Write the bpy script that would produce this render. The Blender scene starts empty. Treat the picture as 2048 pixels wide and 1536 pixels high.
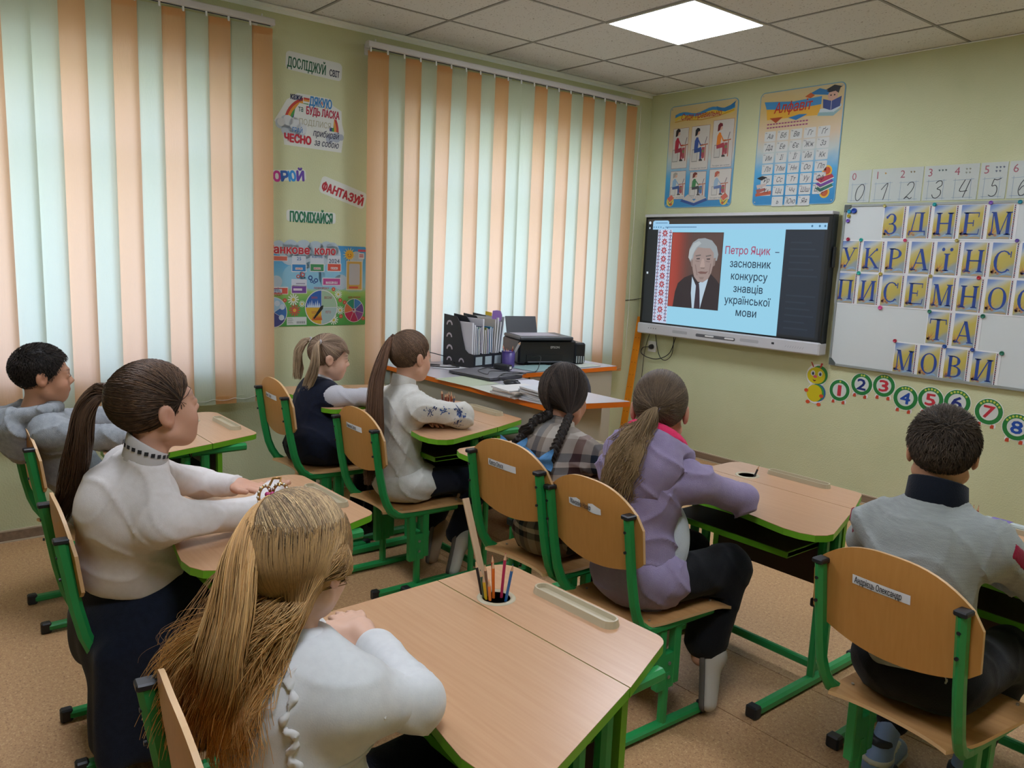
import bpy, math, random
import numpy as np
from mathutils import Vector, Matrix
from mathutils.bvhtree import BVHTree
random.seed(7)
SC = bpy.context.scene
COL = SC.collection
# ---------------------------------------------------------------- camera
cam_data = bpy.data.cameras.new('camera')
cam = bpy.data.objects.new('camera', cam_data); COL.objects.link(cam)
YAW, PITCH, ROLL, FPX = -0.8861, -0.1577, 0.0399, 1605.4
_d = Vector((math.sin(YAW)*math.cos(PITCH), math.cos(YAW)*math.cos(PITCH), math.sin(PITCH)))
_r = Vector((math.cos(YAW), -math.sin(YAW), 0)); _u = _r.cross(_d)
_rr = _r*math.cos(ROLL) + _u*math.sin(ROLL); _uu = -_r*math.sin(ROLL) + _u*math.cos(ROLL)
_m = Matrix((_rr, _uu, -_d)).transposed().to_4x4()
_m.translation = Vector((4.360, -4.837, 1.446))
cam.matrix_world = _m
cam_data.sensor_width = 36.0; cam_data.lens = FPX/2048*36.0
cam_data.clip_start = 0.05; cam_data.clip_end = 200
SC.camera = cam
# ---------------------------------------------------------------- world, light, exposure
SC.view_settings.view_transform = 'Standard'; SC.view_settings.look = 'None'
SC.view_settings.gamma = 1.0; SC.view_settings.use_curve_mapping = False
SC.view_settings.exposure = 0.32
SC.cycles.use_denoising = True
SC.cycles.max_bounces = 8; SC.cycles.diffuse_bounces = 5; SC.cycles.glossy_bounces = 2
SC.cycles.transmission_bounces = 4; SC.cycles.transparent_max_bounces = 8
SC.cycles.caustics_reflective = False; SC.cycles.caustics_refractive = False
SC.cycles.sample_clamp_indirect = 4.0
SKY_STRENGTH = 5.2
PANEL_STRENGTH = 25.0
wd = bpy.data.worlds.new('sky'); SC.world = wd; wd.use_nodes = True
_n = wd.node_tree.nodes; _l = wd.node_tree.links; _n.clear()
_o = _n.new('ShaderNodeOutputWorld'); _b = _n.new('ShaderNodeBackground')
_tc = _n.new('ShaderNodeTexCoord'); _sp = _n.new('ShaderNodeSeparateXYZ'); _cr = _n.new('ShaderNodeValToRGB')
_mp = _n.new('ShaderNodeMapRange'); _mp.inputs['From Min'].default_value = -0.4; _mp.inputs['From Max'].default_value = 0.6
_cr.color_ramp.elements[0].color = (0.42, 0.52, 0.50, 1); _cr.color_ramp.elements[0].position = 0.0
_cr.color_ramp.elements[1].color = (0.62, 0.78, 1.0, 1)
_e = _cr.color_ramp.elements.new(0.40); _e.color = (0.50, 0.60, 0.55, 1)
_e = _cr.color_ramp.elements.new(0.46); _e.color = (0.85, 0.93, 1.0, 1)
_l.new(_tc.outputs['Generated'], _sp.inputs[0]); _l.new(_sp.outputs['Z'], _mp.inputs['Value'])
_l.new(_mp.outputs[0], _cr.inputs[0]); _l.new(_cr.outputs[0], _b.inputs[0]); _b.inputs[1].default_value = SKY_STRENGTH
_l.new(_b.outputs[0], _o.inputs[0])
WIN = [(-5.15, -3.22, 0.80, 2.30), (-2.37, -0.44, 0.80, 2.26)]     # window openings: y0 y1 z0 z1
for y0, y1, z0, z1 in WIN:
    ld = bpy.data.lights.new('window_daylight', 'AREA'); ld.shape = 'RECTANGLE'
    ld.size = z1-z0; ld.size_y = y1-y0; ld.cycles.is_portal = True
    lo = bpy.data.objects.new('window_daylight', ld); COL.objects.link(lo)
    lo.location = (-0.26, (y0+y1)/2, (z0+z1)/2); lo.rotation_euler = (0, -math.pi/2, 0)
ROOM_H = 2.703; ROOM_X = 5.6; ROOM_Y = -7.2
# ---------------------------------------------------------------- materials
def srgb(c):
    if isinstance(c, str):
        c = [int(c[i:i+2], 16)/255 for i in (0, 2, 4)]
    return tuple((x/12.92 if x <= 0.04045 else ((x+0.055)/1.055)**2.4) for x in c[:3])+(1.0,)
MATS = {}
def mat(name, col='808080', rough=0.6, metal=0.0, emit=0.0, noise=None, scale=(8, 8, 8), amt=0.12, bump=0.0, bscale=200, spec=0.5, sheen=0.0, attr=None, bstr=None):
    """principled material; noise: second colour mixed in by a stretched noise"""
    if name in MATS: return MATS[name]
    m = bpy.data.materials.new(name); m.use_nodes = True; MATS[name] = m
    nt = m.node_tree; n = nt.nodes; l = nt.links; p = n['Principled BSDF']
    p.inputs['Base Color'].default_value = srgb(col); p.inputs['Roughness'].default_value = rough
    p.inputs['Metallic'].default_value = metal; p.inputs['Specular IOR Level'].default_value = spec
    if sheen: p.inputs['Sheen Weight'].default_value = sheen
    if attr:
        a = n.new('ShaderNodeAttribute'); a.attribute_name = attr; l.new(a.outputs['Color'], p.inputs['Base Color'])
        src = a.outputs['Color']
    if noise or bump:
        tc = n.new('ShaderNodeTexCoord')
    if noise:
        mp = n.new('ShaderNodeMapping'); mp.inputs['Scale'].default_value = scale
        nz = n.new('ShaderNodeTexNoise'); nz.inputs['Scale'].default_value = 1.0; nz.inputs['Detail'].default_value = 4
        rp = n.new('ShaderNodeMapRange'); rp.inputs['From Min'].default_value = 0.5-amt; rp.inputs['From Max'].default_value = 0.5+amt
        mx = n.new('ShaderNodeMix'); mx.data_type = 'RGBA'
        mx.inputs['A'].default_value = srgb(col); mx.inputs['B'].default_value = srgb(noise)
        l.new(tc.outputs['Object'], mp.inputs[0]); l.new(mp.outputs[0], nz.inputs['Vector'])
        l.new(nz.outputs['Fac'], rp.inputs['Value']); l.new(rp.outputs[0], mx.inputs['Factor'])
        l.new(mx.outputs['Result'], p.inputs['Base Color'])
        if attr:
            mx.blend_type = 'MULTIPLY'; l.new(src, mx.inputs['A'])
    if bump:
        nb = n.new('ShaderNodeTexNoise'); nb.inputs['Scale'].default_value = bscale; nb.inputs['Detail'].default_value = 3
        bp = n.new('ShaderNodeBump'); bp.inputs['Strength'].default_value = bump; bp.inputs['Distance'].default_value = 0.01
        l.new(tc.outputs['Object'], nb.inputs['Vector']); l.new(nb.outputs['Fac'], bp.inputs['Height']); l.new(bp.outputs[0], p.inputs['Normal'])
    if emit:
        p.inputs['Emission Color'].default_value = srgb(col); p.inputs['Emission Strength'].default_value = emit
        if emit: p.inputs['Base Color'].default_value = (0, 0, 0, 1)
    return m
SPLIT = {'wall_bracket', 'edge_strip', 'foot_cap', 'bolt', 'screw', 'rubber_foot', 'side_handle', 'board_frame', 'corner_cap', 'button', 'speaker_grille', 'stretcher', 'collar', 'notebook_cover'}
# ---------------------------------------------------------------- mesh builder
class MB:
    def __init__(s): s.v = []; s.f = []; s.M = Matrix.Identity(4); s.sm = []
    def add(s, vs, fs, M=None, smooth=False):
        b = len(s.v); T = s.M if M is None else s.M @ M
        s.v += [tuple(T @ Vector(v)) for v in vs]; s.f += [tuple(b+i for i in f) for f in fs]; s.sm += [smooth]*len(fs)
        return s
    def islands(s):
        p = list(range(len(s.v)))
        def fd(i):
            while p[i] != i: p[i] = p[p[i]]; i = p[i]
            return i
        key = {}
        for i, v in enumerate(s.v):
            k = tuple(round(c, 5) for c in v)
            if k in key: p[fd(i)] = fd(key[k])
            else: key[k] = i
        for f in s.f:
            for a in f[1:]: p[fd(a)] = fd(f[0])
        g = {}
        for f, sm in zip(s.f, s.sm): g.setdefault(fd(f[0]), []).append((f, sm))
        out = []
        for fs in g.values():
            q = MB(); ids = sorted({i for f, _ in fs for i in f}); mp = {i: k for k, i in enumerate(ids)}
            q.v = [s.v[i] for i in ids]; q.f = [tuple(mp[i] for i in f) for f, _ in fs]; q.sm = [b for _, b in fs]; out.append(q)
        return out
    def box(s, c, d, M=None, bev=0.0):
        x, y, z = c; a, b, e = d[0]/2, d[1]/2, d[2]/2
        if bev and min(a, b, e) > bev:
            w = bev; o = []
            for sx in (-1, 1):
                for sy in (-1, 1):
                    for sz in (-1, 1):
                        o += [(x+sx*(a-w), y+sy*(b-w), z+sz*e), (x+sx*(a-w), y+sy*b, z+sz*(e-w)), (x+sx*a, y+sy*(b-w), z+sz*(e-w))]
            return s.hull(o, M)
        vs = [(x+i*a, y+j*b, z+k*e) for k in (-1, 1) for j in (-1, 1) for i in (-1, 1)]
        return s.add(vs, [(0, 2, 3, 1), (4, 5, 7, 6), (0, 1, 5, 4), (2, 6, 7, 3), (0, 4, 6, 2), (1, 3, 7, 5)], M)
    def hull(s, pts, M=None):
        import bmesh
        bm = bmesh.new()
        for q in pts: bm.verts.new(q)
        r = bmesh.ops.convex_hull(bm, input=bm.verts)
        bmesh.ops.dissolve_limit(bm, angle_limit=0.02, verts=bm.verts, edges=bm.edges)
        bm.verts.index_update()
        vs = [v.co.copy() for v in bm.verts]; fs = [[v.index for v in f.verts] for f in bm.faces]; bm.free()
        return s.add(vs, fs, M)
    def prism(s, pts, z0, z1, M=None, smooth=False):
        n = len(pts)
        vs = [(p[0], p[1], z0) for p in pts]+[(p[0], p[1], z1) for p in pts]
        b = len(s.v)
        s.add(vs, [tuple(range(n-1, -1, -1)), tuple(range(n, 2*n))], M)
        s.f += [(b+i, b+(i+1) % n, b+n+(i+1) % n, b+n+i) for i in range(n)]; s.sm += [smooth]*n
        return s
    def cyl(s, p0, p1, r0, r1=None, n=12, cap=True, smooth=True):
        return s.tube([p0, p1], [r0, r0 if r1 is None else r1], n, cap, smooth)
    def tube(s, path, r, n=8, cap=True, smooth=True, prof=None, up=None, closed=False):
        P = [Vector(p) for p in path]; k = len(P)
        R = r if isinstance(r, (list, tuple)) else [r]*k
        if prof is None: prof = [(math.cos(2*math.pi*i/n), math.sin(2*math.pi*i/n)) for i in range(n)]
        n = len(prof); T = []
        for i in range(k):
            a = P[max(i-1, 0)] if not closed else P[i-1]; b = P[min(i+1, k-1)] if not closed else P[(i+1) % k]
            T.append((b-a).normalized())
        u = Vector(up) if up else (Vector((0, 0, 1)) if abs(T[0].z) < 0.9 else Vector((1, 0, 0)))
        vs = []
        for i in range(k):
            x = u.cross(T[i])
            if x.length < 1e-4: x = Vector((1, 0, 0)).cross(T[i])
            x.normalize(); y = T[i].cross(x).normalized()
            if not up: u = y
            for a, b in prof: vs.append(P[i]+x*a*R[i]+y*b*R[i])
        fs = [(i*n+j, i*n+(j+1) % n, (i+1)*n+(j+1) % n, (i+1)*n+j) for i in range(k-1) for j in range(n)]
        if closed: fs += [((k-1)*n+j, (k-1)*n+(j+1) % n, (j+1) % n, j) for j in range(n)]
        s.add(vs, fs, None, smooth)
        if cap and not closed:
            s.add(vs[:n], [tuple(range(n-1, -1, -1))]); s.add(vs[-n:], [tuple(range(n))])
        return s
    def bar(s, path, w, h, up=None, smooth=False, rd=0.25):
        """rectangular section with softened corners"""
        c = rd*min(w, h); a, b = w/2, h/2
        pr = [(a-c, -b), (a, -b+c), (a, b-c), (a-c, b), (-a+c, b), (-a, b-c), (-a, -b+c), (-a+c, -b)]
        return s.tube(path, 1.0, prof=pr, up=up, smooth=smooth)
    def lathe(s, prof, n=20, c=(0, 0, 0), smooth=True, sx=1, sy=1):
        vs = []; k = len(prof)
        for r, z in prof:
            for j in range(n):
                a = 2*math.pi*j/n; vs.append((c[0]+r*math.cos(a)*sx, c[1]+r*math.sin(a)*sy, c[2]+z))
        fs = [(i*n+j, i*n+(j+1) % n, (i+1)*n+(j+1) % n, (i+1)*n+j) for i in range(k-1) for j in range(n)]
        return s.add(vs, fs, None, smooth)
    def ell(s, c, r, n=12, m=8, M=None):
        vs = []
        for i in range(m+1):
            t = math.pi*i/m
            for j in range(n):
                a = 2*math.pi*j/n
                vs.append((c[0]+r[0]*math.sin(t)*math.cos(a), c[1]+r[1]*math.sin(t)*math.sin(a), c[2]-r[2]*math.cos(t)))
        fs = [(i*n+j, i*n+(j+1) % n, (i+1)*n+(j+1) % n, (i+1)*n+j) for i in range(m) for j in range(n)]
        return s.add(vs, fs, M, True)
    def build(s, name, m, parent=None, label=None):
        if name in SPLIT and len(s.f) < 400:
            g = s.islands()
            if len(g) > 1:
                for q in g: o = q.build(name, m, parent, label)
                return o
        me = bpy.data.meshes.new(name); me.from_pydata(s.v, [], s.f); me.validate(); 
        if len(me.polygons) == len(s.sm): me.polygons.foreach_set('use_smooth', s.sm)
        me.materials.append(m); return link(name, me, parent, label)
def link(name, me, parent=None, label=None):
    o = bpy.data.objects.new(name, me); COL.objects.link(o)
    if parent is not None: o.parent = parent
    if label: o['label'] = label
    return o
def thing(name, label, cat, loc=(0, 0, 0), rz=0.0, group=None, M=None, kind=None):
    o = bpy.data.objects.new(name, None); COL.objects.link(o); o.empty_display_size = 0.05
    if M is not None: o.matrix_world = M
    else: o.location = loc; o.rotation_euler = (0, 0, rz)
    if label: o['label'] = label
    if cat: o['category'] = cat
    if group: o['group'] = group
    if kind: o['kind'] = kind
    return o
def tag(o, label, cat, group=None):
    o['label'] = label; o['category'] = cat
    if group: o['group'] = group
    return o
def struct(name, mb, m, parent=None):
    o = mb.build(name, m, parent)
    if parent is None: o['kind'] = 'structure'
    return o
def kids(o): return [c for c in bpy.data.objects if c.parent == o]
def dup(o, parent=None, ch=None):
    c = o.copy(); COL.objects.link(c); c.parent = parent
    for k in kids(o): dup(k, c)
    return c
def rrect(x0, y0, x1, y1, r, n=5):
    p = []
    for cx, cy, a in ((x1-r, y0+r, -90), (x1-r, y1-r, 0), (x0+r, y1-r, 90), (x0+r, y0+r, 180)):
        for i in range(n+1):
            t = math.radians(a+90*i/n); p.append((cx+r*math.cos(t), cy+r*math.sin(t)))
    return p
def circ(cx, cy, r, n=24, ry=None):
    ry = ry or r
    return [(cx+r*math.cos(2*math.pi*i/n), cy+ry*math.sin(2*math.pi*i/n)) for i in range(n)]
# wall planes: local x = along the wall, local y = up, local z = into the room
def on_board(x, z, y=0.0, rot=0.0):
    return Matrix.Translation((x, y, z)) @ Matrix(((1, 0, 0, 0), (0, 0, -1, 0), (0, 1, 0, 0), (0, 0, 0, 1))) @ Matrix.Rotation(rot, 4, 'Z')
def on_window(y, z, x=0.0, rot=0.0):
    return Matrix.Translation((x, y, z)) @ Matrix(((0, 0, 1, 0), (1, 0, 0, 0), (0, 1, 0, 0), (0, 0, 0, 1))) @ Matrix.Rotation(rot, 4, 'Z')
# ---------------------------------------------------------------- flat print (thin polygons laid on a surface)
def poly_area(p): return sum(p[i-1][0]*p[i][1]-p[i][0]*p[i-1][1] for i in range(len(p)))/2
class Flat:
    """collects flat shapes by colour in a thing's local xy plane"""
    def __init__(s, parent, z=0.0, emit=0.0, rough=0.6, step=0.0003):
        s.p = parent; s.z = z; s.e = emit; s.d = {}; s.rough = rough; s.step = step; s.k = 0
    def poly(s, pts, col, layer=None, name='print'):
        if poly_area(pts) < 0: pts = pts[::-1]
        z = s.z+s.step*(s.k if layer is None else layer)
        b = s.d.setdefault((name, col), MB())
        b.add([(x, y, z) for x, y in pts], [tuple(range(len(pts)))]); return s
    def rect(s, x0, y0, x1, y1, col, layer=None, name='print', r=0.0):
        return s.poly(rrect(x0, y0, x1, y1, r) if r else [(x0, y0), (x1, y0), (x1, y1), (x0, y1)], col, layer, name)
    def disc(s, x, y, r, col, layer=None, name='print', ry=None, n=20): return s.poly(circ(x, y, r, n, ry), col, layer, name)
    def line(s, pts, w, col, layer=None, name='print'):
        for a, b in zip(pts, pts[1:]):
            dx, dy = b[0]-a[0], b[1]-a[1]; L = math.hypot(dx, dy) or 1e-6; nx, ny = -dy/L*w/2, dx/L*w/2; ex, ey = dx/L*w*.3, dy/L*w*.3
            s.poly([(a[0]+nx-ex, a[1]+ny-ey), (a[0]-nx-ex, a[1]-ny-ey), (b[0]-nx+ex, b[1]-ny+ey), (b[0]+nx+ex, b[1]+ny+ey)], col, layer, name)
        return s
    def mesh(s, vs, fs, col, layer, name):
        z = s.z+s.step*layer; s.d.setdefault((name, col), MB()).add([(x, y, z) for x, y in vs], fs); return s
    def text(s, t, x, y, size, col, layer=2, bold=0.0, rot=0.0, sx=1.0, align='CENTER', name='lettering', shear=0.0, fit=None):
        vs, fs = text_mesh(t, 0.0, align, shear)
        if fit:
            w_ = max(v[0] for v in vs)-min(v[0] for v in vs); m_ = (max(v[0] for v in vs)+min(v[0] for v in vs))/2; sx = fit/(w_*size)
            if align == 'CENTER': vs = [(a-m_, b) for a, b in vs]
        c, q = math.cos(rot), math.sin(rot)
        offs = [(0, 0)] if bold <= 0 else [(bold*.62*math.cos(k*math.pi/3)/max(sx, .5), bold*.62*math.sin(k*math.pi/3)) for k in range(6)]
        for k_, (ox, oy) in enumerate(offs): s.mesh([(x+((a+ox)*c*sx-(b+oy)*q)*size, y+((a+ox)*q*sx+(b+oy)*c)*size) for a, b in vs], fs, col, layer+.09*k_, name)
        return s
    def build(s):
        for (name, col), b in s.d.items():
            m = mat(('glow_' if s.e else 'ink_')+col+('' if not s.e else '%g' % s.e), col, s.rough, emit=s.e)
            b.build(name, m, s.p)
_GL = {}; _TXT = {}
def _raw(t):
    cu = bpy.data.curves.new('t', 'FONT'); cu.body = t; cu.size = 1.0; cu.resolution_u = 2
    o = bpy.data.objects.new('t', cu); COL.objects.link(o)
    me = bpy.data.meshes.new_from_object(o.evaluated_get(bpy.context.evaluated_depsgraph_get()))
    r = [(v.co.x, v.co.y) for v in me.vertices], [tuple(p.vertices) for p in me.polygons]
    bpy.data.meshes.remove(me); return r, o
def _overlap(t):
    """glyphs whose contours overlap are filled contour by contour"""
    from mathutils.geometry import tessellate_polygon
    cu = bpy.data.curves.new('t', 'FONT'); cu.body = t; cu.size = 1.0; o = bpy.data.objects.new('t', cu); COL.objects.link(o)
    bpy.context.view_layer.objects.active = o; o.select_set(True); bpy.ops.object.convert(target='CURVE')
    o = bpy.context.view_layer.objects.active; loops = []
    for sp in o.data.splines:
        b = list(sp.bezier_points); p = []
        for i, q in enumerate(b):
            n = b[(i+1) % len(b)]
            for k in range(4 if (q.handle_right-q.co).length > 1e-4 and (q.handle_right-q.co).cross(n.co-q.co).length > 1e-6 or (n.handle_left-n.co).cross(n.co-q.co).length > 1e-6 else 1):
                u = k/4; p.append(tuple(((1-u)**3*q.co+3*(1-u)**2*u*q.handle_right+3*(1-u)*u*u*n.handle_left+u**3*n.co)[:2]))
        loops.append(p)
    bpy.data.objects.remove(o)
    big = max(loops, key=lambda p: abs(poly_area(p))); sg = poly_area(big) > 0
    out = [p for p in loops if (poly_area(p) > 0) == sg]; holes = [p for p in loops if (poly_area(p) > 0) != sg]; V = []; F = []
    box = lambda p: (min(a for a, b in p), min(b for a, b in p), max(a for a, b in p), max(b for a, b in p))
    for p in out:
        x0, y0, x1, y1 = box(p); hs = [h for h in holes if box(h)[0] > x0-1e-4 and box(h)[2] < x1+1e-4 and box(h)[1] > y0-1e-4 and box(h)[3] < y1+1e-4]
        ring = [[Vector((a, b, 0)) for a, b in q] for q in [p]+hs]; base = len(V)
        V += [(v.x, v.y) for r in ring for v in r]; F += [tuple(base+i for i in t_) for t_ in tessellate_polygon(ring)]
    return V, F
def _glyph(ch):
    if ch not in _GL:
        (v0, f0), o0 = _raw('ІІ'); (v1, f1), o1 = _raw('І'+ch+'І'); adv = max(x for x, y in v1)-max(x for x, y in v0)
        bpy.data.objects.remove(o0); bpy.data.objects.remove(o1)
        if ch == ' ': _GL[ch] = ([], [], adv)
        elif ch in 'Ьь':
            h, yb, ex = (.73, .222, .60) if ch == 'Ь' else (.54, .175, .50); V_ = [(.08, 0), (.165, 0), (.165, h), (.08, h)]; F_ = [(0, 1, 2, 3)]
            o_ = [(.165, 0)]+[(ex-yb*.9+yb*.9*math.cos(a), yb+yb*math.sin(a)) for a in [math.pi*(k/12-.5) for k in range(13)]]+[(.165, 2*yb)]
            i_ = [(.165, .08)]+[(ex-yb*.9+(yb*.9-.09)*math.cos(a), yb+(yb-.08)*math.sin(a)) for a in [math.pi*(k/12-.5) for k in range(13)]]+[(.165, 2*yb-.08)]
            for k in range(14): b_ = len(V_); V_ += [o_[k], o_[k+1], i_[k+1], i_[k]]; F_.append((b_, b_+1, b_+2, b_+3))
            _GL[ch] = (V_, F_, adv)
        elif ch in 'РФфЮЯнюя': v, f = _overlap(ch); _GL[ch] = (v, f, adv)
        else: (v, f), o = _raw(ch); bpy.data.objects.remove(o); _GL[ch] = (v, f, adv)
    return _GL[ch]
def text_mesh(t, bold=0.0, align='CENTER', shear=0.0):
    k = (t, align, shear)
    if k not in _TXT:
        V = []; F = []; x = 0
        for ch in t:
            v, f, a = _glyph(ch); b = len(V); V += [(x+p+shear*q, q) for p, q in v]; F += [tuple(b+i for i in q) for q in f]; x += a
        if align == 'CENTER': V = [(p-x/2, q) for p, q in V]
        _TXT[k] = (V, F)
    return _TXT[k]
# ================================================================ room shell
M_wall = mat('wall_paint', 'c4c7a0', 0.85, noise='bdc199', scale=(3, 3, 3), amt=0.2, bump=0.25, bscale=120)
M_white = mat('white_plastic', 'd8d8d4', 0.4)
M_floor = mat('linoleum', '95806a', 0.45, bump=0.02, bscale=300)
nt = M_floor.node_tree; n = nt.nodes; l = nt.links; tc = n.new('ShaderNodeTexCoord')
v1 = n.new('ShaderNodeTexNoise'); v1.inputs['Scale'].default_value = 190; v1.inputs['Detail'].default_value = 3
v2 = n.new('ShaderNodeTexNoise'); v2.inputs['Scale'].default_value = 75; v2.inputs['Detail'].default_value = 4
cr = n.new('ShaderNodeValToRGB'); e = cr.color_ramp.elements
e[0].position = 0.33; e[0].color = srgb('7c5a3a'); e[1].position = 0.66; e[1].color = srgb('d8b98f')
x = cr.color_ramp.elements.new(0.45); x.color = srgb('b58c63'); x = cr.color_ramp.elements.new(0.56); x.color = srgb('bd966a')
mx = n.new('ShaderNodeMath'); mx.operation = 'MULTIPLY_ADD'; mx.inputs[1].default_value = 0.6
ml = n.new('ShaderNodeMath'); ml.operation = 'MULTIPLY'; ml.inputs[1].default_value = 0.4
l.new(tc.outputs['Object'], v1.inputs['Vector']); l.new(tc.outputs['Object'], v2.inputs['Vector'])
l.new(v2.outputs['Fac'], ml.inputs[0]); l.new(v1.outputs['Fac'], mx.inputs[0]); l.new(ml.outputs[0], mx.inputs[2])
l.new(mx.outputs[0], cr.inputs[0]); l.new(cr.outputs[0], n['Principled BSDF'].inputs['Base Color'])
M_joint = mat('dark_joint', '5b4a38', 0.8)
struct('floor', MB().box((ROOM_X/2, ROOM_Y/2, -0.055), (ROOM_X+.8, -ROOM_Y+.8, 0.10)), M_joint)
floor_o = bpy.data.objects['floor']
ys = [0.0, -2.355, -2.72, ROOM_Y]
for a, b in zip(ys, ys[1:]):
    MB().box((ROOM_X/2, (a+b)/2, -0.0025), (ROOM_X, abs(a-b)-0.004, 0.005)).build('floor_sheet', M_floor, floor_o)
# walls
w = MB(); T = 0.34; zs = (-0.1, ROOM_H+0.3)
ycuts = [(ROOM_Y-.2, WIN[0][0]), (WIN[0][1], WIN[1][0]), (WIN[1][1], 0.2)]
for a, b in ycuts: w.box((-T/2, (a+b)/2, sum(zs)/2), (T, b-a, zs[1]-zs[0]))
for y0, y1, z0, z1 in WIN:
    w.box((-T/2, (y0+y1)/2, (z0+zs[0])/2), (T, y1-y0, z0-zs[0])); w.box((-T/2, (y0+y1)/2, (z1+zs[1])/2), (T, y1-y0, zs[1]-z1))
struct('wall_left', w, M_wall)
struct('wall_front', MB().box((ROOM_X/2, 0.1, 1.4), (ROOM_X+.4, 0.2, 3.0)), M_wall)
struct('wall_right', MB().box((ROOM_X+0.1, ROOM_Y/2, 1.4), (0.2, -ROOM_Y+.4, 3.0)), M_wall)
struct('wall_back', MB().box((ROOM_X/2, ROOM_Y-0.1, 1.4), (ROOM_X+.4, 0.2, 3.0)), M_wall)
M_base = mat('baseboard_vinyl', '8a7560', 0.4, noise='766250', scale=(3, 40, 40), amt=0.15)
M_basel = mat('baseboard_edge', 'b9aa92', 0.4)
for nm, c, d, c2, d2, c3, d3 in (
    ('baseboard_left', (0.008, ROOM_Y/2, 0.028), (0.016, -ROOM_Y, 0.044), (0.013, ROOM_Y/2, 0.003), (0.026, -ROOM_Y, 0.006), (0.006, ROOM_Y/2, 0.053), (0.012, -ROOM_Y, 0.006)),
    ('baseboard_front', (ROOM_X/2, -0.008, 0.028), (ROOM_X, 0.016, 0.044), (ROOM_X/2, -0.013, 0.003), (ROOM_X, 0.026, 0.006), (ROOM_X/2, -0.006, 0.053), (ROOM_X, 0.012, 0.006))):
    o = struct(nm, MB().box(c, d), M_base); MB().box(c2, d2).box(c3, d3).build('edge_strip', M_basel, o)
# ceiling: plenum slab, T-grid, tiles
M_tile = mat('ceiling_tile', 'b4b0a8', 0.9)
nt = M_tile.node_tree; n = nt.nodes; l = nt.links; tc = n.new('ShaderNodeTexCoord')
ns = n.new('ShaderNodeTexNoise'); ns.inputs['Scale'].default_value = 95; ns.inputs['Detail'].default_value = 2
mr = n.new('ShaderNodeMapRange'); mr.inputs['From Min'].default_value = 0.64; mr.inputs['From Max'].default_value = 0.69
mx = n.new('ShaderNodeMix'); mx.data_type = 'RGBA'; mx.inputs['A'].default_value = srgb('d4d3cf'); mx.inputs['B'].default_value = srgb('9c978f')
l.new(tc.outputs['Object'], ns.inputs['Vector']); l.new(ns.outputs['Fac'], mr.inputs['Value']); l.new(mr.outputs[0], mx.inputs['Factor'])
l.new(mx.outputs['Result'], n['Principled BSDF'].inputs['Base Color'])
M_grid = mat('grid_metal_shaded', '8a8781', 0.5)  # rail colour darkened to stand in for the shadow gaps between tiles
ceil = struct('ceiling', MB().box((ROOM_X/2, ROOM_Y/2, ROOM_H+0.16), (ROOM_X+.4, -ROOM_Y+.4, 0.1)), M_tile)
GX, GY = 1.091, -1.623
xl = [0.0]+[GX-0.6+0.6*i for i in range(9)]; xl = [v for v in xl if v < ROOM_X]+[ROOM_X]
yl = [0.0]+[GY+1.2-0.6*i for i in range(12)]; yl = [v for v in yl if v > ROOM_Y]+[ROOM_Y]
PANELS = [(1, 1), (1, 5), (5, 1), (5, 5), (7, 9)]
def cell(i, j): return xl[i+1], xl[i+2], yl[j+3], yl[j+2]
pan_cells = set()
for cx, cy in ((GX+.3, GY+.3), (GX+.3, GY-2.7), (GX+2.7, GY+.3-0), (GX+2.7, GY-2.7)):
    pan_cells.add((round(cx, 2), round(cy, 2)))
tile_me = None
for i in range(len(xl)-1):
    for j in range(len(yl)-1):
        x0, x1 = xl[i], xl[i+1]; y1, y0 = yl[j], yl[j+1]
        c = ((x0+x1)/2, (y0+y1)/2)
        if (round(c[0], 2), round(c[1], 2)) in pan_cells: continue
        full = abs(x1-x0-.6) < .01 and abs(y1-y0-.6) < .01
        if full and tile_me:
            o = link('ceiling_tile', tile_me, ceil)
        else:
            o = MB().box((0, 0, 0), (x1-x0-.02, y1-y0-.02, 0.014)).build('ceiling_tile', M_tile, ceil)
            if full: tile_me = o.data
        o.location = (c[0], c[1], ROOM_H+0.010)
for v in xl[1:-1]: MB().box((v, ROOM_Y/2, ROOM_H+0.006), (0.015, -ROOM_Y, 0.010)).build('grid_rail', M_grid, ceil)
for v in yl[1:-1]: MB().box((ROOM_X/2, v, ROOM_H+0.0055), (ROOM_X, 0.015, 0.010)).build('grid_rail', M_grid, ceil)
M_angle = mat('angle_trim', 'eef2f2', 0.5)
struct('trim_1', MB().box((0.026, ROOM_Y/2, ROOM_H-0.002), (0.052, -ROOM_Y, 0.004)).box((0.002, ROOM_Y/2, ROOM_H-.012), (.004, -ROOM_Y, .024)), M_angle)
struct('trim_2', MB().box((ROOM_X/2, -0.006, ROOM_H-0.002), (ROOM_X, 0.012, 0.004)), M_angle)
M_lamp = mat('led_diffuser', 'e9f0ff', 0.5, emit=PANEL_STRENGTH)
for k, (cx, cy) in enumerate(sorted(pan_cells)):
    vis = abs(cx-GX-.3) < .1 and abs(cy-GY-.3) < .1
    t = thing('ceiling_light', 'glowing square light panel set in the tiled ceiling near the wall screen' if vis else 'glowing square ceiling light panel over the rear and right part of the room', 'ceiling light', (cx, cy, ROOM_H), group=None if vis else 'ceiling light panels over the rear of the room')
    MB().box((0, 0, 0.0), (0.575, 0.575, 0.008)).build('diffuser', M_lamp, t)
    MB().box((0, .291, .001), (.594, .012, .012)).box((0, -.291, .001), (.594, .012, .012)).box((.291, 0, .001), (.012, .57, .012)).box((-.291, 0, .001), (.012, .57, .012)).build('frame', M_white, t)
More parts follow.
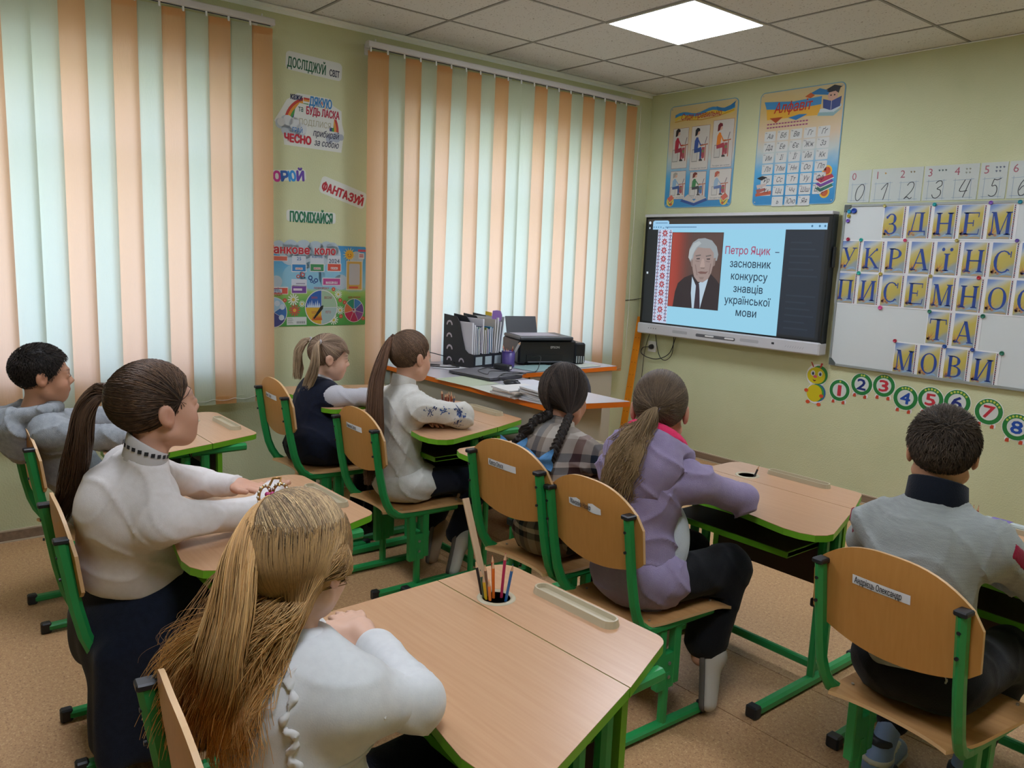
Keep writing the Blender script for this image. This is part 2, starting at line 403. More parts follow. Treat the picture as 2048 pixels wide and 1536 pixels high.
# windows
M_glass = bpy.data.materials.new('window_glass'); M_glass.use_nodes = True
nt = M_glass.node_tree; n = nt.nodes; l = nt.links; n.clear()
o_ = n.new('ShaderNodeOutputMaterial'); t_ = n.new('ShaderNodeBsdfTransparent'); g_ = n.new('ShaderNodeBsdfGlossy'); g_.inputs['Roughness'].default_value = .02
mx = n.new('ShaderNodeMixShader'); mx.inputs[0].default_value = 0.08
l.new(t_.outputs[0], mx.inputs[1]); l.new(g_.outputs[0], mx.inputs[2]); l.new(mx.outputs[0], o_.inputs[0])
for k, (y0, y1, z0, z1) in enumerate(WIN):
    wn = thing('window_%d' % (k+1), None, None, (0, 0, 0), kind='structure')
    f = MB(); X = -0.22; tr = 1.86 if k else 1.90; zc = z0+.02
    for yy in (y0+.03, y1-.03): f.box((X, yy, (z0+z1)/2), (.07, .06, z1-z0))
    for zz in (z0+.03, z1-.03, tr): f.box((X, (y0+y1)/2, zz), (.07, y1-y0, .07 if zz == tr else .06))
    ym = [y0+(y1-y0)*q for q in ((.34, .67) if k == 0 else (.34, .67))]
    for yy in ym: f.box((X, yy, (z0+z1)/2), (.07, .08, z1-z0))
    f.build('window_frame', M_white, wn)
    e = [y0+.06]+[v for yy in ym for v in (yy-.04, yy+.04)]+[y1-.06]
    for a, b in zip(e[::2], e[1::2]):
        for c, d in ((z0+.06, tr-.035), (tr+.035, z1-.06)):
            MB().box((X, (a+b)/2, (c+d)/2), (.006, b-a, d-c)).build('window_pane', M_glass, wn)
    MB().box((-0.075, (y0+y1)/2, z0-.006), (.19, y1-y0+.02, .025), bev=.004).box((0.01, (y0+y1)/2, z0-.006), (.05, y1-y0+.14, .025), bev=.004).build('window_sill', M_white, wn)
# ================================================================ vertical blinds
def slat_mat(name, c, tcol):
    m = bpy.data.materials.new(name); m.use_nodes = True; n = m.node_tree.nodes; l = m.node_tree.links; n.clear()
    o = n.new('ShaderNodeOutputMaterial'); d = n.new('ShaderNodeBsdfDiffuse'); t = n.new('ShaderNodeBsdfTranslucent'); mx = n.new('ShaderNodeMixShader')
    d.inputs[0].default_value = srgb(c); t.inputs[0].default_value = srgb(tcol); mx.inputs[0].default_value = 0.42
    tc = n.new('ShaderNodeTexCoord'); mp = n.new('ShaderNodeMapping'); mp.inputs['Scale'].default_value = (160, 160, 30)
    nz = n.new('ShaderNodeTexNoise'); nz.inputs['Scale'].default_value = 1; nz.inputs['Detail'].default_value = 2
    bp = n.new('ShaderNodeBump'); bp.inputs['Strength'].default_value = .35; bp.inputs['Distance'].default_value = .004
    l.new(tc.outputs['Object'], mp.inputs[0]); l.new(mp.outputs[0], nz.inputs['Vector']); l.new(nz.outputs['Fac'], bp.inputs['Height'])
    l.new(bp.outputs[0], d.inputs['Normal']); l.new(d.outputs[0], mx.inputs[1]); l.new(t.outputs[0], mx.inputs[2]); l.new(mx.outputs[0], o.inputs[0])
    return m
M_or = slat_mat('orange_slat_cloth', 'd29d62', 'e0c4b8'); M_gr = slat_mat('pale_green_slat_cloth', 'bcc09e', 'cbd3d6')
M_chain = mat('bead_chain', 'c9c6bd', 0.4)
def blind(yR, label, skew={}):
    t = thing('vertical_blind', label, 'blind', (0.0, 0, 0))
    n = 20; p = 2.2/n; yL = yR-2.2; X = 0.115
    pat = 'OGOGOGOGOGGOGOGOGOGO'
    MB().box((X, (yL+yR)/2, 2.594), (.044, 2.24, .034), bev=.004).build('headrail', mat('rail_white', 'c4c1bd', .4), t)
    MB().box((X, (yL+yR)/2, 2.5765), (.010, 2.2, .003)).build('rail_slot', mat('black_slot', '1c1c1e', .6), t)
    b = MB()
    for yy in (yL+.04, (yL+yR)/2, yR-.04):
        b.box((X/2, yy, 2.612), (X, .03, .005)).box((.003, yy, 2.59), (.006, .03, .06)).cyl((X-.01, yy, 2.61), (X-.01, yy, 2.63), .004)
    b.build('wall_bracket', M_white, t)
    z1, z0 = 2.562, 0.605
    rnd = random.Random(3)
    for i in range(n):
        yc = yL+p*(i+.5); a = math.radians(9+rnd.uniform(-2.5, 2.5)); w = .064
        dx, dy = math.sin(a)*w, math.cos(a)*w
        N = 4; q = []
        for k in range(N+1):
            s = -1+2*k/N; bulge = .004*(1-s*s)
            q.append((X+dx*s+bulge, yc+dy*s))
        zz = [z0, z0+.045, z1-.02, z1]
        sk = rnd.uniform(-.004, .004)+skew.get(i, 0)
        vs = [(x, y+(sk if z < 1 else 0), z) for z in zz for x, y in q]
        fs = [(r*(N+1)+k, r*(N+1)+k+1, (r+1)*(N+1)+k+1, (r+1)*(N+1)+k) for r in range(3) for k in range(N)]
        c = pat[i]
        s = MB().add(vs, fs, None, True).build('slat', M_or if c == 'O' else M_gr, t, 'orange cloth slat' if c == 'O' else 'pale green cloth slat')
        MB().box((X+.010, yc-p*.5, 2.570), (.008, .010, .034), bev=.002).build('slat_hanger', M_white, t)
        hm = MB().add([(x+.0015, y, z) for z in (z1-.035, z1) for x, y in q], [(k, k+1, N+2+k, N+1+k) for k in range(N)], None, True).build('top_hem', M_or if pat[i] == 'O' else M_gr, None)
        hm.parent = s
        pk = MB().box((X+.004, yc, z0+.022), (.002, .105, .04), ).build('weight_pocket', M_or if c == 'O' else M_gr, s)
        pts = [(X+.012, yc-p/2+p*u, z0+.03-.010*math.sin(math.pi*u)) for u in (0, .2, .4, .6, .8, 1)]
        MB().tube(pts, .0012, 4).build('link_chain', M_chain, t)
    return t
blind(-3.085, 'floor-length vertical blind with orange and pale green slats, left of the sticker wall')
b2 = blind(-0.302, 'vertical blind with orange and pale green slats behind the printer and teacher desk', {4: -.030})
pts = [(0.15, -0.285+.003*math.sin(i), 2.57-.1*i) for i in range(19)]
MB().tube(pts, .0018, 5).build('pull_cord', M_chain, b2)
# ================================================================ furniture
M_top = mat('beech_laminate', 'c39a75', 0.30, noise='b98e69', scale=(5, 110, 5), amt=0.25, spec=0.45)
M_lime = mat('lime_edge', '6aac24', 0.35)
M_green = mat('green_paint', '238c49', 0.38)
M_cap = mat('black_cap', '1a1c20', 0.45)
M_brown = mat('brown_board', '4b342b', 0.6)
M_beige = mat('beige_plastic', 'b5aa8e', 0.35)
M_ply = mat('birch_veneer', 'bd8748', 0.36, noise='b27c3e', scale=(90, 5, 12), amt=0.3, spec=0.4)
M_plyseat = mat('birch_veneer_seat', 'bd905e', 0.33, noise='ad7f4b', scale=(5, 60, 5), amt=0.2, spec=0.4)
M_plyedge = mat('plywood_edge', 'd2ac7c', 0.5)
M_screw = mat('steel', 'b5b5b0', 0.3, metal=0.9)
M_paper = mat('white_paper', 'd9dadb', 0.7)
def desk(label, x, y, h=0.64, rz=0.0, splay=0.32, mirror=False, tray=True, group=None):
    t = thing('school_desk', label, 'desk', (x, y, 0), rz)
    sg = -1 if mirror else 1
    fx = lambda p: [(sg*a+(0.56 if mirror else 0), b) for a, b in p]
    def fix(p):
        p = fx(p); return p if poly_area(p) > 0 else p[::-1]
    R = lambda yy: 0.56-splay*yy
    th = 0.022; z1, z0 = h, h-th; H = 0.217
    def arc(cx, cy, r, a0, a1, n=5): return [(cx+r*math.cos(math.radians(a0+(a1-a0)*i/n)), cy+r*math.sin(math.radians(a0+(a1-a0)*i/n))) for i in range(n+1)]
    front = arc(.055, -.055, .055, 180, 90)+arc(.515, -.045, .045, 90, 15)+[(R(-H), -H), (0, -H)]
    near = [(0, -H-.003), (R(-H), -H-.003), (R(-.52), -.52)]+[(R(-.52)-.004, -.552), (R(-.52)-.025, -.583), (R(-.52)-.065, -.602), (R(-.52)-.12, -.606)]
    xe = R(-.52)-.12
    near += [(xe-(xe-.14)*k/8, -.606+.034*math.sin(math.pi*k/8)**1.3) for k in range(1, 9)]+[(.06, -.602), (.02, -.585), (.003, -.56)]
    hc, hr = (.165, -.165), .037
    hole = [(hc[0]+hr*math.sin(2*math.pi*i/20), hc[1]+hr*math.cos(2*math.pi*i/20)) for i in range(21)]
    # top sheets: thin laminate over lime edged board; the hole is cut as a keyhole
    def key(pts):
        i = 6
        p = pts[:i]+[(hc[0]-.0, 0.0)]+hole+[(hc[0]+.0, 0.0)]+pts[i:]
        return p
    cupy = not mirror
    fr = key(front) if cupy else front
    f = fix(fr)
    b1 = MB(); b1.prism(fix(fr), z1-.0015, z1); o1 = b1.build('front_panel', M_top, t)
    MB().prism(fix(fr), z0, z1-.0015).build('edge_band', M_lime, o1)
    n2 = fix(near)
    o2 = MB().prism(n2, z1-.0015, z1).build('desktop', M_top, t)
    MB().prism(n2, z0, z1-.0015).build('edge_band', M_lime, o2)
    if cupy:
        c = (hc[0], hc[1], z1)
        o = MB().lathe([(.0335, -.06), (.0335, .0005), (.0365, .0030), (.045, .0025), (.047, .0003)], 28, c).build('cup_ring', M_beige, t)
        MB().prism(circ(hc[0], hc[1], .0335, 24), z1-.064, z1-.06).build('cup_bottom', mat('cup_floor', 'a39a78', .6), o)
    if tray:
        cx, cy = ((.315, -.052) if not mirror else (.245, -.052)); L, W = .128, .021
        def stad(l, w, n=8): return [(cx+l-w+w*math.cos(math.radians(-90+180*i/n)), cy+w*math.sin(math.radians(-90+180*i/n))) for i in range(n+1)]+[(cx-l+w+w*math.cos(math.radians(90+180*i/n)), cy+w*math.sin(math.radians(90+180*i/n))) for i in range(n+1)]
        rings = [(stad(L+.004, W+.004), z1), (stad(L, W), z1+.016), (stad(L-.004, W-.004), z1+.016), (stad(L-.006, W-.007), z1+.006), (stad(L-.03, W-.016), z1+.005)]
        k = len(rings[0][0]); vs = [(a, b, z) for r, z in rings for a, b in r]
        fs = [(i*k+j, i*k+(j+1) % k, (i+1)*k+(j+1) % k, (i+1)*k+j) for i in range(4) for j in range(k)]+[tuple(range(4*k, 5*k))]
        MB().add(vs, fs, None, False).build('pen_tray', M_beige, t)
    # frame
    xl, xr = (.045, .585)
    for xx in (xl, xr):
        X = sg*xx+(0.56 if mirror else 0)
        MB().bar([(X, -.07, z0-.016), (X, -.50, z0-.016)], .03, .028, up=(0, 0, 1)).build('top_rail', M_green, t)
        for yy in (-.235, -.31):
            c = MB().bar([(X, yy, h-.33), (X, yy, z0-.03)], .032, .032, up=(0, 1, 0)).build('leg', M_green, t)
            MB().bar([(X, yy, .03), (X, yy, h-.33)], .024, .024, up=(0, 1, 0)).build('inner_leg', M_green, c)
            MB().box((X, yy, h-.33), (.04, .04, .03), bev=.004).build('collar', M_cap, c)
        ft = MB().bar([(X, -.03, .022), (X, -.63, .022)], .036, .036, up=(0, 0, 1)).build('foot', M_green, t)
        MB().box((X, -.645, .022), (.042, .035, .042), bev=.005).box((X, -.018, .022), (.042, .03, .042), bev=.005).build('foot_cap', M_cap, ft)
    xa, xb = (sg*xl+(0.56 if mirror else 0)), (sg*xr+(0.56 if mirror else 0)); xm, xw = (xa+xb)/2, abs(xb-xa)
    MB().bar([(xa, -.27, .06), (xb, -.27, .06)], .022, .03, up=(0, 0, 1)).build('crossbar', M_green, t)
    p = MB().box((xm, -.175, h-.19), (xw-.04, .014, .27)).build('modesty_panel', M_brown, t)
    MB().box((xm-xw/2+.012, -.175, h-.19), (.024, .018, .274)).box((xm+xw/2-.012, -.175, h-.19), (.024, .018, .274)).build('edge_strip', M_lime, p)
    s = MB().box((xm, -.355, h-.125), (xw-.035, .29, .014)).build('shelf', M_brown, t)
    MB().box((xm, -.502, h-.125), (xw-.035, .006, .02)).box((xm+xw/2-.02, -.355, h-.125), (.005, .29, .02)).build('edge_strip', M_lime, s)
    MB().tube([(xb+.016+.005*0, -.30, h-.035), (xb+.03, -.30, h-.05), (xb+.04, -.30, h-.045), (xb+.045, -.30, h-.03)], .0025, 6).build('bag_hook', M_cap, t)
    return t
def chair(label, x, y, ztop=.745, rz=0.0, sc=1.0, tagtext=None, torn=False):
    t = thing('school_chair', label, 'chair', (x, y, 0), rz)
    hs = ztop-.365                                   # seat height
    for s in (-1, 1):
        X = s*.172*sc
        path = [(X, 0, ztop-.012), (X, .028, hs+.17), (X, .045, hs+.09), (X*.985, .062, hs+.045), (X*.96, .085, hs+.008), (X*.93, .115, hs-.014), (X*.91, .15, hs-.022), (X*.91, .42, hs-.022)]
        p = MB().bar(path, .034, .024, up=(1, 0, 0), rd=.38, smooth=False).build('back_post', M_green, t)
        MB().box((X, 0, ztop-.006), (.030, .038, .013), bev=.003).build('post_cap', M_cap, p)
        q = MB()
        for zz in (ztop-.05, ztop-.11): q.cyl((X, -.0175+(ztop-zz)*.08, zz), (X, -.0125+(ztop-zz)*.08, zz), .0045, n=8)
        q.build('screw', M_cap, p)
        lx = s*.150*sc
        l = MB().box((lx, .195, (hs-.03+hs-.235)/2), (.028, .030, .205), bev=.003).box((lx, .262, (hs-.03+hs-.225)/2), (.028, .030, .195), bev=.003).box((lx, .229, hs-.175), (.024, .05, .115)).build('leg_sleeve', M_green, t)
        MB().cyl((lx+s*.012, .229, hs-.15), (lx+s*.0155, .229, hs-.15), .006, n=8).cyl((lx+s*.012, .229, hs-.195), (lx+s*.0155, .229, hs-.195), .006, n=8).build('bolt', M_screw, l)
        MB().bar([(lx, .225, .03), (lx, .225, hs-.18)], .027, .027, up=(0, 1, 0)).build('leg', M_green, t)
        f = MB().bar([(lx, .035, .021), (lx, .41, .021)], .024, .034, up=(1, 0, 0)).build('foot', M_green, t)
        MB().box((lx, .026, .021), (.03, .034, .041), bev=.005).box((lx, .42, .021), (.03, .034, .041), bev=.005).build('foot_cap', M_cap, f)
    MB().bar([(-.15*sc, .20, hs-.05), (.15*sc, .20, hs-.05)], .022, .022).bar([(-.15*sc, .36, hs-.03), (.15*sc, .36, hs-.03)], .022, .018).build('stretcher', M_green, t)
    # backrest
    def sheet(fn, nu, nv, th, nrm):
        top = [fn(-1+2*i/nu, -1+2*j/nv) for j in range(nv+1) for i in range(nu+1)]
        bot = [(a+nrm[0]*th, b+nrm[1]*th, c+nrm[2]*th) for a, b, c in top]
        N = (nu+1)*(nv+1); f = []
        for j in range(nv):
            for i in range(nu):
                a = j*(nu+1)+i; f += [(a, a+1, a+nu+2, a+nu+1), (N+a, N+a+nu+1, N+a+nu+2, N+a+1)]
        ring = [i for i in range(nu)]+[j*(nu+1)+nu for j in range(nv)]+[nv*(nu+1)+i for i in range(nu, 0, -1)]+[j*(nu+1) for j in range(nv, 0, -1)]
        e = [(ring[k-1], N+ring[k-1], N+ring[k], ring[k]) for k in range(len(ring))]
        return top+bot, f, e
    def bk(u, v):
        au = abs(u); X = u*.205*sc
        top = ztop+.062-.085*au**2.6-.05*max(0, au-.9)**1*4*au
        bot = ztop-.200+.045*au**2+.10*max(0, au-.88)
        z = bot+(top-bot)*(v+1)/2
        yb = .020+.030*max(0, (ztop-z))/.25 - .018*(1-u*u)
        return (X, yb, z)
    vs, f, e = sheet(bk, 20, 8, .009, (0, 1, 0))
    b = MB().add(vs, f, None, True).build('backrest', M_ply, t)
    MB().add(vs, e, None, False).build('ply_edge', M_plyedge, b)
    def st(u, v):
        au = abs(u); w = (.178+.012*v)*sc
        cor = max(0, -v-.55)**2*.55+max(0, v-.8)**2*.9
        X = u*(w-w*cor*.9*au)
        Y = .29+.195*v-.03*max(0, -v)**3*au**2*1.3
        Z = hs-.010*math.cos(u*1.5)*(1-max(0, v))-.035*max(0, v-.62)**1.6*2.4+.012*max(0, -v-.5)
        return (X, Y, Z)
    vs, f, e = sheet(st, 14, 16, -.010, (0, 0, 1))
    s = MB().add(vs, f, None, True).build('seat', M_plyseat, t)
    MB().add(vs, e, None, False).build('ply_edge', M_plyedge, s)
    q = MB()
    for a in (-.14, .14):
        for c in (.15, .43): q.prism(circ(a*sc, c, .004, 8), hs-.004, hs+.0025)
    q.build('screw', M_screw, s)
    if tagtext is not None:
        n = 8; w, hh = .072, .0115; cz = ztop-.026; cx = -.018
        def yv(u, z):
            au = abs(u); top = ztop+.062-.085*au**2.6-.05*max(0, au-.9)*4*au; bot = ztop-.200+.045*au**2+.10*max(0, au-.88)
            return bk(u, 2*(z-bot)/(top-bot)-1)[1]
        vv = [((cx-w+2*w*i/n)*sc, yv((cx-w+2*w*i/n)/.205, z)-.0010, z) for i in range(n+1) for z in (cz-hh, cz+hh)]
        if torn: vv = [(a, b_, c+(.004*math.sin(a*90) if k % 2 else -.002*math.sin(a*70))) for k, (a, b_, c) in enumerate(vv)]
        g = MB().add(vv, [(2*i, 2*i+2, 2*i+3, 2*i+1) for i in range(n) if not (torn and i in (3, 4))]).build('name_tag', M_paper, t, 'white paper name strip')
        vs, fs = text_mesh(tagtext, 0, 'LEFT'); wd_ = max(v[0] for v in vs); fit = min(.118, .0068*len(tagtext)); s_ = .021
        for dx_ in (0, .0006): MB().add([((cx-w+.006+dx_+a/wd_*fit)*sc, yv((cx-w+.006+a/wd_*fit)/.205, cz)-.0022, cz-.007+bb*s_) for a, bb in vs], fs).build('lettering', mat('ink_202428', '202428', .7), g)
    return t
D = {}
D['near'] = desk('beech desk with a cup of colouring pencils, nearest the camera', 2.775, -3.545, .64, math.radians(2))
D['white'] = desk('beech desk with empty cup hole under the plain white blouse sleeves', 1.695, -3.645, .64, math.radians(1))
D['gray'] = desk('beech desk by the window wall in front of the grey hoodie', .60, -3.575, .67)
D['lilac'] = desk('beech desk with one dark pencil in its cup, in front of the lilac hoodie', 2.43, -2.03, .64)
D['plaid'] = desk('beech desk with lime edge in front of the child in the checked shirt', 1.875, -2.50, .70)
D['emb'] = desk('beech desk with lime edge under the embroidered sleeves, against the teacher desk', 1.01, -2.47, .70)
D['pig'] = desk('beech desk by the sticker wall in front of the navy pinafore', .40, -2.56, .70, splay=.28, mirror=True)
D['boy'] = desk('beech desk under the red-striped grey sleeve, at the right', 3.215, -1.965, .64)
chair('wooden chair with green frame, torn name strip, under the child in the lilac hoodie', 2.73, -3.20, .745, math.radians(-2), tagtext='Манохіна Назар', torn=True)
chair('wooden chair with green frame and long name strip under the grey sweater', 3.557, -3.045, .742, math.radians(-4), tagtext='Андрієць Олександр')
chair('wooden chair with green frame under the girl with embroidered sleeves', 1.40, -3.262, .735, math.radians(-1), tagtext='Романюк Злата')
chair('wooden chair with green frame and paper strip behind the checked shirt', 2.36, -3.225, .785, math.radians(2), tagtext='Капса Ольга')
chair('green-framed wooden chair by the sticker wall under the navy pinafore', .82, -3.385, .785, math.radians(-3), tagtext='Вовк Таїсія')
chair('green-framed wooden chair at far left under the grey hoodie', .985, -4.41, .71, math.radians(0))
chair('green-framed wooden chair under the long navy skirt', 1.945, -4.470, .685, math.radians(-3))
chair('green-framed wooden chair in the bottom left corner under the blonde girl', 3.235, -4.535, .745, math.radians(-6))
# ---------------------------------------------------------------- pencils
def pencil(label, p0, p1, col, group=None, wood='c79f78', r=.0037, cat='pencil'):
    p0, p1 = Vector(p0), Vector(p1); L = (p1-p0).length; d = (p1-p0).normalized()
    q = d.to_track_quat('Z', 'Y').to_matrix().to_4x4(); q.translation = p0
    t = thing('pencil', label, cat, M=q, group=group)
    m = mat('lacquer_'+col, col, .3)
    MB().tube([(0, 0, 0), (0, 0, L-.018)], r, 6, smooth=False).build('pencil_body', m, t)
    MB().tube([(0, 0, L-.018), (0, 0, L-.004)], [r, r*.3], 8, cap=False).build('sharpened_tip', mat('bare_wood', 'c8a07c', .6), t)
    MB().tube([(0, 0, L-.004), (0, 0, L)], [r*.3, r*.05], 6).build('pencil_lead', m, t)
    return t
def dl(name, x, y, z):          # a point in a desk's own frame
    return D[name].matrix_world @ Vector((x, y, z))
bpy.context.view_layer.update()
cols = [('1b1d22', 'black', -.030, -.020, .085), ('2c5240', 'dark green', -.012, -.022, .070), ('c9a818', 'yellow', .0, -.024, .062), ('a4432c', 'rusty red', -.012, .004, .098), ('d96a1c', 'orange', .004, -.006, .092),
        ('e5803a', 'short light orange', .012, -.020, .055), ('b22c54', 'crimson pink', .016, .012, .112), ('1f62a8', 'bright blue', .046, .006, .098), ('7a5a44', 'brown', -.018, -.008, .078)]
for c, nm, ax, ay, up in cols:
    b = dl('near', .165+ax*.3-.002, -.165+ay*.6, .64-.085); e = dl('near', .165+ax*1.25-.012, -.165+ay*1.4, .64+up)
    pencil('%s pencil standing in the cup of the nearest desk' % nm, b, e, c, group='colouring pencils in the nearest desk')
b = dl('near', .150, -.158, .64-.08); e = dl('near', .015, -.150, .64+.205)
t = thing('ruler', 'long bare wooden ruler standing in the pencil cup of the nearest desk', 'ruler', M=(lambda q: (setattr(q, 'translation', b), q)[1])((e-b).to_track_quat('Z', 'X').to_matrix().to_4x4()))
MB().box((0, 0, (e-b).length/2), (.0045, .018, (e-b).length)).build('ruler_body', mat('bare_ruler_wood', 'b89d7d', .6, noise='a88a68', scale=(50, 50, 4), amt=.2), t)
rn = random.Random(5)
for i in range(15):
    a = 2*math.pi*i/15+rn.uniform(-.2, .2); rr = rn.uniform(.004, .024)
    c = rn.choice(['7c3b34', '5a2c2c', '6e4631', '4a3c50', '8a5a48', '3c4a78', '9a4a34'])
    pencil('pencil in the full bunch by the embroidered sleeves', dl('emb', .165+rr*.8*math.cos(a), -.165+rr*.8*math.sin(a), .70-.08), dl('emb', .160+rr*1.5*math.cos(a), -.165+rr*1.5*math.sin(a), .70+.075+rn.uniform(-.008, .012)), c, group='bunch of pencils in the desk by the embroidered sleeves')
pencil('single dark pencil leaning in the desk cup right of the lilac hoodie', dl('lilac', .172, -.17, .64-.07), dl('lilac', .205, -.150, .64+.048), '20242c')
for i, (a, b2_) in enumerate(((.0, .0), (.012, .006), (-.012, .004))):
    pencil('red pencil in the desk cup behind the neck of the grey sweater', dl('boy', .165+a*.6, -.165+b2_, .64-.07), dl('boy', .170+a, -.16+b2_, .64+.085), '8e1f36', group='red pencils in the right desk')
for i in range(4):
    pencil('brownish pencil in the desk cup beyond the girl in the navy pinafore', dl('pig', .165+.012*i-.06, -.10, .70+.003), dl('pig', .16+.018*i-.06, -.10+.004*i, .70+.085+.006*(i % 2)), ['8b6a58', '5e4a44', '7d4b3c', '9a7a66'][i], group='pencils beyond the navy pinafore')
pencil('yellow hexagonal pencil lying on the right edge desk', (3.47, -2.215, .6445), (3.60, -2.265, .6445), 'c88a1a')
t = thing('pen', 'black pen lying beside the yellow pencil on the right edge desk', 'pen', M=Matrix.Translation((3.475, -2.245, .6455)) @ Matrix.Rotation(math.radians(-20), 4, 'Z') @ Matrix.Rotation(math.radians(90), 4, 'Y'))
MB().cyl((0, 0, 0), (0, 0, .105), .005, n=10).build('pen_barrel', M_cap, t); MB().cyl((0, 0, .105), (0, 0, .15), .0056, .0035, n=10).build('pen_cap', M_cap, t)
t = thing('eraser', 'small white eraser on the right edge desk by the red sleeve stripe', 'eraser', (3.575, -2.39, .6415), math.radians(-25))
MB().box((0, 0, .006), (.035, .018, .012), bev=.003).build('eraser_block', M_paper, t)
t = thing('pencil_case', 'clear pencil case with a purple mark behind the right edge desk tray', 'pencil case', (3.44, -1.985, .6405), math.radians(-4))
MB().box((.0, 0, .008), (.15, .035, .016), bev=.005).build('case_body', mat('clear_case', 'a9b3ae', .2), t); MB().box((-.02, -.0005, .0085), (.06, .0355, .0165)).build('purple_mark', mat('purple_mark', '6a5aa0', .5), t)
# ================================================================ teacher desk
M_dtop = mat('grey_white_laminate', 'b0adb4', .25); M_orange = mat('orange_edge', 'dc6c08', .4); M_panel = mat('cream_board', 'a99f8c', .6)
t = thing('teacher_desk', 'L-shaped pale teacher desk with bright orange edges and papers on top', 'desk', (0, 0, 0))
Hd = .765
Lp = [(.10, -2.385), (1.60, -2.385), (1.72, -1.93), (.86, -1.93), (.76, -1.80), (.76, -1.02), (.10, -1.02)]
tp = MB().prism(Lp, Hd-.0015, Hd).build('tabletop', M_dtop, t)
MB().prism(Lp, Hd-.027, Hd-.0015).build('edge_band', M_orange, tp)
MB().box((.83, -2.335, .44), (1.40, .018, .57)).build('modesty_panel', M_panel, t)
MB().box((1.56, -2.15, .37), (.018, .36, .73)).build('side_panel', M_panel, t)
MB().box((.14, -1.75, .37), (.018, 1.2, .73)).build('side_panel', M_panel, t)
MB().box((.74, -1.4, .37), (.018, .7, .73)).build('side_panel', M_panel, t)
def wallthing(name, label, cat, M): return thing(name, label, cat, M=M)
# laptop
t = thing('laptop', 'closed grey laptop on the teacher desk under loose cables', 'laptop', (.745, -2.085, Hd), math.radians(4))
MB().box((0, 0, .009), (.36, .25, .012), bev=.004).build('laptop_base', mat('dark_grey_shell', '3c3c42', .4), t)
MB().box((0, 0, .0185), (.358, .248, .006), bev=.002).build('laptop_lid', mat('grey_shell', '77767c', .35, metal=.3), t)
MB().box((-.15, -.11, .0015), (.02, .02, .003)).box((.15, -.11, .0015), (.02, .02, .003)).box((0, .1, .0015), (.2, .02, .003)).build('rubber_foot', M_cap, t)
t = thing('computer_mouse', 'black computer mouse on papers beside the laptop', 'mouse', (1.075, -2.155, Hd), math.radians(20))
MB().ell((0, 0, .012), (.052, .029, .020), 16, 8).build('mouse_body', mat('mouse_black', '232429', .4), t)
MB().box((.028, 0, .029), (.02, .006, .006), bev=.002).build('scroll_wheel', M_cap, t)
rn = random.Random(12)
M_cable = mat('black_cable', '17181b', .5)
def cable(label, pts, r=.0022, name='cable', m=None):
    P = [Vector(p) for p in pts]; out = []
    for i in range(len(P)-1):
        a, b, c, d = P[max(i-1, 0)], P[i], P[i+1], P[min(i+2, len(P)-1)]
        for k in range(6):
            u = k/6; out.append(.5*((2*b)+(c-a)*u+(2*a-5*b+4*c-d)*u*u+(3*b-3*c+d-a)*u**3))
    out.append(P[-1])
    o = MB().tube(out, r, 6).build(name, m or M_cable); tag(o, label, 'cable'); return o
cz = Hd+.003
cable('thin mouse cable looping over the laptop corner', [(1.03, -2.16, cz+.012), (.97, -2.17, cz+.02), (.93, -2.10, .80), (.97, -2.02, .796), (1.0, -2.05, .80), (.95, -2.13, .797), (.90, -2.06, .80), (.96, -1.98, .80), (.93, -1.95, .80), (.84, -2.0, .798), (.80, -2.09, .80), (.86, -2.16, .795), (.72, -2.12, .795), (.60, -1.93, .79)], .0022)
cable('black power cable heaped between file rack and laptop', [(.15, -2.30, Hd+.004), (.25, -2.17, Hd+.01), (.33, -2.12, Hd+.01), (.26, -2.22, Hd+.012), (.38, -2.15, Hd+.008), (.45, -2.06, Hd+.01), (.36, -2.05, Hd+.012), (.48, -1.95, Hd+.01), (.57, -1.90, Hd+.01), (.52, -1.99, Hd+.015), (.58, -1.86, Hd+.01)], .0035)
cable('black cable arching from the wall to the rack', [(.13, -2.42, .80), (.16, -2.36, .86), (.2, -2.25, .87), (.24, -2.12, .84), (.26, -2.02, .81), (.34, -2.02, .785)], .003)
cable('thin cable curving from pencil cup to desk edge', [(.58, -1.62, Hd+.06), (.66, -1.60, Hd+.08), (.72, -1.66, Hd+.03), (.76, -1.72, Hd+.006), (.78, -1.80, Hd+.006), (.74, -1.88, Hd+.004), (.70, -1.93, Hd+.02)], .0022)
t = thing('power_adapter', 'black laptop power adapter lying behind the laptop', 'adapter', (.60, -1.845, Hd), math.radians(14))
MB().box((0, 0, .02), (.115, .05, .032), bev=.006).build('adapter_body', M_cap, t); MB().box((.058, 0, .02), (.004, .02, .015)).build('adapter_label', M_paper, t)
# papers and notebooks
for k, (x, y, a, w, h_, c) in enumerate(((.86, -2.30, 3, .30, .21, 'a9b39a'), (1.16, -2.31, -6, .28, .20, 'b7bcae'), (1.30, -2.18, 8, .30, .21, 'c9c9ce'), (1.12, -2.04, -4, .30, .21, 'c4c4cb'), (.40, -2.02, 20, .21, .28, 'c9c9ce'), (.62, -1.58, 5, .24, .3, '7f9a98'), (.63, -1.27, 0, .20, .27, 'b9bdb0'))):
    o = MB().box((0, 0, .0009+.0004*k), (w, h_, .0012)).build('paper_sheet', mat('sheet_'+c, c, .7)); o.location = (x, y, Hd); o.rotation_euler = (0, 0, math.radians(a))
    tag(o, ['pale green printed sheet in front of the laptop', 'pale sheet under the notebooks edge', 'white sheet right of the mouse', 'lined white sheet behind the mouse', 'white sheet under the cables near the file rack', 'bluish sheet under the purple pencil cup', 'pale sheet under the black printer'][k], 'paper')
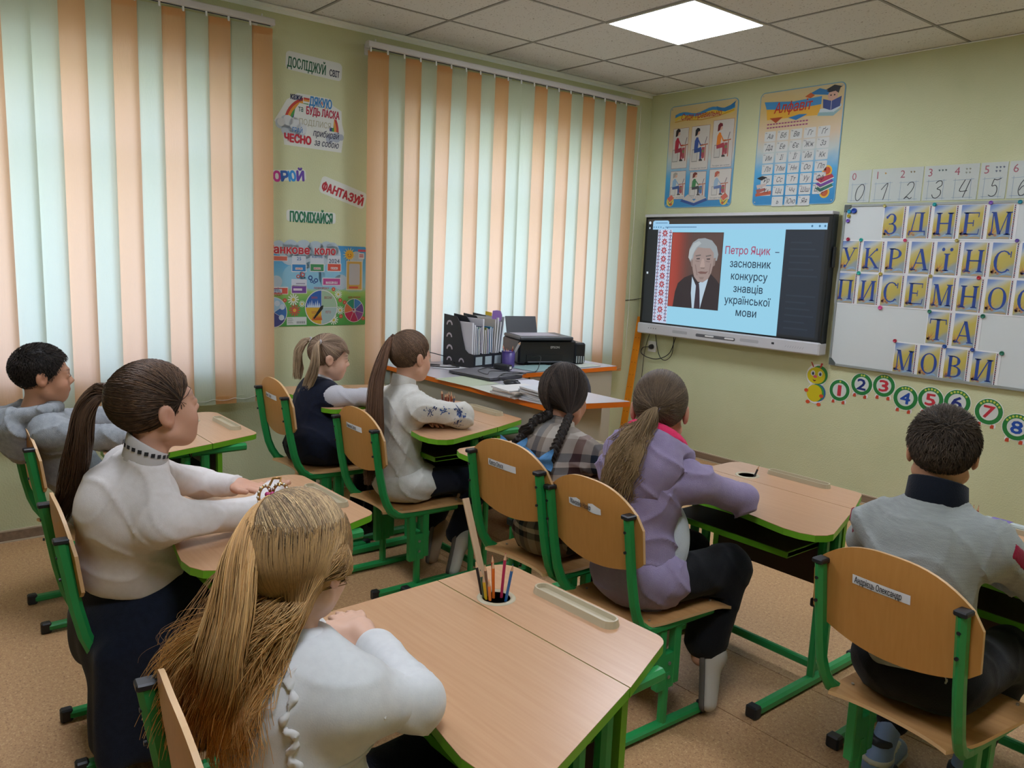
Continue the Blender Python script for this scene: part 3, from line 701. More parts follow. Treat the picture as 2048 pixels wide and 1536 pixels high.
for st, (bx, by, cols_) in enumerate((((1.335), -2.325, ['c9c2bb', 'd2d0cc', '8d8f90', 'c8b7a6', 'cfcdca']), (1.50, -2.30, ['c6c8cc', '8a8f96', 'd0d0d2', 'b9bfc6', 'cfc9c4', '9da3a8', 'd5d5d5', 'c2c6cc']))):
    z = Hd+.002
    for k, c in enumerate(cols_):
        t = thing('notebook', '%s thin school notebook of the %s pile on the teacher desk edge' % (['lowest', 'second lowest', 'third lowest', 'fourth lowest', 'fifth lowest', 'sixth lowest', 'seventh lowest', 'topmost'][k if k < len(cols_)-1 else 7], 'shorter left' if st == 0 else 'taller right'), 'notebook', (bx+rn.uniform(-.012, .012), by+rn.uniform(-.008, .008), z), math.radians(rn.uniform(-9, 9)), group='school notebooks in the %s pile' % ('shorter left' if st == 0 else 'taller right'))
        MB().box((0, 0, .0036), (.165, .20-.03*st, .0052)).build('pages', M_paper, t)
        MB().box((0, 0, .0004), (.17, .205-.03*st, .0008)).box((0, 0, .0068), (.17, .205-.03*st, .0008)).build('cover', mat('cover_'+c, c, .6), t)
        z += .0076
# file rack
t = thing('file_rack', 'black three-part magazine rack with arch cut-outs full of folders', 'file rack', (.235, -2.03, Hd), math.radians(100))
M_rack = mat('black_rack', '1d1f26', .45)
prof = [(0, 0), (.26, 0), (.26, .085), (.215, .09), (.185, .11), (.155, .20), (.135, .275), (.11, .305), (0, .315)]
for k in range(4):
    xx = k*.085
    o = MB()
    vs = [(xx-.0025, -q[0], q[1]) for q in prof]+[(xx+.0025, -q[0], q[1]) for q in prof]; n = len(prof)
    o.add(vs, [tuple(range(n)), tuple(range(2*n-1, n-1, -1))]+[(i, n+i, n+(i+1) % n, (i+1) % n) for i in range(n)])
    dv = o.build('divider', M_rack, t)
    if k == 0:
        a = MB()
        for (cy, czz, r) in ((-.05, .25, .03), (-.05, .175, .028), (-.055, .10, .03), (-.055, .03, .026), (-.16, .03, .026)):
            for j in range(8):
                a0, a1 = math.pi*j/8, math.pi*(j+1)/8
                a.add([(xx-.0032, cy+rr*math.cos(aa)*.9, czz+rr*math.sin(aa)) for rr, aa in ((r, a0), (r, a1), (r*.6, a1), (r*.6, a0))], [(0, 1, 2, 3)])
        a.build('arch_cutout', mat('light_cutout', 'b3aab4', .6), dv)
MB().box((.1275, -.13, .0025), (.26, .26, .005)).build('rack_base', M_rack, t)
MB().box((.1275, -.003, .15), (.26, .005, .30)).build('back_plate', M_rack, t)
fp = MB().box((.1275, -.2615, .0425), (.26, .004, .085)).build('front_plate', M_rack, t)
for k in range(3): MB().box((.0425+.085*k, -.2645, .045), (.058, .002, .05)).build('label_card', mat('label_card', 'a6b5b9', .5), fp)
items = [('c3c1c9', .27, .016), ('d0cdd2', .255, .012), ('aeb4bd', .245, .010), ('2f7186', .235, .008), ('9fb1a2', .24, .010), ('3b3f5c', .245, .009), ('c2bfc8', .29, .014), ('7c7a45', .225, .012), ('8d9151', .235, .010), ('57527a', .23, .012), ('2f86ad', .24, .016), ('2b79a2', .235, .010), ('b9b0a6', .285, .010), ('d3d3d6', .295, .014), ('c6cbd1', .27, .012), ('a7adb9', .30, .010)]
xx = .006; R0 = t.matrix_basis.copy()
for k, (c, hh, w_) in enumerate(items):
    M_ = Matrix.Translation((.235, -2.03, Hd)) @ Matrix.Rotation(math.radians(100), 4, 'Z') @ Matrix.Translation((xx+w_/2, -.13, .006))
    tilt = .0 if k < 12 else .035*(k-11)
    nm = {'c3': 'pale lilac-grey', 'd0': 'off-white', 'ae': 'grey', '2f': 'teal', '9f': 'sage', '3b': 'dark navy', 'c2': 'light grey', '7c': 'olive', '8d': 'yellow-green', '57': 'dull purple', '2b': 'deep blue', 'b9': 'beige', 'd3': 'white', 'c6': 'bluish white', 'a7': 'slate'}[c[:2]]
    q = thing('folder', '%s folder standing in the black rack, %s' % (nm, 'left bay' if xx < .08 else 'middle bay' if xx < .165 else 'right bay'), 'folder', M=M_ @ Matrix.Rotation(tilt, 4, 'Y'), group='folders in the black rack')
    MB().box((0, 0, hh/2), (w_*.9, .21, hh)).build('cover', mat('folder_'+c, c, .55), q)
    MB().box((0, -.0005, hh/2), (w_*.6, .212, hh-.008)).build('pages', M_paper, q)
    xx += w_+.0045
# purple cup with pens
t = thing('pencil_cup', 'purple mesh pencil cup between file rack and printer', 'cup', (.515, -1.735, Hd))
MB().lathe([(.036, 0), (.042, .10), (.043, .10), (.038, .0)], 20).lathe([(0, .002), (.037, .002)], 20).build('cup_wall', mat('purple_mesh', '4a3a7c', .4), t)
MB().lathe([(.042, .097), (.0445, .099), (.042, .103)], 20).build('cup_rim', mat('purple_rim', '5b4b96', .35), t)
for k, (a, c) in enumerate(((-.9, 'c23a3a'), (-.5, 'b34a3e'), (-.2, 'c8a07c'), (.1, 'a84040'), (.5, '6d7d5a'), (.9, 'c04848'), (1.4, '8a8f94'))):
    pencil('pencil in the purple cup on the teacher desk', (.515+.012*math.cos(a*3), -1.735+.012*math.sin(a*3), Hd+.006), (.515+.036*math.cos(a*3), -1.74+.036*math.sin(a*3), Hd+.125+.014*math.cos(k*2)), c, group='pencils in the purple cup')
pencil('thick white marker leaning out of the purple cup', (.50, -1.73, Hd+.01), (.585, -1.70, Hd+.165), 'b9b7ba', r=.008, cat='marker')
t = thing('paper_tulip', 'purple paper tulip with green leaf stuck in the right bay of the rack', 'flower', (.40, -1.775, Hd+.08), math.radians(55))
MB().tube([(0, 0, 0), (.004, 0, .12), (.012, 0, .21)], .003, 6).build('stem', mat('leaf_green', '5c6f35', .6), t)
MB().prism([(-.012, .03), (.012, .02), (.03, .09), (.036, .16), (.02, .19), (.0, .17), (-.02, .10)], -.001, .001, Matrix.Rotation(math.pi/2, 4, 'X')).build('leaf', mat('leaf_green', '5c6f35', .6), t)
MB().prism([(-.01, .21), (.0, .195), (.03, .19), (.048, .205), (.055, .235), (.045, .262), (.02, .266), (-.005, .262)], -.003, .003, Matrix.Rotation(math.pi/2, 4, 'X')).build('petals', mat('tulip_purple', '8d6ab0', .6), t)
MB().prism([(-.05, .235), (-.01, .228), (-.01, .25), (-.05, .258)], -.004, .002, Matrix.Rotation(math.pi/2, 4, 'X')).build('yellow_petal', mat('tulip_yellow', 'c7a51d', .6), t)
# printer
t = thing('printer', 'black ink tank printer with paper on its lid and raised rear tray', 'printer', (.40, -1.39, Hd), math.radians(72))
# local: x = width, -y = front
MB().box((0, 0, .085), (.40, .30, .15), bev=.012).build('printer_body', mat('printer_black', '15171c', .35), t)
MB().box((-.015, -.02, .172), (.37, .30, .022), bev=.006).build('scanner_lid', mat('printer_grey', '3a3d42', .4), t)
MB().box((-.04, -.01, .1845), (.27, .21, .002)).build('top_sheet', mat('lid_paper', 'a8a3ad', .6), t)
MB().box((-.02, -.152, .045), (.25, .006, .045)).build('output_slot', mat('slot_black', '08090b', .5), t)
MB().box((-.02, -.156, .022), (.24, .02, .008), bev=.002).build('output_tray', mat('printer_grey', '3a3d42', .4), t)
q = MB().box((.23, -.01, .075), (.075, .29, .135), bev=.01).build('ink_tank_unit', mat('printer_black', '15171c', .35), t)
for k in range(4): MB().box((.205+.016*k, -.1565, .035), (.007, .003, .045)).build('ink_window', mat('ink_window', '9aa2a2', .3), q)
o = MB().box((0, 0, 0), (.22, .006, .13), bev=.002).build('rear_tray', mat('tray_black', '26292e', .4), t)
o.location = (-.06, .175, .225); o.rotation_euler = (math.radians(-22), 0, 0)
MB().box((-.06, .13, .0045), (.05, .02, .011)).box((.06, .13, .0045), (.05, .02, .011)).box((0, -.12, .0045), (.3, .02, .011)).build('rubber_foot', M_cap, t)
f = Flat(t); 
vs, fs = text_mesh('EPSON', .02, 'CENTER'); MB().add([(.05+a*.021, -.1515, .108+b*.021) for a, b in vs], fs).build('lettering', mat('ink_b9b6b0', 'b9b6b0', .5), t)
# office chair beyond the desk
t = thing('office_chair', 'dark padded office chair back just showing beyond the teacher desk', 'chair', (1.03, -1.72, 0), math.radians(5))
MB().ell((0, .0, .70), (.19, .05, .165), 20, 12).build('backrest', mat('charcoal_cloth', '3a3a42', .8), t)
MB().ell((0, -.20, .46), (.23, .23, .045), 20, 8).build('seat', mat('charcoal_cloth', '3a3a42', .8), t)
MB().bar([(0, .05, .68), (0, .08, .5), (0, -.1, .43)], .05, .012, up=(1, 0, 0)).build('back_bracket', M_cap, t)
MB().cyl((0, -.2, .08), (0, -.2, .43), .025).build('gas_column', M_cap, t)
for k in range(5):
    a = 2*math.pi*k/5; o = MB().bar([(0, -.2, .10), (.27*math.cos(a), -.2+.27*math.sin(a), .06)], .04, .03).build('star_leg', M_cap, t)
    MB().cyl((.27*math.cos(a), -.2+.27*math.sin(a)-.012, .028), (.27*math.cos(a), -.2+.27*math.sin(a)+.012, .028), .026).build('caster', M_cap, o)
# orange metre ruler leaning in the corner
p0, p1 = Vector((.052, -.20, .0)), Vector((.052, -.035, 1.005))
p0 = Vector((-.0, 0, 0))+Vector((.045, -.16, .012)); p1 = Vector((.045, -.02, 1.012))
t = thing('metre_ruler', 'tall orange wooden ruler with peg holes leaning in the corner beside the wall screen', 'ruler', M=(lambda z_: Matrix(((1, 0, 0, p0.x), (0, z_.z, z_.y, p0.y), (0, -z_.y, z_.z, p0.z), (0, 0, 0, 1))))((p1-p0).normalized()))
Lr = (p1-p0).length
MB().box((0, 0, Lr/2), (.070, .007, Lr), bev=.002).build('ruler_body', mat('orange_paint', 'd98208', .5), t)
for k in range(10):
    for s in (-.016, .016): MB().prism(circ(s, .05+k*Lr*.098, .0035, 8), -.0045, .0045, Matrix.Rotation(math.pi/2, 4, 'X')).build('peg_hole', mat('hole_dark', '4a3010', .8), t)
# ================================================================ board wall
# wall screen
t = thing('wall_screen', 'large interactive wall screen with white lower bar showing a slide about a founder', 'screen', M=on_board(0.872, 1.349, -0.025))
W, H = 1.545, .905
M_bez = mat('screen_black', '101317', .3); M_silver = mat('silver_white_bar', 'bdbdc0', .35)
MB().box((0, 0, .0375), (W, H-.02, .07), bev=.006).build('screen_body', M_bez, t)
MB().box((0, H/2-.009, .042), (W, .022, .082), bev=.003).build('top_bar', M_silver, t)
lb = MB().box((0, -H/2+.040, .046), (W+.004, .082, .092), bev=.008).build('bottom_bar', M_silver, t)
MB().box((-.70, -.43, .01), (.03, .03, .06)).box((W/2+.006, .17, .03), (.012, .13, .03), bev=.004).build('side_handle', M_cap, t)
MB().box((0, 0, -.010), (.6, .4, .03)).build('wall_mount', M_cap, t)
o = MB().prism(rrect(-.20, -H/2+.026, .14, -H/2+.048, .01), .0915, .0935).build('pen_slot', mat('slot_grey', '55565b', .5), lb)
for x in (-.115, .055): MB().prism(rrect(x-.0, -H/2+.033, x+.075, -H/2+.044, .005), .093, .098).build('stylus', M_paper, lb)
q = MB()
for k in range(4): q.prism(circ(-.655+.024*k, -H/2+.046, .0035, 10), .0915, .093)
q.prism(rrect(.43, -H/2+.038, .45, -H/2+.052, .003), .0915, .093).build('button', M_cap, lb)
q = MB()
for k in range(8): q.prism([(.53+.018*k, -H/2+.028), (.534+.018*k, -H/2+.028), (.544+.018*k, -H/2+.044), (.540+.018*k, -H/2+.044)], .0915, .0928)
q.prism(rrect(-.42, -H/2+.03, -.28, -H/2+.052, .008), .0915, .0925).prism(rrect(.18, -H/2+.03, .33, -H/2+.052, .008), .0915, .0925).build('speaker_grille', mat('grille', 'a5a5a8', .5), lb)
# the picture on the screen: u,v in 0..1 over the lit panel
px0, px1, py0, py1 = -.745, .748, -H/2+.093, H/2-.035
def S(u, v): return (px0+(px1-px0)*u, py1-(py1-py0)*v)
F = Flat(t, .0735, emit=.72, step=.0003)
def R(u0, v0, u1, v1, c, L, name='screen_image'):
    a = S(u0, v0); b = S(u1, v1); F.rect(a[0], b[1], b[0], a[1], c, L, name)
R(0, 0, 1, 1, '1f2327', 0)
R(.0, .0, 1, .05, '3a3430', 1)
R(.035, .048, .995, .10, '9fd0f2', 2); F.poly([S(.035, .06), S(.035, .025), S(.045, .014), S(.13, .014), S(.14, .025), S(.14, .06)], '9fd0f2', 2, 'screen_image')
for k in range(11): R(.052+.0072*k, .033, .052+.0072*k+.0052, .041, '3c6c94', 4)
for k in range(26): R(.118+.0075*k, .073, .118+.0075*k+.0058, .081, '3c6c94', 4)
for u in (.043, .058, .073, .088): F.disc(*S(u, .077), .0055, '4e86ad', 4, 'screen_image')
for u in (.925, .96, .985): F.disc(*S(u, .072), .007, '3f7298', 4, 'screen_image')
F.disc(*S(.015, .035), .011, 'd5e2ec', 3, 'screen_image'); F.disc(*S(.015, .085), .007, 'd5e2ec', 3, 'screen_image'); F.rect(*S(.012, .53), S(.023, .51)[0], S(.023, .51)[1], 'd5e2ec', 3, 'screen_image')
R(.072, .10, .80, 1, '9ad6f0', 2)
R(.80, .11, .985, .98, '232c38', 2)
# embroidered band
R(.072, .10, .165, 1, 'c7d3ec', 3)
for k in range(11):
    v = .135+.0815*k
    if v > .985: break
    x, y = S(.118, v)
    for a in range(8):
        ang = math.pi/4*a; c, s_ = math.cos(ang), math.sin(ang); r = .030
        F.poly([(x+.004*c, y+.004*s_), (x+r*.62*math.cos(ang-.36), y+r*.62*math.sin(ang-.36)), (x+r*c, y+r*s_), (x+r*.62*math.cos(ang+.36), y+r*.62*math.sin(ang+.36))], 'a82c30', 4, 'screen_image')
    for sx in (-1, 1):
        F.poly([(x+sx*.027, y+.041), (x+sx*.012, y+.041), (x+sx*.020, y+.034)], '353058', 4, 'screen_image')
rr_ = random.Random(4)
for side in (.078, .148):
    for k in range(54):
        for j in range(3):
            x, y = S(side+.0055*j, .11+.0163*k); c = 'a83c44' if (k+j) % 3 == 0 else '3a3560'
            if (k+j) % 2 or j == 1: F.poly([(x-.0048, y), (x, y-.0066), (x+.0048, y), (x, y+.0066)], c, 4, 'screen_image')
# portrait
R(.165, .125, .475, .83, '3a302e', 5)
R(.168, .128, .472, .827, '5a4540', 6)
for k in range(10):
    u = .168+.0125*k; R(u, .128, u+.0126, .827, ['a8463c', 'a5453b', 'a0443a', '984339', '8e4239', '82413a', '77413b', '6c413b', '64423d', '5e433f'][k], 7)
def PP(pts, c, L): F.poly([S(.168+.304*a, .128+.699*b) for a, b in pts], c, L, 'screen_image')
PP([(.10, 1), (.13, .80), (.18, .68), (.30, .60), (.46, .55), (.60, .60), (.80, .52), (.93, .60), (1, .66), (1, 1)], '322a2e', 8)
PP([(.46, .58), (.55, .70), (.64, .64), (.78, .60), (.70, .85), (.66, 1), (.50, 1), (.46, .8)], 'b9cfe0', 9)
PP([(.55, .67), (.61, .67), (.63, .76), (.66, 1), (.54, 1), (.55, .76)], '3a2f3a', 10)
PP([(.44, .30), (.50, .18), (.62, .12), (.76, .13), (.86, .22), (.86, .40), (.83, .52), (.78, .60), (.68, .65), (.58, .645), (.50, .58), (.46, .48)], 'a08d88', 11)
PP([(.36, .33), (.37, .22), (.43, .13), (.53, .08), (.66, .07), (.80, .10), (.90, .18), (.94, .28), (.92, .36), (.86, .36), (.85, .26), (.78, .20), (.66, .20), (.54, .19), (.47, .26), (.45, .36), (.41, .39)], '98a0a5', 12)
PP([(.36, .33), (.37, .24), (.45, .14), (.55, .11), (.60, .14), (.50, .20), (.44, .30), (.42, .38)], 'b0b8bc', 13)
PP([(.40, .36), (.44, .34), (.46, .46), (.43, .44)], '8d7b76', 13); PP([(.86, .33), (.90, .32), (.89, .42), (.85, .44)], '8d7b76', 13)
for a in (0, .20):
    PP([(.50+a, .30), (.60+a, .285), (.61+a, .30), (.51+a, .315)], '6b6462', 13)
    PP([(.52+a, .335), (.59+a, .33), (.59+a, .35), (.53+a, .352)], '51474a', 13)
    PP([(.50+a, .365), (.60+a, .37), (.58+a, .385), (.52+a, .38)], '8a7773', 13)
PP([(.635, .34), (.67, .34), (.70, .44), (.66, .465), (.60, .45)], 'b39d96', 13); PP([(.61, .455), (.70, .455), (.69, .47), (.63, .47)], '7d6a66', 14)
PP([(.56, .52), (.63, .505), (.72, .51), (.77, .50), (.73, .535), (.62, .54)], '7a5a56', 13); PP([(.50, .42), (.52, .42), (.57, .56), (.55, .56)], '8a7672', 13); PP([(.80, .40), (.82, .40), (.80, .54), (.78, .54)], '8a7672', 13)
PP([(.60, .58), (.70, .58), (.68, .61), (.62, .61)], '8d7a75', 13)
for s_, v, c, fw_ in (('Петро Яцик –', .315, 'a84a6c', .36), ('засновник', .43, '20384f', .325), ('конкурсу', .54, '20384f', .29), ('знавців', .65, '20384f', .235), ('української', .755, '20384f', .37), ('мови', .86, '20384f', .165)):
    if 'Петро' in s_:
        F.text('Петро Яцик', *S(.612, v), .074, c, 6, bold=.016, fit=fw_); F.text('–', *S(.768, v), .072, '3a3f60', 6, bold=.012, fit=.03)
    else: F.text(s_, *S(.632, v), .074, c, 6, bold=.014, fit=fw_)
for k in range(14):
    v = .2+.055*k
    if k not in (6, 7): R(.83, v, .83+.10+.02*((k*7) % 3), v+.012, '2c3744', 3)
F.build()
# ---------------------------------------------------------------- posters
def gradmat(name, stops, axis='Y', scale=1.0, off=0.0, rough=.35, diag=0.0, extra=None):
    m = bpy.data.materials.new(name); m.use_nodes = True; n = m.node_tree.nodes; l = m.node_tree.links
    tc = n.new('ShaderNodeTexCoord'); sp = n.new('ShaderNodeSeparateXYZ'); mr = n.new('ShaderNodeMath'); mr.operation = 'MULTIPLY_ADD'
    mr.inputs[1].default_value = scale; mr.inputs[2].default_value = off; cr = n.new('ShaderNodeValToRGB')
    l.new(tc.outputs['Object'], sp.inputs[0])
    src = sp.outputs[axis]
    if diag:
        a = n.new('ShaderNodeMath'); a.operation = 'MULTIPLY_ADD'; a.inputs[1].default_value = diag
        l.new(sp.outputs['X'], a.inputs[0]); l.new(sp.outputs['Y'], a.inputs[2]); src = a.outputs[0]
    nz = n.new('ShaderNodeTexNoise'); nz.inputs['Scale'].default_value = 14; l.new(tc.outputs['Object'], nz.inputs['Vector'])
    ad = n.new('ShaderNodeMath'); ad.operation = 'MULTIPLY_ADD'; ad.inputs[1].default_value = .10; l.new(nz.outputs['Fac'], ad.inputs[0])
    l.new(src, mr.inputs[0]); l.new(mr.outputs[0], ad.inputs[2]); l.new(ad.outputs[0], cr.inputs[0])
    e = cr.color_ramp.elements
    e[0].position, e[0].color = stops[0][0], srgb(stops[0][1]); e[1].position, e[1].color = stops[-1][0], srgb(stops[-1][1])
    for p, c in stops[1:-1]: x = e.new(p); x.color = srgb(c)
    l.new(cr.outputs[0], n['Principled BSDF'].inputs['Base Color']); n['Principled BSDF'].inputs['Roughness'].default_value = rough
    return m
M_poster = gradmat('poster_print', [(0.05, '2f7fb0'), (.30, '4a9cc8'), (.48, 'b4bdb8'), (.60, 'c9b59a'), (.85, 'c7ac72'), (1, 'c9b78a')], scale=1/.74, off=.45)
def poster(label, x, z, w, h, rot=0):
    t = thing('poster', label, 'poster', M=on_board(x, z, 0, rot))
    MB().prism(rrect(-w/2, -h/2, w/2, h/2, .035), 0, .005).build('poster_rim', mat('poster_rim', '6f9cb8', .4), t)
    MB().prism(rrect(-w/2+.006, -h/2+.006, w/2-.006, h/2-.006, .03), .005, .006).build('poster_sheet', M_poster, t)
    f = Flat(t, .0064, rough=.35, step=.00025)
    for sx in (-1, 1):
        for sy in (-1, 1): MB().lathe([(0, .009), (.004, .0085), (.005, .006)], 10, (sx*(w/2-.022), sy*(h/2-.022), 0)).build('mounting_pin', M_screw, t)
    return t, f
def ribbon(f, x0, x1, y, c1='3c82b4', c2='d2b23a'):
    n = 14
    for j, c in ((0, c1), (1, c2)):
        up = [(x0+(x1-x0)*k/n, y+.012*math.sin(k*.9)+.018*(k/n)-j*.022) for k in range(n+1)]
        f.poly([(a, b+.022) for a, b in up]+[(a, b) for a, b in up[::-1]], c, 1)
t, f = poster('posture poster with six seated figure cards, left of the two blue posters', .497, 2.226, .61, .742)
ribbon(f, -.25, .28, .285)
f.line([(-.25, .255), (-.15, .262), (.0, .25), (.15, .262), (.27, .29)], .006, 'b5842c', 2)
f.poly([(.12, .33), (.18, .31), (.24, .325), (.285, .35), (.27, .31), (.20, .285), (.13, .30)], '2a6fa3', 2)
f.text('Сиди правильно', -.01, .265, .058, 'a32430', 5, bold=.014, fit=.36, shear=.25)
def figure(f, x, y, hair, top, leg):
    P = lambda p: [(x+a*.085, y+b*(.125 if y > -.1 else .088)) for a, b in p]
    f.poly(P([(-.65, -.95), (-.05, -.95), (-.05, -.22), (-.65, -.22)]), '8e8b86', 4); f.poly(P([(-.60, -.90), (-.10, -.90), (-.10, -.27), (-.60, -.27)]), 'bdb9b2', 5)
    f.poly(P([(-.45, -.25), (-.42, .25), (-.25, .45), (-.05, .42), (.0, .1), (-.05, -.2)]), top, 6)
    f.poly(P([(-.15, .35), (.0, .30), (.25, .02), (.5, .03), (.5, -.05), (.2, -.07)]), top, 7)
    f.poly(P([(-.45, -.25), (.3, -.12), (.38, -.3), (.36, -.9), (.2, -.9), (.18, -.4), (-.4, -.45)]), leg, 6)
    f.poly(P([(.15, -.92), (.5, -.92), (.5, -.85), (.35, -.80), (.15, -.82)]), '3b3535', 7)
    f.disc(x-.008, y+(.125 if y > -.1 else .088)*.68, .014, 'c79c86', 7); f.poly(P([(-.42, .5), (-.40, .86), (-.2, .98), (.05, .92), (.08, .78), (-.1, .76), (-.2, .55)]), hair, 8)
    f.poly(P([(.25, -.08), (1.0, -.02), (1.0, .04), (.25, -.01)]), 'a5562e', 8); f.poly(P([(.72, -.92), (.80, -.92), (.80, -.05), (.72, -.05)]), 'a5562e', 7)
    f.poly(P([(.38, -.15), (.68, -.15), (.68, -.75), (.45, -.80), (.36, -.6)]), '9c4a52' if leg != '3a3d44' else '4d6a9a', 8); f.poly(P([(.42, -.3), (.62, -.3), (.62, -.45), (.42, -.45)]), '6f7f52', 9)
    f.poly(P([(.66, .04), (.72, .04), (.88, .42), (.82, .42)]), '5b4c55', 9)
for k, (cx, cy, w, h_, ha, to, le, cap) in enumerate(((-.185, .062, .145, .29, '2b2024', 'a52c3c', '8f3040', ''), (-.003, .052, .165, .315, '22242c', '36508f', '2f4a80', 'Посадка при письмі'), (.195, .068, .180, .33, '6e2730', 'd27a2a', '9c3a48', 'Посадка при читанні'),
        (-.185, -.205, .145, .205, '9a948c', '7fa0bd', '2f4a80', 'При читанні'), (.0, -.213, .148, .195, '6b2c2a', '3a7a4c', '3a3d44', 'При роботі'), (.198, -.215, .190, .215, 'b05a48', '8fa8bd', '5a6f9a', 'Посадка при роботі'))):
    f.rect(cx-w/2, cy-h_/2, cx+w/2, cy+h_/2, '8c4a48', 2); f.rect(cx-w/2+.002, cy-h_/2+.002, cx+w/2-.002, cy+h_/2-.002, 'c4beb6', 3)
    figure(f, cx-.012, cy+(.022 if h_ > .25 else .008), ha, to, le)
    if cap: f.text(cap, cx, cy-h_/2+.010, .014, '4a4a55', 4, fit=w*.84)
f.poly([(-.12, -.30), (-.02, -.335), (.08, -.30), (.10, -.325), (-.02, -.36), (-.15, -.325)], '2b4a86', 4); f.poly([(-.13, -.31), (-.08, -.275), (-.02, -.325), (.04, -.275), (.09, -.305), (-.02, -.34)], 'b5afa8', 5)
for sx in (-1, 1):
    f.disc(sx*.245, -.325, .035, 'd0b84e', 3); f.poly([(sx*.245-.03, -.30), (sx*.245+.01, -.275), (sx*.245+.035, -.30), (sx*.245-.005, -.33)], 'c05f50', 5); f.poly([(sx*.245-.03, -.31), (sx*.245-.005, -.34), (sx*.245+.035, -.31), (sx*.245-.005, -.355)], '3c6a5c', 4); f.disc(sx*.235, -.345, .010, 'a8482c', 6)
f.build()
t, f = poster('alphabet poster with letter cards and a reader in a square cap', 1.283, 2.226, .61, .742)
f.poly([(-.27, .31), (-.05, .29), (.15, .30), (.15, .25), (-.05, .24), (-.25, .26)], '3c82b4', 1); f.poly([(-.25, .26), (-.05, .24), (.15, .25), (.14, .185), (-.05, .19), (-.24, .19)], 'd09f36', 1)
f.poly([(-.22, .2), (-.17, .165), (-.12, .2)], '9c4322', 3); f.poly([(-.08, .19), (-.02, .17), (.06, .2), (0, .205)], '2a6fa3', 3)
f.poly([(.05, .32), (.13, .35), (.22, .32), (.2, .30), (.1, .315)], '2a6fa3', 2); f.poly([(.03, .31), (.07, .33), (.1, .31), (.07, .295)], 'b85a2a', 3)
f.text('Алфавіт', -.05, .228, .092, 'b23020', 5, bold=.02, fit=.28, shear=.2)
f.disc(.225, .295, .034, 'c79c86', 4); f.poly([(.18, .325), (.22, .352), (.275, .345), (.262, .305), (.24, .32), (.20, .315)], '22242a', 6); f.poly([(.175, .335), (.23, .358), (.285, .342), (.235, .318)], '191b20', 7)
for sx in (-.010, .014): f.disc(.222+sx, .297, .005, '2c2320', 6)
f.poly([(.16, .28), (.22, .262), (.285, .285), (.28, .225), (.22, .205), (.165, .225)], '2c3f7a', 6); f.line([(.22, .262), (.22, .205)], .003, 'b9b9c0', 7)
f.poly([(.14, .2), (.24, .19), (.29, .225), (.285, .24), (.2, .222), (.145, .22)], 'b7c6c9', 5); f.poly([(.13, .18), (.24, .17), (.30, .215), (.24, .195), (.135, .2)], '86a6a8', 5)
for q_ in range(2):
    for k_ in range(14): f.rect(-.235+.022*k_, .156-.022*q_, -.219+.022*k_, .164-.022*q_, '8a3c6a', 4)
L = ['Аа', 'Бб', 'Вв', 'Гг', 'Ґґ', 'Дд', 'Ее', 'Єє', 'Жж', 'Зз', 'Ии', 'Іі', 'Її', 'Йй', 'Кк', 'Лл', 'Мм', 'Нн', 'Оо', 'Пп', 'Рр', 'Сс', 'Тт', 'Уу', 'Фф', 'Хх', 'Цц', 'Чч', 'Шш', 'Щщ', None, 'ь', 'Юю', 'Яя', None]
for k, s_ in enumerate(L):
    if s_ is None: continue
    i, j = k % 5, k//5; cx, cy = -.205+.098*i, .082-.0715*j
    f.rect(cx-.042, cy-.032, cx+.042, cy+.032, 'c3c4c0', 3, r=.006); f.text(s_, cx, cy-.016, .046, '2c2f36', 5, shear=.35, sx=.8); f.text(s_, cx-.030, cy+.019, .012, '3a3d44', 5)
for x, y, c in ((.235, -.165, 'b54a2c'), (.23, -.30, 'b0522c')): f.disc(x, y, .035, 'd0a83e', 2); f.disc(x, y, .024, c, 3)
for k, c in enumerate(('a83448', '6d3f8c', '2f6f5c')): f.poly([(.16, -.215-.028*k), (.27, -.185-.028*k), (.285, -.205-.028*k), (.20, -.24-.028*k)], c, 4); f.line([(.165, -.222-.028*k), (.20, -.243-.028*k), (.285, -.209-.028*k)], .006, 'c9c6bd', 5)
f.poly([(-.28, -.19), (-.24, -.175), (-.20, -.185), (-.24, -.205)], '24262c', 4)
for k in range(2): f.poly([(-.28, -.235-.03*k), (-.21, -.225-.03*k), (-.2, -.24-.03*k), (-.27, -.26-.03*k)], ['b8a8a0', '9c5a52'][k], 4)
f.poly([(-.28, -.31), (-.16, -.30), (-.16, -.275), (-.28, -.29)], 'b0563e', 5)
f.build()
# ---------------------------------------------------------------- number cards above the whiteboard
M_lam = mat('laminated_card', 'bcc3be', .22)
DG = {'0': [[(.55, 1), (.2, .75), (.05, .35), (.15, .03), (.4, 0), (.75, .3), (.9, .7), (.8, .97), (.55, 1)]],
 '1': [[(.25, .62), (.85, 1), (.5, 0)]], '2': [[(.3, .82), (.5, .98), (.8, 1), (.92, .8), (.7, .45), (.1, .02), (.35, .12), (.6, .0), (.8, .08)]],
 '3': [[(.35, .88), (.55, 1), (.85, .98), (.88, .75), (.5, .55), (.8, .45), (.82, .2), (.5, 0), (.2, .04), (.08, .2)]],
 '4': [[(.5, 1), (.1, .38), (.75, .38)], [(.95, 1), (.45, 0)]], '5': [[(.45, .98), (.3, .6), (.6, .62), (.75, .4), (.65, .1), (.35, 0), (.1, .08)], [(.45, .97), (.7, .93), (1, 1)]],
 '6': [[(.95, .95), (.7, 1), (.3, .7), (.12, .3), (.25, .02), (.55, .04), (.75, .3), (.65, .52), (.4, .5), (.2, .3)]]}
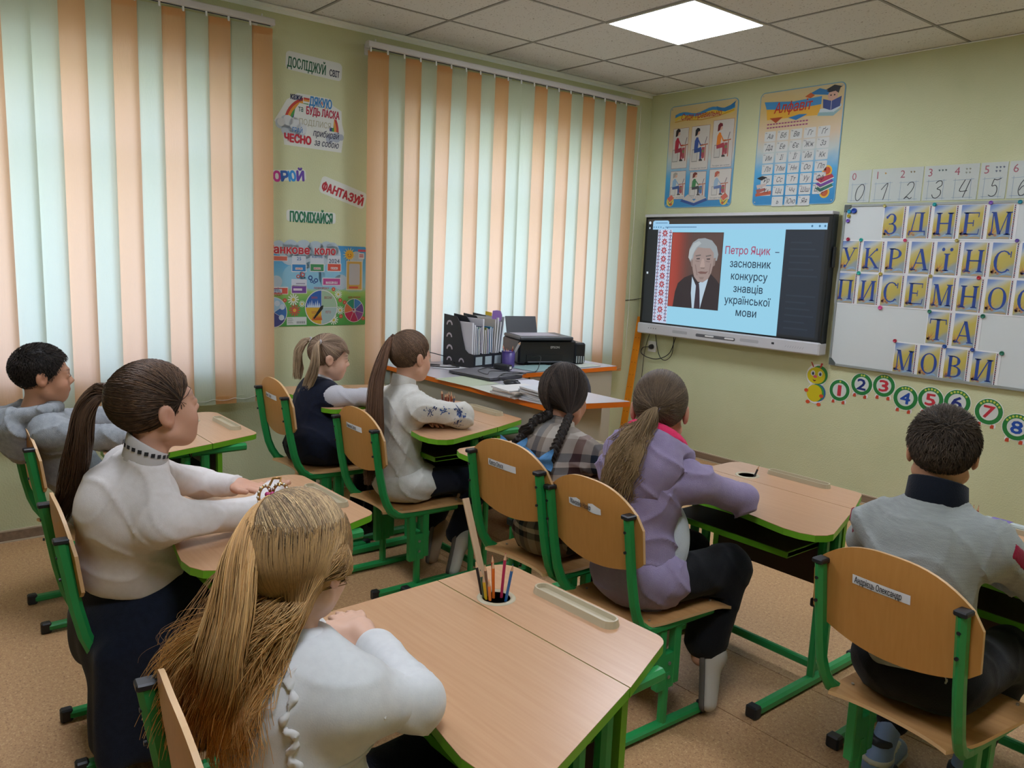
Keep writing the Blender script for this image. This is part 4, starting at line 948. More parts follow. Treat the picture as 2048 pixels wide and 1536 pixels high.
def smooth2(p, n=4):
    out = []
    for i in range(len(p)-1):
        a, b, c, d = p[max(i-1, 0)], p[i], p[i+1], p[min(i+2, len(p)-1)]
        for k in range(n):
            u = k/n; out.append(tuple(.5*(2*b[q]+(c[q]-a[q])*u+(2*a[q]-5*b[q]+4*c[q]-d[q])*u*u+(3*b[q]-3*c[q]+d[q]-a[q])*u**3) for q in (0, 1)))
    return out+[p[-1]]
cards = [(1.672, 1.812, '0'), (1.818, 2.122, '12'), (2.130, 2.424, '34'), (2.432, 2.567, '5'), (2.575, 2.86, '67')]
for x0, x1, ds in cards:
    lab = {'0': 'laminated number card with a handwritten zero, first of the row', '12': 'laminated card with handwritten one and two', '34': 'laminated card with handwritten three and four', '5': 'laminated card with a handwritten five', '67': 'laminated card with a handwritten six, last of the row'}[ds]
    t = thing('number_card', lab, 'card', M=on_board(x0, 1.857, 0))
    w = x1-x0; h_ = .195
    MB().box((w/2, h_/2, .0015), (w, h_, .003)).build('card_sheet', M_lam, t)
    f = Flat(t, .0032, rough=.3)
    for k, c in enumerate(ds):
        if c not in DG: continue
        cw = w/len(ds); bx = cw*k+cw*.14
        f.text(c, bx+.012, h_-.058, .062, 'a05a66', 2)
        r2 = random.Random(ord(c))
        for q in range(int(c)):
            n_ = int(c); ax = bx+.060+.018*(q % 3 if n_ > 4 else q % 2 if n_ == 4 else q); ay = h_-.028-.020*((q//3) if n_ > 4 else (q//2) if n_ == 4 else 0)
            f.poly([(ax-.006, ay+.004), (ax, ay-.006), (ax+.007, ay+.001), (ax+.001, ay+.006)], ['b58a3c', '7a6a4a', '4a5a58', '8a8d80', '5a6070', '55585c'][n_-1], 2)
        for a, b_ in (((-.004, .108), (cw*.72, .112)), ((-.004, .014), (cw*.72, .012))): f.line([(bx+a[0], a[1]), (bx+b_[0], b_[1])], .0016, '6f87a5', 2)
        for a in (.006, cw*.62): f.line([(bx+a, .004), (bx+a, .118)], .0016, '6f87a5', 2)
        for s_ in DG[c]: f.line(smooth2([(bx+.028+a*.062, .014+b_*.094) for a, b_ in s_]), .0040, '24272c', 3)
    f.build()
# ---------------------------------------------------------------- whiteboard
t = thing('whiteboard', 'white magnetic board with grey frame behind the blue and yellow letter cards', 'whiteboard', M=on_board(1.672, .842, 0))
MB().box((.75, .50, .010), (1.50, 1.0, .016)).build('board_surface', mat('board_enamel', 'c9cfce', .25), t)
MB().box((.75, .003, .012), (1.5, .014, .024)).box((.75, .997, .012), (1.5, .014, .024)).box((.004, .5, .012), (.012, 1.0, .024)).build('board_frame', mat('board_frame', '9aa09c', .4, metal=.3), t)
q = MB()
for y0, s in ((0, 1), (1.0, -1)): q.prism([(0, y0), (.045, y0), (.040, y0+.014*s), (.012, y0+.042*s), (0, y0+.045*s)][::s], .005, .026)
q.build('corner_cap', mat('corner_grey', '4c5450', .5), t)
# serif letter shapes, unit height
def stem(x, t_=.17, y0=0., y1=1., s0=1, s1=1):
    p = [[(x-t_/2, y0), (x+t_/2, y0), (x+t_/2, y1), (x-t_/2, y1)]]
    if s0: p.append([(x-t_/2-.08, y0), (x+t_/2+.08, y0), (x+t_/2+.08, y0+.035), (x+t_/2, y0+.06), (x-t_/2, y0+.06), (x-t_/2-.08, y0+.035)])
    if s1: p.append([(x-t_/2-.08, y1), (x-t_/2-.08, y1-.035), (x-t_/2, y1-.06), (x+t_/2, y1-.06), (x+t_/2+.08, y1-.035), (x+t_/2+.08, y1)])
    return p
def dia(x0, y0, x1, y1, t_): return [[(x0-t_/2, y0), (x0+t_/2, y0), (x1+t_/2, y1), (x1-t_/2, y1)]]
def hb(x0, x1, y, t_=.05): return [[(x0, y-t_/2), (x1, y-t_/2), (x1, y+t_/2), (x0, y+t_/2)]]
def arc2(cx, cy, rx, ry, a0, a1, tn=.05, tx=.17, n=12):
    out = []
    for i in range(n):
        q = []
        for a in (a0+(a1-a0)*i/n, a0+(a1-a0)*(i+1)/n):
            r = math.radians(a); th = tn+(tx-tn)*abs(math.cos(r))**1.4; q.append((r, th))
        (r0, h0), (r1, h1) = q
        out.append([(cx+rx*math.cos(r0), cy+ry*math.sin(r0)), (cx+rx*math.cos(r1), cy+ry*math.sin(r1)), (cx+(rx-h1)*math.cos(r1), cy+(ry-min(h1, .06))*math.sin(r1)), (cx+(rx-h0)*math.cos(r0), cy+(ry-min(h0, .06))*math.sin(r0))])
    return out
def bulb(x, y, r=.07): return [circ(x, y, r, 12)]
G = {
 'З': arc2(.38, .74, .30, .26, 150, -85)+arc2(.38, .27, .36, .27, 85, -150)+hb(.25, .45, .50)+bulb(.13, .82)+bulb(.08, .16),
 'Д': dia(.16, .05, .34, 1, .06)+stem(.70, .17, .04, 1, 0, 1)+hb(.28, .84, .975)+hb(.02, .96, .05, .06)+dia(.03, -.16, .05, .05, .05)+dia(.94, -.16, .92, .05, .05),
 'Н': stem(.20)+stem(.82)+hb(.2, .82, .51, .06), 'Е': stem(.22)+hb(.2, .86, .975)+hb(.2, .60, .52)+hb(.2, .90, .025)+dia(.84, .78, .86, 1, .04)+dia(.88, 0, .92, .26, .04)+dia(.60, .38, .60, .66, .04),
 'М': stem(.12, .06)+dia(.18, 1, .50, .02, .17)+dia(.52, .02, .86, 1, .05)+stem(.90, .17), 'У': dia(.20, 1, .52, .36, .17)+dia(.34, .06, .84, 1, .06)+bulb(.26, .07, .08)+hb(.02, .36, .98)+hb(.68, .98, .98),
 'К': stem(.20)+dia(.28, .5, .72, .9, .08)+bulb(.78, .92, .07)+dia(.40, .54, .86, .02, .17)+hb(.68, 1.0, .02), 'Р': stem(.24)+arc2(.40, .74, .44, .25, 90, -90)+hb(.2, .45, .975)+hb(.24, .45, .505),
 'А': dia(.12, 0, .48, 1, .06)+dia(.84, 0, .50, 1, .18)+hb(.24, .74, .33)+hb(0, .26, .02)+hb(.66, 1.0, .02), 'Ї': stem(.5, .17, 0, .86)+bulb(.28, 1.06, .09)+bulb(.72, 1.06, .09),
 'С': arc2(.50, .5, .46, .5, 42, 318)+dia(.86, .70, .86, .96, .05)+bulb(.84, .14, .03), 'П': stem(.20)+stem(.82)+hb(.2, .82, .97), 'И': stem(.20)+stem(.82)+dia(.28, .06, .74, .94, .07),
 'О': arc2(.5, .5, .46, .5, 0, 360, n=24), 'Т': stem(.5)+hb(.04, .96, .97)+dia(.05, .76, .07, 1, .05)+dia(.95, .76, .93, 1, .05), 'В': stem(.22)+arc2(.42, .755, .34, .235, 90, -90)+arc2(.42, .27, .42, .27, 90, -90)+hb(.2, .45, .975)+hb(.2, .45, .53)+hb(.2, .45, .025),
 'Ь': stem(.24)+arc2(.42, .27, .42, .27, 90, -90)+hb(.24, .45, .53)+hb(.24, .45, .025)}
M_card = gradmat('letter_card_print', [(0, '8e9a9c'), (.10, 'b0a45c'), (.36, 'b8a94e'), (.50, 'bdb27a'), (.60, 'b2bab8'), (.72, '7c94c0'), (1, '4468a8')], scale=4.3, off=-.02, rough=.4, diag=-.62)
rows = [('ЗДНЕМ', 1.922, 1.634, 'top row'), ('УКРАЇНСЬ', 1.668, 1.430, 'second row'), ('ПИСЕМНОС', 1.664, 1.232, 'third row'), ('ТА', 2.250, 1.034, 'short row of two'), ('МОВИ', 2.078, .834, 'lowest row')]
seen = {}
for word, x0, z0, rn_ in rows:
    for k, ch in enumerate(word):
        if x0+.146*k > 2.76: continue
        seen[(ch, rn_)] = 1
        t = thing('letter_card', 'blue and yellow card with the letter %s, %s card of the %s' % (ch, ['first', 'second', 'third', 'fourth', 'fifth', 'sixth', 'seventh', 'eighth'][k], rn_), 'letter card', M=on_board(x0+.146*k, z0, -.0185-.0006*(k % 2), random.Random(k+len(word)).uniform(-.006, .006)))
        w, h_ = .147, .200
        MB().box((w/2, h_/2, .0006), (w, h_, .0012)).build('card_paper', M_paper, t)
        MB().box((.062, .100, .0014), (.116, .186, .0004)).build('card_print', M_card, t)
        f = Flat(t, .0017, rough=.45, step=.00015)
        x = .128
        for j in range(17):
            y = .012+.0108*j
            f.poly([(x-.0045, y), (x, y-.005), (x+.0045, y), (x, y+.005)], ['7a2f3c', '3c3550'][j % 2], 1); f.rect(x-.0065, y+.0048, x+.0065, y+.0062, '4a4558', 1)
        r2 = random.Random(3)
        for j in range(9): a = math.radians(35+14*j); f.poly([(.018, .03), (.022+.02*math.cos(a), .034+.02*math.sin(a)), (.022+.055*math.cos(a), .034+.055*math.sin(a)), (.026+.02*math.cos(a), .032+.02*math.sin(a))], ['c2863a', 'c99a4a', 'a9794a'][j % 3], 2)
        for j in range(8): f.disc(.012+r2.random()*.04, .014+r2.random()*.028, .004+r2.random()*.005, ['a87a5c', '8d6a70', 'bb8f52', '7d5f52'][j % 4], 3, n=8)
        f.poly([(.055, .018), (.075, .034), (.10, .036), (.115, .022), (.09, .028), (.07, .020)], '86a6c4', 3); f.poly([(.05, .010), (.08, .012), (.115, .010), (.115, .016), (.07, .018)], 'b99a6a', 3)
        hh = .122 if ch not in 'ДЇ' else .114; y0 = .030 if ch != 'Д' else .042
        for p in G[ch]: f.poly([(.014+a*.100, y0+b*hh) for a, b in p], '26458f', 5, 'letter')
        f.build()
def magnet(x, z, r, c, lab, d=.0215):
    t = thing('magnet', lab, 'magnet', M=on_board(x, z, -d))
    MB().lathe([(r, 0), (r, .006), (r*.7, .0095), (r*.66, .0075), (0, .007)], 16).build('magnet_body', mat('magnet_'+c, c, .3), t)
for x, z, r, c, lab in ((1.735, 1.806, .017, '1c3f96', 'large dark blue magnet at the top left of the whiteboard'), (1.704, 1.803, .012, '2391b4', 'light blue magnet touching the whiteboard corner cap'), (1.704, 1.776, .011, 'b3a22c', 'yellow magnet in the magnet column at top left of the whiteboard'), (1.702, 1.746, .012, '6a4aa8', 'purple magnet lowest at top left of the whiteboard'),
     (1.925, 1.832, .010, 'b0a860', 'pale yellow magnet left of the letter З card'), (2.215, 1.833, .011, '16999c', 'teal magnet above the letter Н of the top row'), (2.512, 1.836, .011, '7a52b0', 'purple magnet above the letter М of the top row'), (2.655, 1.836, .011, '17869c', 'teal magnet at the top right corner of the top letter row'),
     (1.715, 1.633, .011, 'a32344', 'dark red magnet on the letter У card'), (1.80, 1.630, .011, '1a9c90', 'teal magnet between the letters У and К'), (2.07, 1.630, .010, 'c43a64', 'pink magnet above the letter А of the second row'), (2.36, 1.632, .010, 'b0a45a', 'pale yellow magnet above the letter Н of the second row'), (2.665, 1.634, .010, '5b4494', 'violet magnet at the right edge above the letter С'),
     (1.807, 1.428, .012, '17a392', 'teal magnet above the letter И of the third row'), (1.945, 1.428, .011, 'b8a84a', 'yellow magnet above the letter С of the third row'), (2.24, 1.428, .010, 'a89a52', 'dull yellow magnet above the letter М of the third row'), (2.50, 1.430, .011, 'b02430', 'red magnet above the letter О of the third row'),
     (1.966, 1.226, .013, 'd0508e', 'pink magnet alone below the letters С and Е'), (2.258, 1.226, .011, '1d6e56', 'dark green magnet at the left of the letter Т'), (2.546, 1.222, .012, '1d6e56', 'dark green magnet at the right of the letters ТА'), (2.078, 1.036, .011, 'b02c44', 'red magnet at the left corner of the lowest row'), (2.365, 1.034, .012, '1c4f9c', 'blue magnet above the letter В'), (2.515, 1.032, .011, '1f4290', 'blue magnet above the letter И of the lowest row'), (2.665, 1.030, .012, '1d6e56', 'dark green magnet at the right corner of the lowest row')):
    magnet(x, z, r, c, lab)
# ---------------------------------------------------------------- caterpillar numbers
t = thing('caterpillar_cutout', 'yellow cartoon caterpillar head cutout with red feelers, left of number one', 'wall cutout', M=on_board(1.585, .690, 0) @ Matrix.Diagonal((1.28, 1.18, 1, 1)))
o = MB().prism(circ(0, .055, .058, 24, .062), 0, .002).prism(circ(.002, -.045, .050, 24, .058), 0, .002).build('white_backing', M_paper, t)
f = Flat(t, .0023, rough=.35, step=.0002)
f.disc(.014, .060, .046, '2e7a3a', 1, ry=.052); f.disc(.012, -.040, .046, '2a5c8a', 1, ry=.05); f.disc(.006, -.042, .043, '3a8a3a', 2, ry=.048); f.disc(-.003, .054, .050, 'c9bc1e', 3, ry=.046); f.disc(-.004, -.045, .043, 'c4b41c', 3, ry=.048)
for sx in (-.022, .018): f.disc(sx, .066, .012, 'd9d9d4', 4, ry=.015); f.disc(sx+.001, .064, .007, '4a6a8a', 5, ry=.010); f.disc(sx+.001, .063, .004, '15181c', 6, ry=.006)
f.disc(-.008, .048, .011, 'c4566a', 5, ry=.008); f.poly([(-.022, .033), (-.012, .028), (.0, .030), (-.006, .021), (-.014, .022)], '5a1a1a', 5)
for sx in (-.022, .016): f.poly([(sx-.004, .10), (sx+.004, .10), (sx+.004+sx*.6, .125), (sx-.006+sx*.5, .127)], 'b23428', 2)
for a, b_ in ((-.05, -.035), (.036, -.055), (-.036, -.098), (.026, -.104)): f.disc(a, b_, .012, 'c9502c', 5, ry=.010)
f.build()
nums = [(1.751, .682, '1', 'b8303e'), (1.892, .742, '2', '1c3070'), (2.032, .754, '3', 'b8303e'), (2.170, .700, '4', '1f4a9c'), (2.315, .715, '5', 'b8303e'), (2.462, .722, '6', '1c2c74'), (2.632, .698, '7', 'b8303e'), (2.78, .638, '8', '1f4a9c')]
for i, (x, z, c, col) in enumerate(nums):
    t = thing('number_cutout', 'round green caterpillar segment cutout with a %s %s' % ('red' if col[0] == 'b' else 'blue', ['one', 'two', 'three', 'four', 'five', 'six', 'seven', 'eight'][i]), 'wall cutout', M=on_board(x, z, 0, [.0, -.05, .02, -.06, -.02, -.12, -.08, -.05][i]))
    r = .068 if i < 3 else .072
    bk_ = MB().prism(circ(0, 0, r+.003, 28), 0, .002)
    for sx in (-.036, .036): bk_.prism(circ(sx, -r-.002, .014, 12, .016), 0, .002)
    bk_.build('white_backing', M_paper, t)
    f = Flat(t, .0023, rough=.35, step=.0002); f.disc(0, 0, r, '25773a', 1, n=28); f.disc(0, 0, r*.68, 'c5cbc6', 2, n=28)
    for j in range(int(c)): a = math.pi/2+(j-(int(c)-1)/2)*-.30; f.disc(r*.84*math.cos(a), r*.84*math.sin(a), .0065, 'b5c052', 3, n=10)
    for sx in (-.034, .034): f.poly([(sx-.007, -r+.004), (sx+.007, -r+.004), (sx+.009, -r-.016), (sx-.010, -r-.018), (sx-.012, -r-.008)], 'b8462c', 3)
    f.text(c, 0, -.034, .096, col, 4, bold=.045, fit=.020 if c == '1' else .056); f.build()
# ---------------------------------------------------------------- socket and cables
t = thing('wall_socket', 'white wall socket with black plug under the wall screen', 'socket', M=on_board(.17, .788, 0))
MB().prism(rrect(-.042, -.042, .042, .042, .008), 0, .009).build('cover_plate', M_white, t); MB().lathe([(.021, .009), (.021, .0095), (0, .0095)], 16).build('socket_well', mat('socket_grey', 'b0b0ac', .5), t)
t = thing('power_plug', 'round black plug in the wall socket', 'plug', M=on_board(.172, .787, -.0095))
MB().lathe([(.0, 0), (.019, 0), (.020, .014), (.014, .03), (.006, .034), (0, .034)], 16).build('plug_body', M_cap, t)
cable('black cable looping from the plug up to the wall screen', [(.17, -.045, .787), (.11, -.045, .775), (.08, -.03, .73), (.14, -.02, .70), (.25, -.02, .70), (.36, -.02, .76), (.42, -.03, .90)], .0035)
cable('second black cable looping under the wall screen', [(.215, -.03, .90), (.23, -.02, .80), (.27, -.02, .715), (.33, -.02, .70), (.385, -.02, .76), (.40, -.03, .90)], .003)
cable('long thin black cable hanging from the screen to the floor beside the orange ruler', [(.16, -.03, .90), (.115, -.015, .80), (.095, -.012, .70), (.085, -.012, .50), (.07, -.012, .28), (.06, -.02, .06), (.05, -.05, .01)], .0025)
cable('thin black cable crossing the corner to the wall screen', [(.006, -.42, 1.13), (.005, -.25, 1.135), (.01, -.04, 1.15), (.06, -.012, 1.165), (.12, -.015, 1.17)], .0025)
# ================================================================ sticker wall between the blinds
def sticker(label, y, z, rot=0.0, name='wall_sticker', cat='sticker'):
    return thing(name, label, cat, M=on_window(y, z, 0, rot))
def outline(pts, d):
    """grow a convex-ish outline"""
    cx = sum(p[0] for p in pts)/len(pts); cy = sum(p[1] for p in pts)/len(pts)
    return [(x+d*(1 if x > cx else -1), y+d*(1 if y > cy else -1)) for x, y in pts]
M_stk = mat('sticker_white', 'cdd0ca', .5)
def word(label, y, z, w_, txt, size, col, rot, bold=.02, sx=.9, shear=0, cols=None, extra=None, hh=None, fit_=None):
    t = sticker(label, y, z, rot); h_ = hh or size*.62
    MB().prism(rrect(-w_/2, -h_*.55, w_/2, h_*.75, h_*.3), 0, .0012).build('sticker_backing', M_stk, t)
    f = Flat(t, .0016, step=.0002)
    if cols:
        n = len(txt)
        for k, ch in enumerate(txt): f.text(ch, -w_/2+.012+(w_-.024)*(k+.5)/n, -size*.36, size, cols[k % len(cols)], 2, bold=bold, rot=.08*math.sin(k*2), fit=(w_-.024)/n*.86)
    else: f.text(txt, extra or 0, -size*.36, size, col, 2, bold=bold, fit=fit_ or w_*.86, shear=shear)
    return t, f
t, f = word('white sticker with a dark green call to explore the world, topmost on the wall', -2.785, 2.437, .335, 'ДОСЛІДЖУЙ', .072, '1c5a3c', -.045, extra=-.045, fit_=.225, hh=.075, bold=.03)
f.text('СВІТ', .122, -.024, .048, '20263c', 3, bold=.035, fit=.06); f.build()
t, f = word('multicoloured ОРЮЙ word sticker cut off by the left blind', -2.985, 1.832, .30, 'ТВОРЮЙ', .072, '', .10, cols=['c02a78', 'd04a2a', 'b82a86', '24569e', '2a86c8', '5a3a94'], sx=.72, bold=.09); f.build()
t, f = word('red ФАНТАЗУЙ word sticker slanting down beside the right blind', -2.605, 1.765, .30, 'ФАНТАЗУЙ', .064, 'a82430', -.28, cols=['a82430'], sx=.66, bold=.08, hh=.075); f.build()
t, f = word('dark green ПОСМІХАЙСЯ word sticker above the blue morning poster', -2.802, 1.618, .30, 'ПОСМІХАЙСЯ', .078, '1c6a4a', .0, sx=.52, bold=.055); f.build()
# rainbow sticker, local origin at its middle
t = sticker('rainbow and cloud sticker with thank-you and please wording', -2.80, 2.14, -.02)
bl = [(-.22, -.02), (-.19, .03), (-.15, .10), (-.09, .145), (.10, .148), (.13, .11), (.18, .09), (.185, .02), (.20, -.03), (.185, -.14), (-.16, -.14), (-.17, -.07)]
MB().prism(bl[::-1] if poly_area(bl) < 0 else bl, 0, .0012).build('sticker_backing', M_stk, t)
f = Flat(t, .0015, step=.0002)
for k, c in enumerate(('b03428', 'c98a2c', '3d8a3c', '35357c')):
    r = .165-.014*k; q = []
    for j in range(22):
        a = math.pi*(j/21); q.append((a, r))
    for j in range(21):
        a0, a1 = math.pi*j/21, math.pi*(j+1)/21
        f.poly([((r)*math.cos(a0), -.03+r*math.sin(a0)), (r*math.cos(a1), -.03+r*math.sin(a1)), ((r-.0145)*math.cos(a1), -.03+(r-.0145)*math.sin(a1)), ((r-.0145)*math.cos(a0), -.03+(r-.0145)*math.sin(a0))], c, 1)
for x, y, r in ((-.185, -.03, .028), (-.15, -.015, .034), (-.11, -.03, .04), (-.07, -.05, .036), (-.15, -.06, .03), (-.10, -.07, .03)): f.disc(x, y, r, 'a9b4bc', 2)
for x, y, r in ((-.18, -.022, .022), (-.14, -.008, .028), (-.10, -.02, .034), (-.06, -.04, .03)): f.disc(x, y, r, 'c3c8c9', 3)
for x, y, r in ((.15, -.06, .028), (.11, -.075, .024), (.18, -.055, .018)): f.disc(x, y, r, 'a3abb8', 2)
f.poly([(-.11, .005), (.13, -.01), (.14, .085), (-.075, .095), (-.10, .06)], 'cdd0ca', 3)
f.text('кажи', -.095, .108, .048, '232a4e', 6, bold=.04, fit=.066); f.rect(-.055, .098, .0, .138, 'cdd0ca', 4); f.text('ДЯКУЮ', .05, .092, .066, 'cdd0ca', 5, bold=.13, fit=.135); f.text('ДЯКУЮ', .05, .092, .066, '2878b4', 6.6, bold=.05, fit=.135)
f.rect(-.052, .118, -.012, .128, 'b03428', 5); f.rect(-.052, .108, -.012, .118, 'c98a2c', 5)
f.text('та', -.068, .050, .044, '2b5c50', 6, bold=.02, fit=.028); f.text('БУДЬ ЛАСКА', .066, .042, .056, 'cdd0ca', 5, bold=.13, fit=.20); f.text('БУДЬ ЛАСКА', .066, .042, .056, 'a62440', 6.6, bold=.055, fit=.20)
f.text('подiлися'.replace('i', 'і').upper(), .02, -.018, .044, '9c9a80', 6, fit=.19)
f.text('ГРАЙ', -.085, -.066, .036, '2a72b0', 6, bold=.02, fit=.058); f.text('прибирай', .088, -.070, .052, '262b44', 6, bold=.012, shear=.3, fit=.16)
f.text('ЧЕСНО', -.082, -.120, .058, 'b01f30', 6, bold=.09, fit=.155); f.text('за собою', .092, -.120, .050, '262b44', 6, bold=.012, shear=.3, fit=.15)
f.build()
# morning circle poster: U over wall y -3.12..-2.446, V over z 1.0..1.467
t = thing('poster', 'bright blue and green morning calendar poster with dials, partly behind the left blind', 'poster', M=on_window(-2.446, 1.0, 0))
def pm(X, Y):
    return ((X-1670)/1630*.594, (1-(Y-(45+(X-40)/1630*85))/(1430-(X-40)/1630*100))*.466)
MB().prism([(-.70, 0)]+rrect(-.70, 0, 0, .466, .02)[:12]+[(-.70, .466)], 0, .003).build('poster_sheet', gradmat('morning_print', [(0, '3f8a3c'), (.28, '5a9a48'), (.40, '8fb25e'), (.46, '86b4c4'), (.7, '5ba0c8'), (1, '2f7fb8')], scale=2.1, off=-.06), t)
f = Flat(t, .0034, rough=.4, step=.0002)
def P(X, Y, r, c, L, ry=None, n=18): x, y = pm(X, Y); f.disc(x, y, r, c, L, n=n, ry=ry)
def RR(X0, Y0, X1, Y1, c, L, r=0): a, b = pm(X0, Y1), pm(X1, Y0); f.rect(a[0], a[1], b[0], b[1], c, L, r=r)
for X, Y, r in ((150, 120, .04), (350, 140, .05), (560, 160, .055), (760, 180, .055), (950, 170, .05), (1050, 160, .04), (330, 240, .06), (600, 300, .06), (850, 310, .05), (1060, 250, .05), (1480, 330, .045), (110, 700, .035), (1200, 720, .045)): P(X, Y, r, 'a4b4bf', 1)
for X, Y, r in ((400, 620, .07), (700, 600, .08), (1000, 620, .07)): P(X, Y, r, '7fb0c6', 1)
x, y = pm(360, 235)
for c, b, L in (('c9c2bf', .12, 3), ('ad1f30', .06, 4)):
    f.text('анкове', *pm(365, 225), .062, c, L, bold=b, fit=.212); f.text('коло', *pm(925, 248), .062, c, L, bold=b, fit=.128); f.text('Р', *pm(25, 200), .066, c, L, bold=b)
for k in range(14):
    a = k*math.pi/7; x, y = pm(1350, 255); f.poly([(x+.02*math.cos(a-.2), y+.02*math.sin(a-.2)), (x+.045*math.cos(a), y+.045*math.sin(a)), (x+.02*math.cos(a+.2), y+.02*math.sin(a+.2))], 'd5c06a', 3)
P(1350, 255, .027, 'd1a02c', 4); P(1325, 250, .003, '5a3a1a', 5); P(1372, 250, .003, '5a3a1a', 5); x, y = pm(1350, 268); f.line([(x-.012, y), (x-.005, y-.008), (x+.006, y-.008), (x+.013, y)], .003, 'a0401c', 5)
RR(1505, 175, 1650, 205, 'b8465a', 3); RR(1515, 235, 1620, 325, 'c6c4c4', 3); RR(1530, 255, 1605, 270, 'a84848', 4); RR(1530, 285, 1605, 300, 'a84848', 4)
for X, c, s_, s2 in ((480, '2a72a8', '25', 'число'), (785, '3a7f50', 'ЖОВТЕНЬ', 'місяць'), (1080, 'c04c3a', '2024', 'рік')):
    RR(X-115, 275, X+115, 440, 'b9c0c8', 2); RR(X-122, 405, X+125, 535, 'c9c6c4', 3); RR(X-112, 415, X+112, 522, c, 4); RR(X-60, 465, X+60, 500, 'c9bcb8', 5); f.text(s2, *pm(X, 496), .016, 'a04040', 6, bold=.01, fit=.038)
    f.text(s_, *pm(X, 340 if s_ == '25' else 305 if X == 785 else 395), .026 if s_ == '25' else .017 if X == 785 else .034, '2b5f94' if X != 1080 else '3a4a60', 5, bold=.02, fit=.026 if s_ == '25' else .068)
RR(45, 265, 295, 345, 'c9c2c0', 3); RR(60, 275, 285, 335, 'bf5f4e', 4); RR(45, 790, 300, 915, 'c9c2c0', 3); RR(45, 810, 290, 905, 'bf4f40', 4); RR(45, 825, 200, 890, 'bac4cc', 5); f.text('НИЙ', *pm(100, 850), .018, '3f5c90', 6, bold=.02); f.text('ДЕНЬ', *pm(115, 882), .018, '3f5c90', 6, bold=.02)
RR(355, 665, 610, 790, 'c0c3cc', 3); RR(350, 770, 612, 905, 'c9c6c4', 3); RR(362, 785, 600, 895, '6a3c86', 4); RR(385, 820, 530, 855, 'c9bcc4', 5); RR(430, 730, 580, 745, '8a8698', 5)
RR(875, 650, 1195, 775, 'c9c2c6', 3); RR(888, 662, 1185, 762, 'a8407c', 4); RR(935, 710, 1140, 745, 'c9bcc4', 5); f.text('ТЕМА ДНЯ', *pm(1040, 742), .016, '8a3a6c', 6, bold=.015, fit=.068)
for X, Y, c, r in ((540, 585, 'b0433c', .013), (465, 615, 'b0433c', .011), (670, 640, '22437c', .014), (765, 685, '22437c', .013), (690, 700, '22437c', .009), (735, 715, '22437c', .009)): P(X, Y, r, c, 4); P(X, Y, r*.5, '7fb0c6', 5)
RR(1295, 370, 1590, 860, 'c9c4b8', 3); RR(1308, 380, 1575, 845, 'bd9a4c', 4); RR(1345, 415, 1540, 770, 'b0b0b4', 5, .01); RR(1345, 800, 1510, 830, 'c05040', 5)
for X, Y, r, petals, cc in ((385, 1010, .034, 'c9ccc0', 'b9a840'), (405, 1195, .034, 'b5433c', 'c59a3a'), (1155, 930, .024, 'c9ccc0', 'b9a840'), (1190, 1205, .026, 'c9ccc0', 'b9a840'), (1075, 1370, .03, 'c9ccc0', 'b9a840'), (530, 1085, .02, 'c9ccc0', 'b9a840')):
    x, y = pm(X, Y)
    for k in range(12): a = k*math.pi/6; f.poly([(x+r*.2*math.cos(a-.5), y+r*.2*math.sin(a-.5)), (x+r*math.cos(a-.1), y+r*math.sin(a-.1)), (x+r*math.cos(a+.1), y+r*math.sin(a+.1)), (x+r*.2*math.cos(a+.5), y+r*.2*math.sin(a+.5))], petals, 3)
    f.disc(x, y, r*.3, cc, 4)
for X, Y in ((1070, 840), (1190, 1030), (1270, 1070), (1205, 1310), (245, 1020), (1610, 1350)): P(X, Y, .012, 'b5433c', 3); P(X, Y, .004, 'c9a060', 4)
def pie(X, Y, r, cols, hub, ring='c9c6c4', a0=90, rx=.92):
    x, y = pm(X, Y); f.disc(x, y, r*1.05*rx, ring, 6, ry=r*1.05, n=30); n = len(cols)
    for k, c in enumerate(cols):
        q = [(x, y)]+[(x+r*rx*math.cos(math.radians(a0-360*(k+j/8)/n)), y+r*math.sin(math.radians(a0-360*(k+j/8)/n))) for j in range(9)]; f.poly(q, c, 7)
        a = math.radians(a0-360*k/n); f.line([(x, y), (x+r*rx*math.cos(a), y+r*math.sin(a))], .002, ring, 8)
    return x, y
x, y = pie(860, 1150, .098, ['8fa98c', '93aaa6', 'c29a2a', '24559a'], None, rx=1.0)
f.text('ЗИМА', x-.045, y+.05, .018, 'a04a44', 9, bold=.02, fit=0.04); f.text('ВЕСНА', x+.042, y+.05, .019, '8a3c44', 9, bold=.02, fit=0.048); f.text('ОСІНЬ', x-.042, y-.035, .018, 'a04a3a', 9, bold=.02, fit=0.04); f.text('ЛІТО', x+.042, y-.035, .019, 'a04a3a', 9, bold=.02, fit=0.035); f.text('ПОРИ РОКУ', x, y+.106, .016, 'a83a34', 9, bold=.02, fit=.095)
for k in range(7): f.poly([(x-.09+.012*k, y+.002), (x-.085+.012*k, y+.028+.008*(k % 3)), (x-.078+.012*k, y+.002)], 'b7c6d2', 8)
for k in range(6): f.poly([(x-.06+.010*k, y-.075), (x-.052+.010*k, y-.045+.006*(k % 2)), (x-.045+.010*k, y-.075)], 'b85a20', 8)
f.poly([(x-.004, y+.008), (x+.012, y+.012), (x+.008, y-.01), (x-.045, y-.068), (x-.052, y-.062)], '15181c', 10)
x, y = pie(1440, 1210, .068, ['2f7ab8', '5a3f86', '7c3f80', 'a02050', 'ae2048', 'c06a3c', '1f8064'], None); f.disc(x, y, .013, 'b0aab0', 9); f.disc(x-.004, y+.004, .006, '8c2038', 10); f.text('ДНІ ТИЖНЯ', x, y+.074, .013, 'a83a34', 9, bold=.02, fit=.08)
